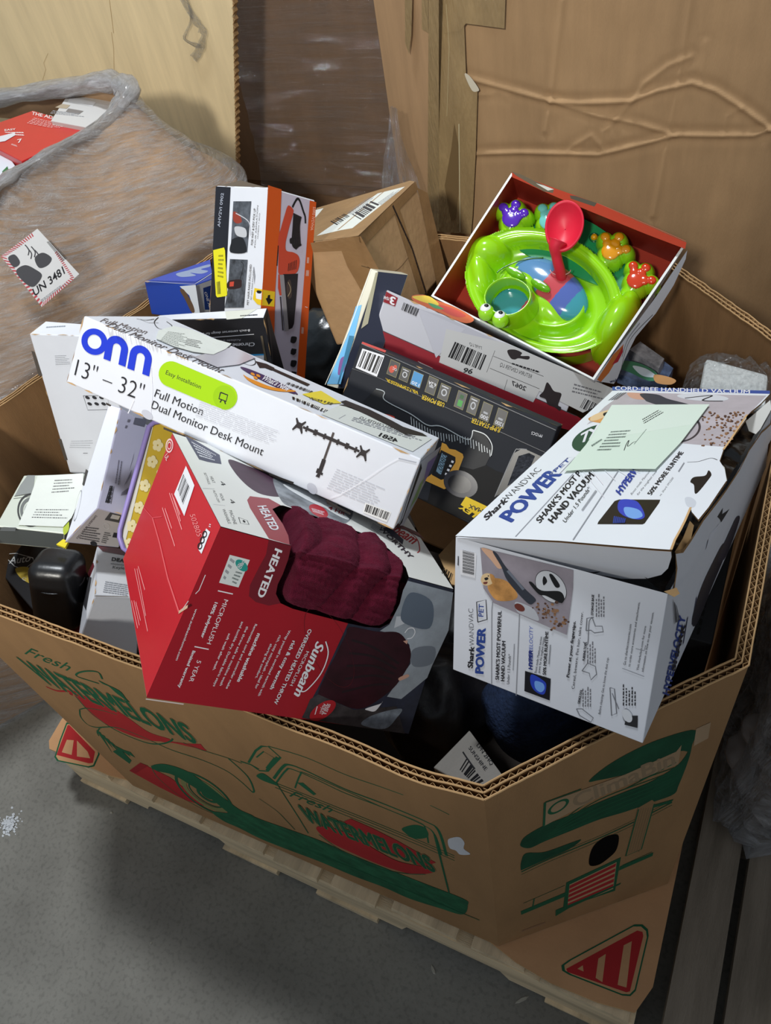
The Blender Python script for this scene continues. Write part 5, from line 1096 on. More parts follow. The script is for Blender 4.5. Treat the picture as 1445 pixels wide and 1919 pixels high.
# documents slip on the lid
s = Sheet(m4, .0022); s.F = FLd
s.poly([(735, 152), (1172, 150), (1045, 320), (930, 442), (690, 440), (590, 445), (520, 450), (620, 330)], M((214, 230, 214), .6, .25, (10, .2, .004)))
s.poly([(735, 152), (1172, 150), (1100, 240), (640, 318), (700, 212)], M((220, 234, 220), .6))
DT = M((96, 112, 104), .6); s.lines([(735, 268), (830, 262), (760, 360), (665, 362)], 7, DT, seed=3); s.lines([(870, 215), (965, 160), (975, 185), (880, 240)], 3, INK, seed=5, dens=.7); s.lines([(640, 330), (690, 300), (700, 310), (650, 345)], 1, DT, seed=8)
s.line([(790, 358), (800, 330), (812, 312), (806, 340), (830, 322), (845, 318)], .0009, INK, True); s.line([(835, 330), (890, 262)], .0006, DT)
s.build('paper_slip', vb)
# tuck flap between the lid and the front
FT = Face(LA + V((0, .004, 0)), b.c[(1,0,1)] + V((0, .012, -.03)), LFR, LA + V((0, .004, .0004)))
tk = [(40, 730), (500, 750), (998, 790), (1000, 820), (985, 868), (955, 897), (890, 914), (780, 915), (640, 890), (560, 868)]
pf = [onplane((m4[0] + p[0] * m4[2], m4[1] + p[1] * m4[2]), LA, ((LFR - LA).cross(b.c[(1,0,1)] + V((0, .02, -.03)) - LA)).normalized()) for p in tk]
pf += []
o = mesh('tuck_flap', pf, [tuple(range(len(pf)))], WHITE, vb); o.modifiers.new('t', 'SOLIDIFY').thickness = .001
# torn tabs along the open edge
def plank(name, px, depthref, mat, parent, th=.0012, n=V((.3, -.5, .8))):
    pts = [onplane((m4[0] + p[0] * m4[2], m4[1] + p[1] * m4[2]), depthref, n.normalized()) for p in px]; o = mesh(name, pts, [tuple(range(len(pts)))], mat, parent); o.modifiers.new('t', 'SOLIDIFY').thickness = th; return o
mid = lambda t: (b.c[(1,0,1)].lerp(b.c[(1,1,1)], t))
plank('torn_tab', [(1092, 620), (1130, 560), (1170, 500), (1185, 470), (1208, 395), (1235, 420), (1246, 480), (1215, 530), (1160, 610), (1115, 655)], mid(.42) + V((-.012, 0, .022)), M((222, 220, 208), .6, .2), vb)
plank('torn_tab', [(1330, 215), (1370, 180), (1440, 120), (1445, 160), (1395, 250), (1375, 272), (1345, 258)], mid(.85) + V((-.01, 0, .012)), M((222, 220, 214), .6, .2), vb)
plank('torn_tab', [(1012, 800), (1050, 735), (1080, 660), (1098, 680), (1085, 740), (1045, 798)], mid(.12) + V((-.01, 0, .018)), CARD_EDGE, vb)
plank('torn_tab', [(990, 990), (965, 975), (1000, 965), (1020, 958), (1035, 985), (1010, 1000)], mid(0) + V((-.004, 0, .0)), CARD_EDGE, vb)
# black bag inside the box
cc = sum((p for k, p in b.c.items()), V((0, 0, 0))) / 8
bs = lambda u, v, w_: sum(((q * ((u if k[0] else 1 - u) * (v if k[1] else 1 - v) * (w_ if k[2] else 1 - w_))) for k, q in b.c.items()), V((0, 0, 0)))
vs = []; fs = []
for i in range(41):
    for k in range(61):
        u = .03 + .94 * i / 40; v = .03 + .94 * k / 60; q = V((u * 6, v * 12, 0)); vs.append(bs(u, v, .90 + .05 * (1 - 2 * abs(noise.noise(q * 1.7))) + .16 * (u > .55) * min(1, (u - .55) * 5) * (.5 + .7 * noise.noise(V((0, v * 7, 1)))) * min(1, (1 - u) * 12)))
for i in range(40):
    for k in range(60): a_ = i * 61 + k; fs.append((a_, a_ + 1, a_ + 62, a_ + 61))
BAG = M((16, 16, 18), .28, .6, (14, .6, .01), name='black_plastic_bag')
o = mesh('black_bag', vs, fs, BAG, None, True); tag(o, 'wrinkled black plastic bag inside the torn white carton', 'bag')
BX['vacuum'] = b
BTE2 = ((0,0,0), (1,0,0), 'front', 'bottom')
# ------------------------------------------------------------------ jump starter box
DKB = M((42, 44, 50), .62, .2, (30, .12, .002), .04, name='charcoal_carton')
b = Box(HEX['starter'], {'*': DKB}, .95, tf=m3, wear=[TOPF, RTE, TRE, LFE])
b.on('front')
BK2 = M((20, 20, 22), .55, .25); b.poly([(520, 1130), (560, 960), (600, 850), (700, 900), (850, 985), (1010, 1045), (1000, 1260), (880, 1290), (600, 1180), (480, 1120)], BK2)
b.poly([(205, 395), (312, 430), (275, 532), (172, 488)], WINK); b.bars([(212, 405), (305, 438), (272, 518), (182, 482)], BLACK, 16, 3)
b.poly([(205, 362), (320, 405), (315, 415), (200, 372)], M((196, 60, 52), .5)); b.line([(200, 372), (1140, 790)], .001, M((90, 92, 98), .4)); b.line([(155, 492), (290, 540), (700, 720), (1105, 905)], .0008, M((70, 72, 78), .4))
icons = [((355, 492), 44, 70, 'oc'), ((410, 522), 40, 60, 'o'), ((468, 545), 46, 66, '120'), ((540, 575), 44, 78, '6.2A'), ((600, 608), 46, 72, 'usb'), ((680, 645), 42, 78, 'g'), ((740, 672), 42, 78, 'w'), ((802, 702), 44, 82, '500'), ((874, 732), 46, 82, '1200')]
ICB = M((30, 30, 32), .4)
for (x, y), w_, h_, t in icons:
    q = lambda a, c: (x + a * w_ / 2 * .93 + c * h_ / 2 * -.28, y + a * w_ / 2 * .42 + c * h_ / 2 * .93)
    b.poly([q(-1.12, -1.08), q(1.12, -1.08), q(1.12, 1.08), q(-1.12, 1.08)], M((150, 140, 90), .5)); b.poly([q(-1.04, -1.02), q(1.04, -1.02), q(1.04, 1.02), q(-1.04, 1.02)], ICB if t != '120' else M((60, 140, 196), .5))
    if t == 'g': b.poly([q(-.5, .0), q(.6, 0), q(.6, .8), q(-.5, .8)], M((70, 160, 70), .5)); b.poly([q(-.4, -.7), q(.5, -.7), q(.5, -.2), q(-.4, -.2)], M((40, 90, 44), .5))
    elif t in ('500', '1200', '6.2A', '120'):
        tt = {'120': 'DIGITAL'}.get(t, t); b.text(t if t != '120' else '120', q(.9, -.45) if t == '6.2A' else q(.85, .45), q(-.9, -.45) if t == '6.2A' else q(-.85, .45), q(.9, -.02) if t == '6.2A' else q(.85, .9), WINK, .01)
        b.poly([q(-.5, .0), q(.5, 0), q(.5, .25), q(-.5, .25)], M((170, 172, 176), .5)) if t != '120' else None
    elif t == 'oc': b.ell(q(-.3, .2), q(.3, .2), q(-.3, -.3), M((196, 70, 44), .5)); b.ell(q(.3, -.3), q(.7, -.3), q(.3, -.6), M((196, 70, 44), .5)); b.text('OC', q(.8, -.15), q(-.2, -.2), q(.8, .2), WINK)
    else: b.ring(q(0, 0), q(.6, 0), q(0, .5), M((190, 192, 196), .5), .35); b.lines([q(-.8, -.9), q(.8, -.9), q(.8, -.6), q(-.8, -.6)], 1, WINK, seed=4)
b.text('AIR COMPRESSOR', (470, 600), (317, 538), (480, 620), YINK, .015); b.text('USB POWER', (604, 660), (496, 618), (596, 680), YINK, .015); b.text('JUMP STARTER', (878, 782), (738, 730), (868, 804), YINK, .015); b.text('PP1DC5', (1076, 812), (1024, 796), (1072, 826), WINK, .0)
# clear window with starter unit showing
b.poly([(270, 590), (310, 608), (312, 640), (420, 700), (470, 740), (560, 780), (590, 770), (720, 830), (745, 790), (800, 815), (835, 880), (820, 920), (800, 960), (740, 980), (660, 960), (560, 900), (480, 830), (380, 760), (270, 720), (200, 660)], M((34, 36, 40), .45, .3), False)
GLINT = M((170, 178, 182), .3, .6)  # pale strokes paint glints onto the clear window
for k in range(30):
    t = k / 29; x = 440 + 380 * t; y = 725 + 165 * t + (20 * math.sin(t * 6)); b.line([(x, y), (x + 3, y + 22 + 24 * R2.random())], .0011, GLINT)
b.line([(272, 590), (312, 605), (315, 645), (440, 712), (520, 765), (590, 772), (715, 835), (740, 790)], .0013, GLINT, True); b.line([(742, 790), (800, 812), (832, 862), (828, 912)], .0013, GLINT, True)
YEL = M((214, 158, 64), .45); b.poly([(560, 985), (590, 850), (610, 858), (625, 880), (655, 885), (690, 905), (694, 920), (640, 1060), (600, 1075), (500, 1030), (530, 1010)], YEL); b.poly([(548, 985), (585, 885), (655, 920), (655, 945), (605, 1025), (585, 1030), (540, 1005)], ICB)
b.poly([(590, 900), (615, 915), (585, 1005), (560, 992)], M((120, 150, 170), .4)); b.text('1.0080', (580, 1010), (615, 918), (560, 990), M((30, 40, 46), .5), 0)
for k in range(4): b.poly([(637 - 10 * k, 935 + 20 * k), (648 - 10 * k, 940 + 20 * k), (644 - 10 * k, 950 + 20 * k), (633 - 10 * k, 945 + 20 * k)], WINK)
b.poly([(275, 700), (292, 706), (285, 718), (270, 712)], YEL); b.poly([(310, 712), (360, 725), (350, 748), (318, 735)], M((190, 60, 44), .5), True); b.poly([(365, 740), (440, 772), (430, 780), (370, 752)], YEL)
b.ell((680, 1050), (760, 1080), (700, 990), M((60, 60, 66), .2, .8)); b.ell((675, 1050), (730, 1070), (690, 1010), M((34, 34, 38), .25, .8))
b.poly([(845, 1110), (940, 900), (975, 880), (1000, 885), (1100, 930), (1010, 1040)], M((10, 10, 11), .3)); b.poly([(905, 1060), (960, 915), (1010, 900), (1040, 915), (1000, 1010)], M((56, 58, 64), .9, .1, (200, .9, .004), .3, vscale=120)); b.line([(845, 1112), (935, 905), (960, 882), (1000, 883)], .0012, M((120, 122, 126), .4), True)
b.poly([(706, 1110), (812, 1160), (800, 1180), (778, 1215), (680, 1150)], YINK); b.text('MAX', (790, 1172), (725, 1148), (782, 1190), BLACK, .03); b.text('STANLEY', (835, 1200), (672, 1150), (815, 1245), YINK, .05) if 0 else b.text('LEY', (762, 1196), (690, 1150), (742, 1212), YINK, .05)
tag(b.build('jump_starter_box'), 'charcoal carton with yellow upside down JUMP STARTER print and a clear window', 'box')

# ------------------------------------------------------------------ white and dark red tool box under the toy
DRED = M((142, 24, 38), .4, .4); LG_ = M((196, 196, 204), .42, .4, (30, .1, .002), .01, name='tool_carton')
b = Box(HEX['tool'], {'*': LG_, 'left': M((214, 214, 218), .45), 'top': M((206, 206, 208), .5)}, 1.0, tf=m3, wear=[TOPF, LFE, RTE])
b.on('front'); b.poly([(255, 290), (420, 362), (620, 452), (900, 575), (1240, 720), (1300, 760), (1240, 800), (1150, 775), (700, 580), (440, 465), (228, 358)], DRED); b.poly([(240, 362), (700, 572), (1160, 772), (1150, 790), (690, 590), (225, 375)], M((112, 18, 30), .45))
b.line([(258, 290), (1240, 722)], .001, M((60, 56, 60), .5)); b.poly([(470, 200), (600, 240), (880, 370), (660, 390), (560, 340)], M((178, 178, 188), .42), False); b.poly([(470, 200), (700, 300), (600, 400), (560, 440)], M((186, 186, 196), .42))
b.poly([(320, 120), (376, 150), (362, 192), (305, 170)], DRED); b.text('3', (364, 150), (342, 142), (358, 186), WINK, .04); b.text('YEAR', (338, 150), (308, 140), (334, 164), WINK, .02)
b.bars([(405, 172), (482, 205), (466, 240), (392, 208)], INK, 22, 4)
b.poly([(610, 300), (900, 370), (1420, 590), (1400, 640), (1270, 705), (1060, 600), (1030, 655), (575, 462)], M((190, 190, 190), .6)) 
b.bars([(652, 362), (806, 428), (776, 500), (618, 436)], BLACK, 26, 7); b.text('96', (742, 496), (698, 488), (732, 518), INK, .03); b.text('TYPE LQ', (786, 402), (724, 380), (782, 386), INK, 0)
b.line([(845, 405), (805, 510)], .0006, INK); b.line([(820, 490), (1060, 590)], .0006, INK); b.line([(838, 432), (1080, 530)], .0006, INK); b.line([(905, 545), (890, 595)], .0006, INK)
b.text('RETURN CENTER LQ', (1020, 540), (868, 480), (1025, 522), INK, 0); b.text('2067', (992, 600), (922, 570), (998, 580), INK, .02); b.lines([(930, 460), (1100, 512), (1095, 530), (925, 475)], 1, INK, seed=5)
b.poly([(905, 405), (940, 400), (975, 415), (970, 430), (1010, 432), (1005, 448), (960, 442), (940, 448), (920, 440)], MK, True)
b.poly([(1095, 560), (1110, 570), (1130, 600), (1165, 612), (1160, 640), (1150, 668), (1165, 680), (1158, 696), (1135, 680), (1100, 665), (1090, 640), (1060, 625), (1080, 600)], MK, True)
b.lines([(1230, 560), (1400, 610), (1385, 650), (1215, 610)], 3, M((110, 110, 114), .5), seed=5); b.bars([(1280, 635), (1345, 665), (1320, 710), (1255, 680)], INK, 16, 4)
b.poly([(470, 455), (545, 490), (540, 497), (500, 480)], M((224, 200, 196), .6))
b.on('left'); b.line([(308, 96), (235, 250), (228, 345)], .0012, GREY); b.line([(300, 120), (245, 240), (238, 330)], .002, DRED)
tag(b.build('tool_box'), 'long grey and dark red carton marked 3 YEAR with return labels, under the toy tray', 'box')
# ------------------------------------------------------------------ orange carpet sweeper box
Hs = dict(zip(CK, [V(p) for p in HEX['sweeper']]))
for i in (0, 1):
    for j in (0, 1): Hs[(i, j, 0)] = Hs[(i, j, 1)].lerp(Hs[(i, j, 0)], 1.32)
ORN = M((214, 88, 26), .38, .45); SWT = M((70, 64, 58), .6)
b = Box(Hs, {'*': WHITE, 'right': M((204, 196, 214), .4, .45), 'top': M((104, 92, 78), .7)}, 1.0, tf=c2, wear=[TOPF, RTE, LFE])
b.on('front')
b.poly([(47, 92), (134, 97), (98, 810), (70, 1400), (-10, 1400), (28, 480)], M((28, 30, 38), .3, .6)); b.text('AHV2VI 0902', (72, 332), (94, 132), (56, 330), M((170, 176, 190), .5), .01)
PHB = M((70, 74, 80), .35, .5, None, .5, name='photo_monochrome', vscale=60)
b.poly([(150, 180), (256, 180), (232, 480), (133, 482)], PHB); b.poly([(150, 400), (190, 390), (215, 410), (225, 480), (134, 480), (138, 420)], M((30, 32, 36), .3), True); b.poly([(152, 240), (185, 260), (200, 300), (170, 310), (150, 290)], M((150, 60, 44), .4), True); b.poly([(160, 330), (220, 340), (225, 390), (170, 380)], M((196, 198, 202), .4), True); b.line([(165, 250), (240, 300), (250, 380)], .0015, M((200, 200, 206), .4), True)
b.poly([(130, 520), (235, 524), (212, 806), (98, 808), (118, 700)], PHB); b.poly([(122, 650), (190, 640), (200, 660), (190, 690), (120, 695)], M((46, 26, 26), .4), True); b.poly([(130, 655), (155, 652), (152, 680), (128, 682)], M((200, 70, 50), .4)); b.line([(190, 640), (210, 560), (196, 535)], .001, BLACK, True)
b.text('FOR WET & DRY PICK UP', (265, 438), (282, 222), (253, 437), SWT, .01); b.text('POUR ASPIRATION', (280, 452), (297, 205), (273, 451), SWT); b.text('HUMEDO Y SECO', (296, 400), (308, 250), (290, 399), SWT); b.text('PET HAIR RAKE INCLUDED', (240, 790), (258, 552), (229, 789), SWT, .01); b.text('PET HAIR RAKE INCLUDED', (258, 760), (272, 585), (251, 759), SWT); b.lines([(270, 700), (262, 560), (276, 560), (284, 590)], 1, GREY, seed=3)
b.poly([(358, 92), (352, 300), (342, 500), (322, 700), (316, 900), (270, 1500), (235, 1500), (268, 690), (305, 500), (320, 300), (345, 95)], WHITE) if 0 else None
b.poly([(275, 690), (325, 700), (320, 795), (290, 785), (265, 755)], YINK)
b.poly([(282, 715), (318, 712), (316, 760), (284, 752)], WINK); b.poly([(290, 705), (315, 708), (312, 722), (292, 720)], BLACK, True)
b.on('right')
eRt = lambda y: 358 - (y - 95) * .068
b.poly([(352, 85), (432, 110), (424, 300), (408, 500), (395, 700), (385, 1160), (330, 1500), (255, 1500), (322, 640)], ORN)
b.poly([(598, 175), (636, 185), (600, 700), (568, 1230), (540, 1500), (500, 1500), (540, 940), (575, 500)], ORN); b.text('AHV2VI 0902', (602, 350), (618, 212), (618, 352), M((240, 190, 170), .5), .01); b.lines([(572, 640), (592, 640), (600, 490), (584, 488)], 2, M((230, 190, 176), .5), seed=4, dens=.7); b.lines([(545, 980), (560, 982), (566, 900), (552, 898)], 1, M((230, 190, 176), .5), seed=4)
ORD = M((204, 74, 50), .35, .5); b.poly([(470, 205), (498, 225), (500, 250), (480, 320), (465, 380), (455, 430), (460, 470), (500, 480), (530, 500), (538, 540), (520, 600), (470, 608), (418, 610), (412, 560), (414, 480), (412, 400), (430, 330), (450, 260)], ORD, True)
b.poly([(412, 610), (432, 612), (440, 730), (420, 735), (410, 690)], ORD); b.poly([(440, 608), (528, 605), (520, 720), (505, 900), (495, 925), (450, 945), (440, 860), (448, 720)], M((26, 20, 24), .3, .5)); b.poly([(420, 612), (445, 612), (458, 760), (474, 940), (450, 945), (438, 800)], M((150, 146, 150), .3, .6)); b.line([(424, 740), (440, 940)], .003, M((60, 54, 56), .4))
b.poly([(462, 660), (480, 640), (490, 680), (490, 740), (470, 750), (460, 700)], M((70, 56, 50), .4), True); b.line([(470, 655), (485, 700), (468, 740)], .001, M((200, 180, 140), .5), True)
for k in range(6): b.line([(470 + k * 9, 590 - 2 * k), (474 + k * 9, 545 - 4 * k)], .0016, M((60, 24, 20), .5))
b.line([(412, 440), (404, 560)], .002, BLACK); b.line([(495, 215), (510, 185), (525, 165), (540, 180), (560, 240), (570, 270), (572, 310)], .0035, BLACK, True)
CORD = M((30, 28, 32), .4)
for k in range(6): b.line([(505 + 8 * k, 250 + 4 * k), (500 + 7 * k, 330), (495 + 9 * k, 430), (520 + 5 * k, 460 - 6 * k)], .0032, CORD, True)
b.poly([(480, 400), (500, 395), (500, 425), (482, 428)], CORD, True)
for k, y in enumerate((975, 1045, 1115, 1180)): b.poly([(492, y), (520, y + 4), (517, y + 28), (505, y + 40), (485, y + 34), (486, y + 14)], M((26, 24, 28), .5), k % 2 == 0)
b.line([(570, 800), (585, 805)], .0008, WINK)
b.poly([(322, 700), (393, 712), (388, 800), (318, 792)], YINK); b.poly([(338, 752), (348, 748), (352, 732), (364, 730), (364, 752), (380, 758), (356, 790)], BLACK)
sw = tag(b.build('carpet_sweeper_box'), 'tall upright orange and black carton with a picture of a hand vacuum', 'box')
s = Sheet(c2, .0012); s.F = b.faces['front']; s.poly([(34, 468), (98, 452), (104, 470), (116, 730), (110, 738), (58, 746), (50, 735)], M((232, 224, 30), .5), False); s.lines([(66, 490), (96, 488), (100, 640), (60, 630)], 6, M((120, 116, 30), .5), seed=7, dens=.5); s.bars([(54, 655), (76, 650), (80, 725), (60, 728)], INK, 12, 3); s.build('yellow_price_sticker', sw)

# ------------------------------------------------------------------ brown taped parcel
PK_ = M((186, 150, 110), .7, .25, (60, .3, .003), .06, name='parcel_cardboard')
b = Box(HEX['parcel'], {'*': PK_}, 1.02, tf=c2, r=.004); TP2 = M((150, 116, 78), .22, .6, (25, .5, .004), .06, name='glossy_parcel_tape')
b.on('front'); b.poly([(560, 430), (885, 385), (900, 440), (930, 520), (800, 470), (600, 480)], TP2); b.poly([(760, 400), (900, 385), (1080, 720), (900, 700), (820, 560)], TP2)
b.on('right'); b.poly([(885, 385), (1218, 65), (1235, 110), (920, 440), (890, 420)], TP2); b.poly([(1080, 200), (1110, 175), (1290, 720), (1240, 720)], TP2); b.line([(1085, 205), (1200, 460), (1285, 730)], .006, M((52, 40, 34), .8, .2, (200, .8, .003), .3, vscale=90), False); b.line([(900, 560), (1080, 600), (1180, 510)], .0012, M((120, 92, 62), .6), True); b.poly([(1230, 100), (1290, 130), (1400, 590), (1350, 700)], TP2)
b.on('top'); b.poly([(885, 385), (1218, 65), (1190, 60), (640, 220), (600, 420)], M((176, 142, 102), .3, .5, (30, .4, .004), .06)); b.poly([(640, 385), (1000, 135), (1160, 95), (850, 340), (780, 352)], PAPER); b.line([(765, 350), (1035, 125)], .004, M((176, 142, 102), .4))
b.bars([(720, 300), (800, 255), (835, 270), (760, 322)], INK, 14, 5); b.bars([(900, 290), (1010, 200), (960, 180), (850, 260)], M((70, 70, 74), .5), 14, 8); b.lines([(820, 250), (960, 150), (990, 160), (850, 262)], 4, GREY, seed=4); b.lines([(1000, 190), (1120, 105), (1140, 112), (1020, 205)], 4, GREY, seed=5); b.poly([(600, 240), (680, 222), (640, 270), (600, 300)], PAPER)
tag(b.build('taped_parcel'), 'brown cardboard parcel with glossy tape and white shipping labels on top', 'parcel')

# ------------------------------------------------------------------ blue carton, faucet carton, tall white carton
b = Box(HEX['blue'], {'*': M((28, 64, 160), .35, .5), 'right': M((206, 210, 216), .5)}, .98, tf=c1, wear=[TOPF, RTE])
b.on('front'); b.poly([(1010, 1308), (1100, 1300), (1130, 1500), (1060, 1500), (1090, 1440), (1065, 1360)], M((206, 212, 218), .5)); b.poly([(1012, 1330), (1035, 1328), (1080, 1400), (1095, 1450), (1075, 1450), (1040, 1380)], M((90, 66, 44), .8), True)
b.on('top'); b.poly([(840, 1278), (1180, 1160), (1192, 1235), (1100, 1285)], M((44, 80, 190), .35)); b.line([(815, 1282), (1092, 1300), (1195, 1235)], .002, M((200, 208, 214), .5)); b.poly([(990, 1240), (1060, 1220), (1170, 1188), (1178, 1200), (1130, 1215), (1170, 1225), (1130, 1240), (1070, 1235), (1100, 1250), (1020, 1258)], M((150, 168, 200), .4), True)
b.on('right'); b.poly([(1140, 1318), (1195, 1300), (1205, 1440), (1150, 1440)], M((30, 60, 130), .5)); b.text('ONE AIR', (1146, 1340), (1176, 1440), (1160, 1340), WINK, .01)
tag(b.build('blue_carton'), 'small bright blue carton left of the orange and black upright carton', 'box')
b = Box(HEX['faucet'], {'*': M((26, 26, 30), .4, .4), 'top': WHITE}, 1.0, tf=c2, wear=[TOPF, RTE])
b.on('front'); b.text('8-inch centerset design for 3-hole sink', (248, 932), (-120, 962), (248, 946), WINK, 0); b.line([(272, 962), (-200, 1000)], .001, WINK); b.text('Acabado cromado', (196, 990), (20, 998), (196, 1002), M((170, 170, 176), .5), 0); b.text('Chrome finish', (276, 1010), (60, 1020), (275, 1032), WINK, .02); b.line([(-100, 1100), (330, 1082)], .003, M((30, 150, 214), .4)); b.poly([(220, 1092), (330, 1086), (332, 1130), (220, 1130)], M((214, 216, 222), .5)); b.poly([(310, 972), (322, 970), (350, 1125), (338, 1122)], M((96, 84, 64), .6))
b.on('top'); b.poly([(100, 830), (290, 815), (200, 870), (110, 878)], M((214, 218, 208), .2, .7)); b.lines([(190, 850), (300, 842), (300, 856), (190, 862)], 1, INK, seed=3)
b.on('right'); b.poly([(345, 875), (352, 840), (382, 1120), (376, 1140)], M((40, 38, 42), .5))
tag(b.build('faucet_carton'), 'black and white carton reading Chrome finish upside down behind the white monitor carton', 'box')
b = Box(HEX['tallwhite'], {'*': WHITE}, 1.0, tf=c3, wear=[TOPF, LFE, ((0,0,1), (0,1,1), 'top', 'left')])
b.on('front'); b.lines([(300, 248), (380, 246), (385, 300), (305, 305)], 6, GREY, seed=5, h=.3); b.lines([(450, 340), (500, 338), (500, 356), (455, 356)], 2, GREY, seed=5); b.poly([(172, 225), (190, 230), (232, 360), (212, 362)], M((80, 72, 64), .7)); b.poly([(318, 705), (335, 705), (370, 820), (355, 822)], M((80, 72, 64), .7)); b.lines([(455, 350), (590, 350), (590, 362), (455, 362)], 1, GREY)
b.line([(455, 470), (480, 548), (600, 545), (585, 470)], .0008, INK, close=True)
for k in range(6): x = 478 + (k % 3) * 38 + (k // 3) * 12; y = 480 + (k // 3) * 34; b.ell((x, y), (x + 13, y + 3), (x - 2, y - 9), M((50, 50, 54), .5), 9)
b.lines([(390, 712), (520, 708), (520, 760), (380, 756)], 4, GREY, seed=7, h=.25, dens=.4); b.lines([(455, 780), (480, 780), (480, 786), (455, 786)], 1, INK)
b.on('top'); b.lines([(255, 92), (400, 84), (395, 96), (250, 104)], 1, M((140, 150, 160), .5), seed=6)
tag(b.build('slim_white_carton'), 'slim plain white carton standing in the left end of the bin', 'box')

# ------------------------------------------------------------------ grey white carton leaning, floral tray, disc box etc.
HG = dict(zip(CK, [V(p) for p in HEX['greybox']]))
b = Box(HG, {'*': M((172, 170, 190), .42, .4), 'left': WHITE, 'bottom': M((168, 162, 160), .5)}, .94, tf=c3, wear=[((0,0,0), (0,0,1), 'front', 'left'), ((0,0,0), (1,0,0), 'front', 'bottom'), ((0,0,0), (0,1,0), 'left', 'bottom')])
b.on('front'); b.lines([(735, 750), (700, 900), (650, 1030), (690, 1040)], 3, M((110, 108, 124), .5), seed=4, h=.35); b.lines([(640, 820), (620, 960), (650, 970), (670, 830)], 2, M((110, 108, 124), .5), seed=4, h=.4); b.bars([(600, 960), (622, 965), (605, 1060), (572, 1052)], INK, 4, 3)
for k in range(12): y = 965 + k * 7.5; b.poly([(596 - .22 * (y - 960), y), (618 - .2 * (y - 960), y + 4), (618 - .2 * (y - 960), y + (8 if k % 3 else 6)), (596 - .22 * (y - 960), y + (4 if k % 3 else 2))], INK)
b.poly([(735, 590), (800, 600), (785, 640), (725, 625)], M((90, 90, 104), .5)); b.lines([(700, 590), (720, 592), (690, 660), (676, 655)], 2, M((100, 98, 110), .5), seed=5)
b.on('left'); b.poly([(470, 870), (482, 880), (460, 962), (450, 955)], M((70, 68, 66), .6)); b.ring((425, 1070), (434, 1078), (445, 985), M((150, 154, 160), .5), .08)
b.on('bottom'); b.text('LED MULTI-TASKING', (415, 1245), (520, 1120), (425, 1250), M((90, 84, 84), .5), 0); b.poly([(600, 1105), (680, 1125), (665, 1165), (570, 1145)], M((60, 58, 58), .5)); b.poly([(612, 1115), (655, 1125), (645, 1145), (600, 1137)], M((170, 166, 164), .5)); b.ring((580, 1180), (597, 1182), (578, 1164), M((200, 198, 196), .5), .1); b.poly([(620, 1215), (655, 1220), (645, 1245), (612, 1240)], INK); b.ell((510, 1275), (528, 1278), (508, 1262), INK)
b.lines([(470, 1180), (560, 1190), (540, 1270), (430, 1250)], 6, M((80, 76, 76), .5), seed=5); b.lines([(570, 1210), (610, 1215), (590, 1280), (550, 1270)], 6, INK, seed=5, dens=.5)
tag(b.build('grey_white_leaning_carton'), 'narrow grey and white carton leaning left of the yellow flowered tray', 'box')
# floral tray
FY = M((196, 164, 40), .45, .4); FR = M((150, 134, 196), .35, .5)
p1_ = onz((226, 1005), .86); trn = (b.faces['front'].n * .2 + V((.5, -.5, .45))).normalized()
trF = lambda p: onplane((c3[0] + p[0] * c3[2], c3[1] + p[1] * c3[2]), CAM_C + (b.c[(1,0,0)] - CAM_C) * .985, trn)
oc = [(838, 618), (812, 640), (655, 1200), (652, 1240), (672, 1300), (690, 1318), (740, 1290), (800, 1200), (980, 760), (970, 600)]
V1 = [trF(p) for p in oc]; V2 = [v - trn * .016 for v in V1]; n = len(V1)
tro = mesh('flowered_tray', V1 + V2, [tuple(range(n)), tuple(range(2 * n - 1, n - 1, -1))] + [(i, (i + 1) % n, n + (i + 1) % n, n + i) for i in range(n)], FY)
tag(tro, 'yellow flowered tray with a lilac rim wedged beside the red carton', 'tray')
vs, fs = tube([v + trn * .001 for v in V1], .0035, 8, True); mesh('lilac_rim', vs, fs, FR, tro, True)
s = Sheet(c3, .0006); s.F = Face(trF((600, 1350)), trF((1000, 1350)), trF((1000, 560)), trF((600, 560)))
s.poly([(832, 622), (838, 625), (700, 1200), (680, 1280), (668, 1240), (672, 1200)], M((214, 210, 200), .4))
for (x, y) in ((720, 1180), (760, 1080), (700, 1280), (790, 960), (830, 830), (800, 1130), (860, 740), (880, 900)):
    for k in range(5): a = k * 1.257; s.ell((x + 17 * math.cos(a), y + 20 * math.sin(a)), (x + 17 * math.cos(a) + 14, y + 20 * math.sin(a)), (x + 17 * math.cos(a), y + 20 * math.sin(a) + 16), M((224, 210, 160), .5), 9)
s.build('flower_print', tro)
# disc box with packing slip
b = Box(HEX['discbox'], {'*': M((214, 220, 206), .4, .5), 'bottom': M((92, 98, 98), .4)}, .93, tf=c3)
b.on('front'); b.poly([(150, 905), (190, 905), (180, 1000), (80, 1018), (110, 960)], M((150, 154, 152), .4)); b.line([(78, 1020), (190, 1002), (185, 1018), (74, 1032)], .001, INK); b.ring((170, 1095), (240, 1130), (200, 1010), M((70, 72, 72), .4), .12); b.ring((170, 1095), (225, 1122), (195, 1030), M((120, 124, 122), .4), .25); b.ell((170, 1095), (205, 1112), (185, 1060), M((180, 184, 180), .4)); b.poly([(10, 1188), (88, 1190), (82, 1210), (0, 1208)], M((90, 92, 90), .5)); b.poly([(345, 1190), (372, 1150), (375, 1200), (350, 1230)], M((180, 196, 60), .4), True)
s = Sheet(c3, .0016); s.F = b.faces['front']; s.poly([(205, 912), (455, 898), (450, 1010), (390, 1140), (345, 1190), (100, 1180), (160, 1040)], PAPER)
s.lines([(300, 930), (420, 925), (410, 1000), (280, 1010)], 5, INK, seed=5, h=.35, dens=.6); s.lines([(200, 1090), (390, 1090), (370, 1150), (170, 1145)], 4, INK, seed=8, h=.3, dens=.6); 
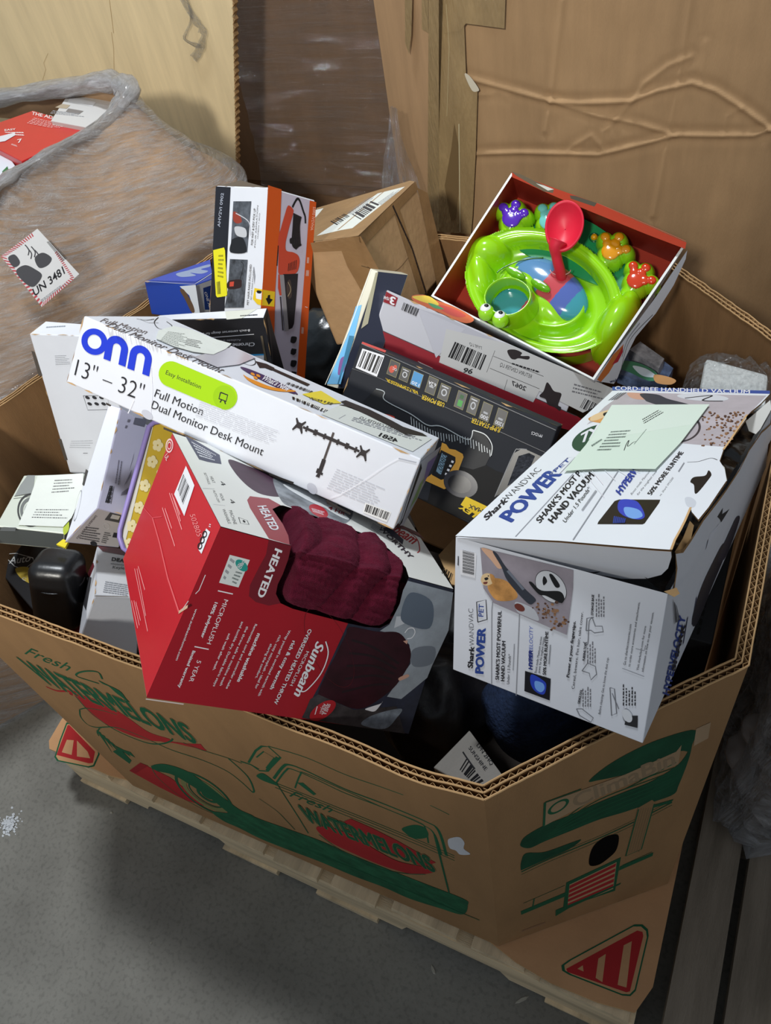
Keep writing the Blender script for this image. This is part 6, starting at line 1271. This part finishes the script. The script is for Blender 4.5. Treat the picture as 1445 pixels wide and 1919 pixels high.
db = tag(b.build('disc_carton'), 'white carton with a coil picture and a packing slip at the far left', 'box'); s.build('packing_slip', db)
SF = film_mat('shrink_film', .12, (220, 225, 230), (6, 6, 1), .08, .2, .6)
# black auto box below
b = slab([onz((0, 1072), .665), onz((80, 1165), .665), onz((140, 1040), .665), onz((45, 1015), .665)], .08, M((30, 30, 32), .45, .4), tf=c3)
b.on('top'); SVR = M((190, 190, 186), .5); b.line([(15, 1335), (90, 1330), (180, 1355), (185, 1375), (130, 1420), (80, 1400), (40, 1360)], .0012, SVR, close=True); b.text('Auto', (50, 1385), (168, 1372), (48, 1348), SVR, .01, .3); b.poly([(85, 1415), (150, 1405), (185, 1440), (190, 1500), (120, 1470)], M((176, 150, 50), .5), True); b.text('C', (120, 1475), (140, 1480), (125, 1460), SVR)
tag(b.build('black_auto_box'), 'black carton with silver script lettering under the coil carton', 'box')
# rounded black hard case standing on end, orange base
cc = onz((112, 1105), .71)
def rbox(name, c, ax, half, rad, mat, parent=None, n=3):
    bm = bmesh.new(); bmesh.ops.create_cube(bm, size=2)
    for v in bm.verts: v.co = V((v.co.x * half[0], v.co.y * half[1], v.co.z * half[2]))
    bmesh.ops.bevel(bm, geom=bm.edges[:], offset=rad, segments=6, affect='EDGES', profile=.5)
    for v in bm.verts: v.co = c + ax[0] * v.co.x + ax[1] * v.co.y + ax[2] * v.co.z
    me = bpy.data.meshes.new(name); bm.to_mesh(me); bm.free(); me.materials.append(mat); me.polygons.foreach_set('use_smooth', [True] * len(me.polygons)); return link(name, me, parent)
az = (onz((112, 1030), .75) - onz((128, 1170), .62)).normalized(); ax_ = (RX - az * RX.dot(az)).normalized(); ay = az.cross(ax_)
CASE = M((24, 25, 27), .32, .55, (120, .12, .002), name='black_hard_case')
cs_ = rbox('black_hard_case', cc, (ax_, ay, az), (.035, .036, .060), .020, CASE); tag(cs_, 'rounded black hard plastic case standing on end near the left rim', 'case')
vs, fs = tube([cc + ax_ * (.036 * math.cos(t)) + ay * (.037 * math.sin(t)) + az * .018 for t in [2 * math.pi * i / 40 for i in range(40)]], .0016, 6, True); mesh('case_seam', vs, fs, CASE, cs_, True)
ob_ = rbox('orange_base', cc - az * .077, (ax_, ay, az), (.033, .034, .014), .01, M((196, 66, 40), .5), cs_)
yt = onz((123, 1018), .79); mesh_ = slab([onz((105, 1020), .775), onz((122, 1026), .775), onz((128, 1014), .775), onz((118, 1010), .775)], .004, M((226, 206, 40), .5)); tag(mesh_.build('yellow_tag'), 'small yellow plastic corner sticking out above the black case', 'tag')
# white and grey keyless lock carton
b = Box(HEX['lockbox'], {'*': M((176, 178, 184), .45), 'left': WHITE, 'top': M((214, 214, 216), .45)}, 1.08, tf=c3, wear=[TOPF, LFE, ((0,0,1), (0,1,1), 'top', 'left')])
b.on('top'); b.poly([(530, 1290), (700, 1310), (700, 1345), (560, 1320)], M((96, 24, 34), .5)); b.text('DEAD', (608, 1370), (700, 1385), (612, 1352), INK, .04); b.text('Keyless', (612, 1412), (700, 1420), (616, 1398), INK, .0); b.lines([(575, 1480), (700, 1500), (700, 1565), (560, 1545)], 6, GREY, seed=5, dens=2, ragged=.05); b.lines([(605, 1380), (700, 1392), (700, 1402), (600, 1392)], 1, GREY, seed=5)
b.on('left'); b.poly([(480, 1440), (510, 1380), (515, 1400), (490, 1460)], M((110, 30, 40), .5)); b.poly([(470, 1470), (500, 1460), (470, 1640), (455, 1600)], M((60, 60, 64), .5)) 
b.on('front'); b.line([(515, 1560), (700, 1565)], .001, M((120, 110, 100), .6))
tag(b.build('lock_carton'), 'small white and grey carton left of the red box, with text Keyless on top', 'box')

# ------------------------------------------------------------------ upright slim board book in film
pn = V((-.62, -.55, .55)).normalized()
bp_ = lambda p, q: onray((c2[0] + p[0] * c2[2], c2[1] + p[1] * c2[2]), q)
base = V(BX['throw'].c[(0,1,1)]); ref = CAM_C + (V((.52, .56, .90)) - CAM_C)
top_ = onray((694, 503), V((.50, .70, .965))); bot_ = onray((612, 722), V((.50, .47, .80)))
wr = onray((708, 508), top_ + V((.012, .0, 0))); wb = onray((632, 728), bot_ + V((.014, 0, 0)))
bk1 = onray((720, 575), wr + V((.05, .10, -.06))); 
dv = V((.03, .045, -.03))
b = Box({(0,0,0): bot_, (0,0,1): top_, (1,0,0): wb, (1,0,1): wr, (0,1,0): bot_ + dv, (0,1,1): top_ + dv, (1,1,0): wb + dv, (1,1,1): wr + dv}, {'*': M((206, 200, 178), .3, .5), 'right': M((56, 60, 78), .35, .5)}, .94, tf=c2, r=.0008)
b.on('front'); b.poly([(870, 800), (905, 790), (870, 940), (780, 1257), (700, 1257), (820, 975)], M((96, 170, 214), .35, .5)); b.line([(960, 580), (830, 940), (690, 1260)], .0012, M((236, 232, 214), .3)); b.poly([(780, 1110), (815, 1100), (800, 1180), (765, 1200)], M((110, 60, 130), .4), True)
b.on('right'); b.poly([(830, 970), (860, 975), (780, 1257), (760, 1257)], M((90, 160, 200), .4)); b.poly([(985, 600), (1000, 600), (940, 900), (900, 930)], M((206, 200, 170), .4))
tag(b.build('board_game'), 'slim cream and light blue board box standing upright left of the tool carton', 'box')

# ------------------------------------------------------------------ brown flaps, bags and dark filling
def board(name, px, z, mat, lab, cat, th=.004, dz=0):
    P = [onz(p, z + (dz * i if isinstance(dz, float) else 0)) for i, p in enumerate(px)]; n = len(P)
    o = mesh(name, P + [p - V((0, 0, th)) for p in P], [tuple(range(n)), tuple(range(2 * n - 1, n - 1, -1))] + [(i, (i + 1) % n, n + (i + 1) % n, n + i) for i in range(n)], mat); return tag(o, lab, cat)
board('cardboard_flap', [(760, 945), (800, 925), (925, 1000), (870, 1045), (790, 1010)], .60, CARD, 'torn kraft cardboard flap under the charcoal carton', 'cardboard')
board('cardboard_scrap', [(822, 1040), (850, 1010), (880, 1040), (870, 1100), (846, 1095)], .62, CARD_EDGE, 'creased tan cardboard scrap between the red carton and the white vacuum carton', 'cardboard')
DB = M((24, 23, 26), .4, .5, (12, .5, .01), name='dark_bag'); NV_ = M((30, 42, 66), .9, .2, (220, .9, .004), .15, name='navy_knit', vscale=90)
for nm, p, z, r3, mt, lab, ct, sd in (('black_bin_bag', (820, 1320), .57, (.08, .08, .08), DB, 'dark black bag behind the front rim below the red carton', 'bag', 1),
    ('navy_knit_garment', (1010, 1340), .61, (.07, .06, .07), NV_, 'navy knitted garment under the white vacuum carton', 'garment', 2),
    ('dark_bag', (620, 670), .62, (.08, .08, .10), M((44, 50, 54), .25, .6, (12, .5, .01)), 'dark glossy plastic packet right of the orange carton', 'bag', 3),
    ('dark_cloth', (900, 1190), .49, (.09, .09, .07), DB, 'dark cloth in the gap between red carton and white vacuum carton', 'cloth', 5)):
    o = crumple(nm, onz(p, z), *r3, mt, .16, 2.2, sd, lev=5); tag(o, lab, ct)
# grey paper packet with barcode label
s = Sheet((720, 1300, .5017), .0005); q = [onz(p, z) for p, z in (((800, 1435), .715), ((925, 1480), .76), ((935, 1468), .76), ((880, 1370), .70))]
pk = [onz((812, 1438), .70), onz((900, 1487), .77), onz((942, 1452), .77), onz((880, 1368), .70)]
b = slab(pk, .03, M((128, 124, 118), .7, .2, (40, .5, .004)), tf=(720, 1300, .5017))
b.on('top'); b.bars([(310, 240), (375, 330), (345, 345), (283, 285)], BLACK, 14, 4); b.bars([(385, 340), (410, 350), (380, 365), (360, 355)], BLACK, 14, 5); b.text('LPN 2HQ', (345, 195), (400, 270), (355, 185), INK, .0); b.text('SUNSHINE', (315, 205), (378, 290), (325, 195), INK, .0); b.lines([(300, 215), (350, 285), (340, 292), (290, 222)], 1, INK, seed=4)
tag(b.build('labelled_packet'), 'grey paper packet with a barcode label in the front corner of the bin', 'packet')
# black perforated crate on the right
b = Box([(1.06, .29, .46), (1.06, .29, .74), (1.06, .61, .44), (1.06, .61, .693), (1.18, .29, .46), (1.18, .29, .74), (1.18, .61, .44), (1.18, .61, .693)], {'*': M((40, 42, 46), .6, .3, (60, .3, .003))}, 1.0)
HO = M((8, 8, 9), .9); b.on('top'); b.base = .0004
for i in range(20):
    for k in range(6):
        x = 1.058 + k * .019; y = .30 + i * .015; F = b.F; P0 = V((x + .008, y, .74 - (y - .29) / .41 * .06 + .0007)); b.raw([P0, P0 + V((.003, 0, 0)), P0 + V((.003, .009, 0)), P0 + V((0, .009, 0))], [(0, 1, 2, 3)], HO)
tag(b.build('perforated_crate'), 'dark perforated crate in the shade between the white vacuum carton and the right rim', 'crate')
# white item in clear film at the top right
b = Box([(1.09, .63, .68), (1.09, .68, .80), (1.085, .74, .68), (1.085, .75, .80), (1.18, .63, .68), (1.18, .66, .80), (1.175, .73, .68), (1.175, .73, .80)], {'*': M((222, 226, 224), .5, .3)}, 1.0, r=.006)
wt = tag(b.build('white_styrofoam_box'), 'white box in crumpled clear film behind the lid of the white vacuum carton', 'box')
FW = film_mat('clear_wrap', .2, (230, 234, 238), (5, 5, 1), .1, .22, 1.0)
vs = []; fs = []; uv = []
for i in range(41):
    for k in range(31):
        u = i / 40; v = k / 30; p = V((1.065 + .122 * u, .64 + .13 * v, .808 + .012 * (1 - 2 * abs(noise.noise(V((u * 6, v * 5, 2))))) - .03 * (abs(u - .5) * 2) ** 4 - .03 * (abs(v - .5) * 2) ** 4)); vs.append(p); uv.append((u * 2, v * 2))
for i in range(40):
    for k in range(30): a_ = i * 31 + k; fs.append((a_, a_ + 31, a_ + 32, a_ + 1))
mesh('clear_wrap', vs, fs, FW, wt, True, uvs=uv)
# small colourful packs behind the vacuum carton
for nm, px, z, th, col, lab in (('puzzle_pack', [(1158, 700), (1175, 655), (1210, 650), (1262, 690), (1250, 712), (1200, 716)], .70, .02, (110, 130, 170), 'small blue patterned pack behind the vacuum carton lid'),
      ('grey_small_carton', [(1180, 655), (1200, 640), (1245, 672), (1235, 690)], .72, .03, (150, 150, 156), 'small grey carton corner beside the toy tray')):
    o = board(nm, px, z, M(col, .45, .4, None, .25, vscale=60), lab, 'pack', th)
s = Sheet((1130, 540, .3702), .0005); s.F = Face(onz((1100, 720), .7205), onz((1280, 720), .7205), onz((1280, 630), .7205), onz((1100, 630), .7205))
s.poly([(100, 370), (180, 380), (260, 420), (280, 460), (230, 470), (140, 430), (95, 410)], M((60, 120, 90), .4), True); s.poly([(150, 395), (220, 410), (270, 450), (200, 445)], M((200, 210, 220), .3), True); s.poly([(260, 440), (330, 450), (370, 470), (340, 490), (270, 480)], M((190, 140, 90), .4), True)
tag(s.build('picture_leaflet'), 'glossy picture leaflet lying between toy tray and vacuum carton', 'leaflet')
# cardboard stuffing low in the bin on which the goods rest
R3 = random.Random(11)
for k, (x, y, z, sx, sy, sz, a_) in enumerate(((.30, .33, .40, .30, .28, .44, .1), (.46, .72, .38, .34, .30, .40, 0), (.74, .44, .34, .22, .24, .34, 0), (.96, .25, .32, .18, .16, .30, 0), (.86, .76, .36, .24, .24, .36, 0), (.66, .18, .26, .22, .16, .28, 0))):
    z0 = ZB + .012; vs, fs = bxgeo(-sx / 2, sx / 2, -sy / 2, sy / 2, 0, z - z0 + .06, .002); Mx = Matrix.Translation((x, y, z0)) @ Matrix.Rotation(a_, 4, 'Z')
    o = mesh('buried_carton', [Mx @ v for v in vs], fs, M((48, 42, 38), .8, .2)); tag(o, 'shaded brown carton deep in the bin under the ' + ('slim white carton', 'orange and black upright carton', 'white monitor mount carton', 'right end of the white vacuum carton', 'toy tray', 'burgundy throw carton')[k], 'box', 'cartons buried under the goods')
# ================================================================== TOY TRAY AND FROG TOY
TS = 1.085
TO = M((172, 56, 36), .45, .4, (20, .15, .002), .03, name='tray_inner_red')
tcs = {k: CAM_C + (V(p) - CAM_C) * TS for k, p in zip(CK, HEX['toybox'])}
def tmix(u, v, w_):
    p = V((0, 0, 0))
    for k, q in tcs.items(): p += q * ((u if k[0] else 1 - u) * (v if k[1] else 1 - v) * (w_ if k[2] else 1 - w_))
    return p
b = Box(HEX['toybox'], {'*': M((216, 218, 222), .4, .45)}, TS, skip=('front',), r=.0005, tf=c4)
# printed flap down the right flank
e1_, e2_ = tcs[(1,0,0)], tcs[(1,0,1)]
b.F = Face(e1_ + V((.0015, -.001, 0)), e2_ + V((.0015, -.001, 0)), e2_ + V((.012, -.006, -.075)), e1_ + V((.012, -.006, -.075)))
b.poly([(1358, 425), (1350, 470), (1290, 600), (1200, 742), (1150, 800), (1100, 860), (1040, 980), (1010, 1062), (990, 1095), (888, 1078), (1000, 930), (1200, 660)], M((208, 210, 218), .3, .6))
b.poly([(1040, 895), (1030, 930), (965, 1040), (925, 1085), (905, 1075), (985, 950)], M((196, 110, 50), .4)); b.poly([(1036, 905), (1005, 960), (980, 1000), (1010, 985), (1035, 935)], M((170, 40, 50), .4)); b.line([(1185, 748), (1080, 860), (1040, 960), (1020, 1060)], .0014, M((60, 60, 66), .4), True); b.line([(1120, 790), (1060, 870), (1030, 960)], .002, M((120, 124, 130), .4), True)
b.text('How', (1012, 1080), (970, 1090), (1010, 1066), M((40, 50, 90), .5), .03)
ty = tag(b.build('toy_tray_box'), 'open white carton tray with red inside holding the green frog toy', 'box')
# inner red shell with rim strip
t = .012; vs = []; fs = []
ins = {}
for i in (0, 1):
    for k in (0, 1):
        for j, vv in ((0, .0), (1, .96)): ins[(i, j, k)] = tmix(t if i == 0 else 1 - t, vv, t if k == 0 else 1 - t)
IB = Box(ins, {'*': TO, 'top': M((150, 44, 30), .45, .4, (20, .15, .002), .03)}, 1.0, skip=('front',), r=0)
IB.build('tray_liner', ty)
O = [tcs[(0,0,0)], tcs[(1,0,0)], tcs[(1,0,1)], tcs[(0,0,1)]]; I = [ins[(0,0,0)], ins[(1,0,0)], ins[(1,0,1)], ins[(0,0,1)]]
mesh('tray_rim', O + I, [(i, (i + 1) % 4, 4 + (i + 1) % 4, 4 + i) for i in range(4)], M((226, 228, 226), .5, .3), ty)
# red top flange with the torn tuck slots, folded slightly over the inside
zdir = (tcs[(0,0,1)] - tcs[(0,0,0)]).normalized(); xdir = (tcs[(1,0,1)] - tcs[(0,0,1)]).normalized()
TN = (xdir.cross(zdir)).normalized(); TN = TN if TN.dot(CAM_C - tcs[(0,0,1)]) > 0 else -TN
s = Sheet(c4, .0004); s.F = Face(tcs[(0,0,1)] + TN * .001, tcs[(1,0,1)] + TN * .001, tcs[(1,0,1)] + TN * .012 - zdir * .012, tcs[(0,0,1)] + TN * .012 - zdir * .012)
s.poly([(480, 35), (700, 118), (905, 190), (1355, 388), (1348, 420), (1150, 345), (880, 235), (680, 150), (560, 95), (480, 60)], TO)
s.poly([(478, 32), (520, 45), (600, 82), (690, 122), (685, 140), (640, 132), (590, 105), (500, 52)], M((96, 84, 64), .7)); s.poly([(600, 92), (640, 102), (690, 122), (660, 128)], M((206, 206, 196), .6)); s.poly([(770, 152), (800, 155), (905, 190), (893, 208), (775, 168)], M((74, 68, 54), .7)); s.line([(905, 190), (1100, 272), (1352, 382)], .0012, M((206, 90, 80), .2, .9))
s.build('tray_flange', ty)
s = Sheet(c4, .0004); s.F = Face(tcs[(0,0,0)] + TN * .002, tcs[(1,0,0)] + TN * .002, tcs[(1,0,0)] + TN * .002 - zdir * .05, tcs[(0,0,0)] + TN * .002 - zdir * .05)
s.poly([(-20, 655), (40, 650), (90, 672), (180, 705), (250, 740), (290, 775), (240, 790), (120, 740), (0, 690)], M((206, 96, 40), .35, .5), True); s.poly([(-18, 658), (60, 655), (110, 690), (100, 702), (20, 680)], M((228, 196, 50), .4), True); s.poly([(120, 700), (190, 720), (250, 755), (200, 760), (130, 728)], M((196, 60, 40), .4), True); s.poly([(60, 690), (100, 700), (140, 722), (90, 715)], M((70, 150, 90), .4), True)
s.build('printed_lip', ty)

# --- frog toy, built on the tray floor
FLO = tmix(.5, .90, .5)
def G(u, v, h): return onplane((c4[0] + u * c4[2], c4[1] + v * c4[2]), FLO + TN * .045, TN) + TN * (h - .045)
UN = (G(700, 600, 0) - G(600, 600, 0)).length / 100
fr = empty('frog_toy', tuple(FLO), 'bright lime green plastic frog ball toy with red spoon and coloured paws', 'toy')
def plastic(c, name, rough=.18, **k): return M(c, rough, .55, None, 0, name=name, coat=.4, **k)
LIMEP = plastic((148, 212, 20), 'lime_plastic', .2); LIMED = plastic((150, 214, 30), 'lime_plastic_paw', .22)
def field(name, u0, u1, v0, v1, fn, mat, st=4, mats=None, pick=None):
    nu = int((u1 - u0) / st); nv = int((v1 - v0) / st); idx = {}; vs = []; fs = []; mi = []
    for i in range(nu + 1):
        for k in range(nv + 1):
            u = u0 + i * st; v = v0 + k * st; h = fn(u, v)
            if h is not None: idx[i, k] = len(vs); vs.append(G(u, v, h))
    for i in range(nu):
        for k in range(nv):
            q = [(i, k), (i + 1, k), (i + 1, k + 1), (i, k + 1)]
            if all(a in idx for a in q): fs.append(tuple(idx[a] for a in q)); mi.append(pick(u0 + i * st, v0 + k * st) if pick else 0)
    return mesh(name, vs, fs, mat, fr, True, mats, mi if pick else None)
def er(u, v, c, rx, ry, a): 
    dx, dy = u - c[0], v - c[1]; ca, sa = math.cos(a), math.sin(a); x = dx * ca + dy * sa; y = -dx * sa + dy * ca; return math.hypot(x / rx, y / ry), x, y
def bump(u, v, c, rx, ry, a, h0, h, p=.5):
    r = er(u, v, c, rx, ry, a)[0]; return h0 + h * (1 - r * r) ** p if r < 1 else None
def sm_(a, b, k=.006):
    if a is None: return b
    if b is None: return a
    h = max(0, min(1, .5 + .5 * (a - b) / k)); return b * (1 - h) + a * h + k * h * (1 - h)
BC, BRX, BRY, BA = (645, 652), 405, 292, math.radians(24)
def body(u, v):
    r, x, y = er(u, v, BC, BRX, BRY, BA); h = None
    if r < 1.0:
        lip = .040 + .024 * math.sqrt(max(0, 1 - ((r - .90) / .10) ** 2)) if r > .80 else None
        if r > .995: lip = .02
        trough = .030 + .012 * ((r - .64) / .2) ** 2 if r > .45 else .030
        inner = .030 + .020 * math.exp(-((r - .50) / .07) ** 2)
        h = max(trough, inner); h = sm_(h, lip, .010) if lip else h
    h = sm_(h, bump(u, v, (355, 440), 135, 100, -.3, .005, .074), .005)
    h = sm_(h, bump(u, v, (318, 540), 82, 170, -.12, .005, .068), .005)
    h = sm_(h, bump(u, v, (1000, 795), 100, 200, .52, .005, .084), .004)
    h = sm_(h, bump(u, v, (1065, 690), 66, 90, .5, .005, .066), .004)
    h = sm_(h, bump(u, v, (500, 725), 155, 155, 0, .02, .058, .6), .012)
    h = sm_(h, bump(u, v, (640, 690), 190, 105, .75, .015, .042, .6), .012)
    h = sm_(h, bump(u, v, (560, 590), 130, 80, .5, .02, .040, .6), .012)
    if h is not None and er(u, v, (482, 722), 88, 78, 0)[0] < 1: return None
    return h
field('body', 225, 1180, 325, 990, body, LIMEP, 4)
# floor skirt under the body so it stands on the tray
ring_ = [(BC[0] + .985 * (BRX * math.cos(t) * math.cos(BA) - BRY * math.sin(t) * math.sin(BA)), BC[1] + .985 * (BRX * math.cos(t) * math.sin(BA) + BRY * math.sin(t) * math.cos(BA))) for t in [2 * math.pi * i / 60 for i in range(60)]]
vs = [G(u, v, 0) for u, v in ring_] + [G(u, v, .045) for u, v in ring_]; mesh('body_skirt', vs, [(i, (i + 1) % 60, 60 + (i + 1) % 60, 60 + i) for i in range(60)], LIMEP, fr, True)
# green base plate
gp_ = smooth_closed([(500, 400), (560, 300), (600, 235), (680, 205), (760, 222), (870, 270), (970, 335), (1060, 420), (1110, 490), (1095, 580), (1020, 665), (930, 600), (700, 500)], 5)
vs = [G(u, v, 0) for u, v in gp_] + [G(u, v, .036) for u, v in gp_]; n = len(gp_)
mesh('green_base', vs, [(i, (i + 1) % n, n + (i + 1) % n, n + i) for i in range(n)] + [tuple(range(n, 2 * n))], plastic((24, 146, 86), 'green_plastic', .3), fr)
def ball(name, c, r, mat, parent=None, sc=(1, 1, 1), ax=None):
    bm = bmesh.new(); bmesh.ops.create_uvsphere(bm, u_segments=28, v_segments=18, radius=1)
    ax = ax or (V((1, 0, 0)), V((0, 1, 0)), V((0, 0, 1)))
    for v in bm.verts: q = v.co; v.co = V(c) + ax[0] * q.x * r * sc[0] + ax[1] * q.y * r * sc[1] + ax[2] * q.z * r * sc[2]
    me = bpy.data.meshes.new(name); bm.to_mesh(me); bm.free(); me.materials.append(mat); me.polygons.foreach_set('use_smooth', [True] * len(me.polygons)); return link(name, me, parent or fr)
LXd = (G(700, 600, 0) - G(600, 600, 0)).normalized(); LYd = TN.cross(LXd)
ball('yellow_button', G(892, 350, .038), .0055, plastic((236, 170, 20), 'yellow_plastic'))
vs, fs = tube([G(892 + 24 * math.cos(t), 350 + 22 * math.sin(t), 0.0365) for t in [2 * math.pi * i / 24 for i in range(24)]], .0009, 6, True); mesh('button_ring', vs, fs, plastic((18, 80, 44), 'dark_green_plastic'), fr, True)
# paws
def paw(toes, palm, arm, col, nm):
    def hand(u, v):
        h = bump(u, v, palm, 76, 74, 0, .010, .056, .22)
        for t_ in toes: h = sm_(h, bump(u, v, t_, 52, 50, 0, .010, .056, .22), .003)
        for q in (.4, .7):
            c = (palm[0] + (arm[0] - palm[0]) * q, palm[1] + (arm[1] - palm[1]) * q); h = sm_(h, bump(u, v, c, 54, 54, 0, .010, .050, .25), .006)
        return h
    xs = [p[0] for p in toes + [palm, arm]]; ys = [p[1] for p in toes + [palm, arm]]
    hd = field('paw', min(xs) - 76, max(xs) + 76, min(ys) - 76, max(ys) + 76, hand, LIMED, 3.5)
    def pad(u, v):
        h = bump(u, v, palm, 46, 44, 0, .0635, .006, .4)
        for t_ in toes: 
            m = (palm[0] + (t_[0] - palm[0]) * .55, palm[1] + (t_[1] - palm[1]) * .55); h = sm_(h, bump(u, v, m, 26, 26, 0, .0635, .0055, .4), .001); h = sm_(h, bump(u, v, t_, 25, 23, 0, .0635, .006, .4), .001)
        return h
    p_ = field('paw_pad', min(xs) - 50, max(xs) + 50, min(ys) - 50, max(ys) + 50, pad, plastic(col, nm, .15), 2.6); p_.parent = hd; p_.matrix_parent_inverse = Matrix.Identity(4); tag(p_, nm.replace('_', ' '))
    return hd
paw([(446, 240), (508, 226), (548, 268)], (484, 296), (455, 370), (84, 40, 176), 'purple_pad')
paw([(640, 245), (697, 238), (738, 268)], (668, 308), (630, 385), (110, 200, 190), 'pale_teal_pad')
paw([(950, 388), (1018, 388), (1052, 448)], (975, 458), (900, 545), (222, 150, 20), 'amber_pad')
paw([(1088, 530), (1150, 540), (1178, 602)], (1100, 600), (1050, 670), (206, 62, 26), 'orange_red_pad')
# striped clear dome and mouth floor
CL = [plastic((92, 140, 186), 'blue_clear_plastic', .08), plastic((196, 76, 84), 'red_clear_plastic', .08), plastic((84, 104, 176), 'violet_clear_plastic', .08), plastic((64, 150, 166), 'teal_clear_plastic', .08)]
def stripe(u, v):
    c = (u - 700) * .72 + (v - 600) * .62
    return 0 if c < -45 else 1 if c < 40 else 2 if c < 110 else 3
field('striped_dome', 430, 890, 455, 800, lambda u, v: bump(u, v, (675, 615), 215, 125, .62, .040, .020, .45), CL[0], 4, CL, stripe)
def stripe2(u, v):
    c = (u - 530) * .80 + (v - 740) * .60
    return 3 if c < -8 else 1
field('mouth_floor', 370, 600, 610, 840, lambda u, v: .058 if er(u, v, (482, 722), 108, 98, 0)[0] < 1 else None, CL[0], 5, CL, stripe2)
# mouth cup
prof = [(1.22, .058), (1.14, .074), (1.06, .093), (1.01, .102), (.965, .104), (.94, .099), (.92, .075), (.88, .050)]; n = 56; vs = []; fs = []
for r_, h in prof:
    for i in range(n):
        t = 2 * math.pi * i / n; k = 1 + .05 * math.cos(2 * t + .6); vs.append(G(482 + 108 * r_ * k * math.cos(t), 722 + 97 * r_ * math.sin(t), h + .004 * math.sin(t)))
for a in range(len(prof) - 1):
    for i in range(n): fs.append((a * n + i, a * n + (i + 1) % n, (a + 1) * n + (i + 1) % n, (a + 1) * n + i))
mesh('mouth_cup', vs, fs, LIMEP, fr, True)
# eyes and closed lids
EW = plastic((236, 238, 236), 'white_plastic'); EB = plastic((14, 14, 16), 'black_plastic')
up_ = (-LYd).normalized()
for (u, v) in ((379, 798), (447, 832)):
    c = G(u, v, .100); lid_ = ball('eye', c, .0135, LIMEP)
    w_ = (TN * .75 + (G(u, v - 10, 0) - G(u, v, 0)).normalized() * .45).normalized(); ball('eyeball', c + w_ * .0062, .0098, EW, lid_); ball('pupil', c + w_ * .0128 + (G(u + 10, v + 4, 0) - G(u, v, 0)).normalized() * .002, .0046, EB, lid_)
for (u, v, du, dv) in ((508, 568, 62, 32), (630, 628, 72, 42)):
    a0 = (G(u + du, v + dv, 0) - G(u, v, 0)).normalized(); a1 = TN.cross(a0); c = G(u, v, .066)
    l_ = ball('eyelid', c, .0075, plastic((106, 176, 24), 'green_lid_plastic'), None, (2.55, 1.0, 1.1), (a0, a1, TN)); ball('white_slit', c + TN * .0052 + (G(u, v - 10, 0) - G(u, v, 0)).normalized() * .003, .003, EW, l_, (4.4, .9, 1.0), (a0, a1, TN))
# ridge of the arm and groove lines
vs, fs = tube([G(u, v, h) for u, v, h in smooth_open([(410, 552, .056), (440, 525, .054), (500, 495, .052), (560, 478, .052), (640, 470, .05)], 6)], .0012, 6); mesh('groove_line', vs, fs, plastic((60, 110, 20), 'groove_green'), fr, True)
# spoon
SPN = M((214, 34, 60), .42, .4, None, 0, name='red_spoon_plastic')
prof = [(.02, -.020), (.5, -.018), (.85, -.011), (1.0, 0), (1.0, .003), (.94, .0042), (.88, .002), (.7, -.006), (.4, -.012), (.02, -.014)]; vs = []; fs = []; n = 48
sa = math.radians(20)
for r_, h in prof:
    for i in range(n):
        t = 2 * math.pi * i / n; x = 92 * r_ * math.cos(t); y = 114 * r_ * math.sin(t) * (1 + .06 * math.sin(t)); vs.append(G(757 + x * math.cos(sa) - y * math.sin(sa), 385 + x * math.sin(sa) + y * math.cos(sa), .104 + h - .00008 * y))
for a in range(len(prof) - 1):
    for i in range(n): fs.append((a * n + i, a * n + (i + 1) % n, (a + 1) * n + (i + 1) % n, (a + 1) * n + i))
sp_ = mesh('spoon', vs, fs, SPN, fr, True)
st_ = smooth_open([(725, 450, .098), (712, 480, .094), (716, 520, .082), (728, 560, .066), (732, 580, .05)], 5); vs, fs = tube([G(u, v, h) for u, v, h in st_], [.0155 - .007 * min(1, i / 8) for i in range(len(st_))], 16); mesh('spoon_stem', vs, fs, SPN, sp_, True)
vs, fs = tube([G(728 + 50 * math.cos(t), 548 + 26 * math.sin(t), .064) for t in [math.pi * i / 12 for i in range(13)]], .0009, 6); mesh('clear_collar', vs, fs, plastic((210, 150, 150), 'clear_collar'), fr, True)

# ------------------------------------------------------------------ origins: each top-level mesh gets its origin at its own base
bpy.context.view_layer.update()
for o in list(COL.objects):
    if o.type == 'MESH' and o.parent is None:
        cs_l = [V(v.co) for v in o.data.vertices]
        if not cs_l: continue
        c = V(((min(p.x for p in cs_l) + max(p.x for p in cs_l)) / 2, (min(p.y for p in cs_l) + max(p.y for p in cs_l)) / 2, min(p.z for p in cs_l)))
        for ch in o.children: ch.matrix_parent_inverse = Matrix.Translation(-c)
        o.data.transform(Matrix.Translation(-c)); o.location = c
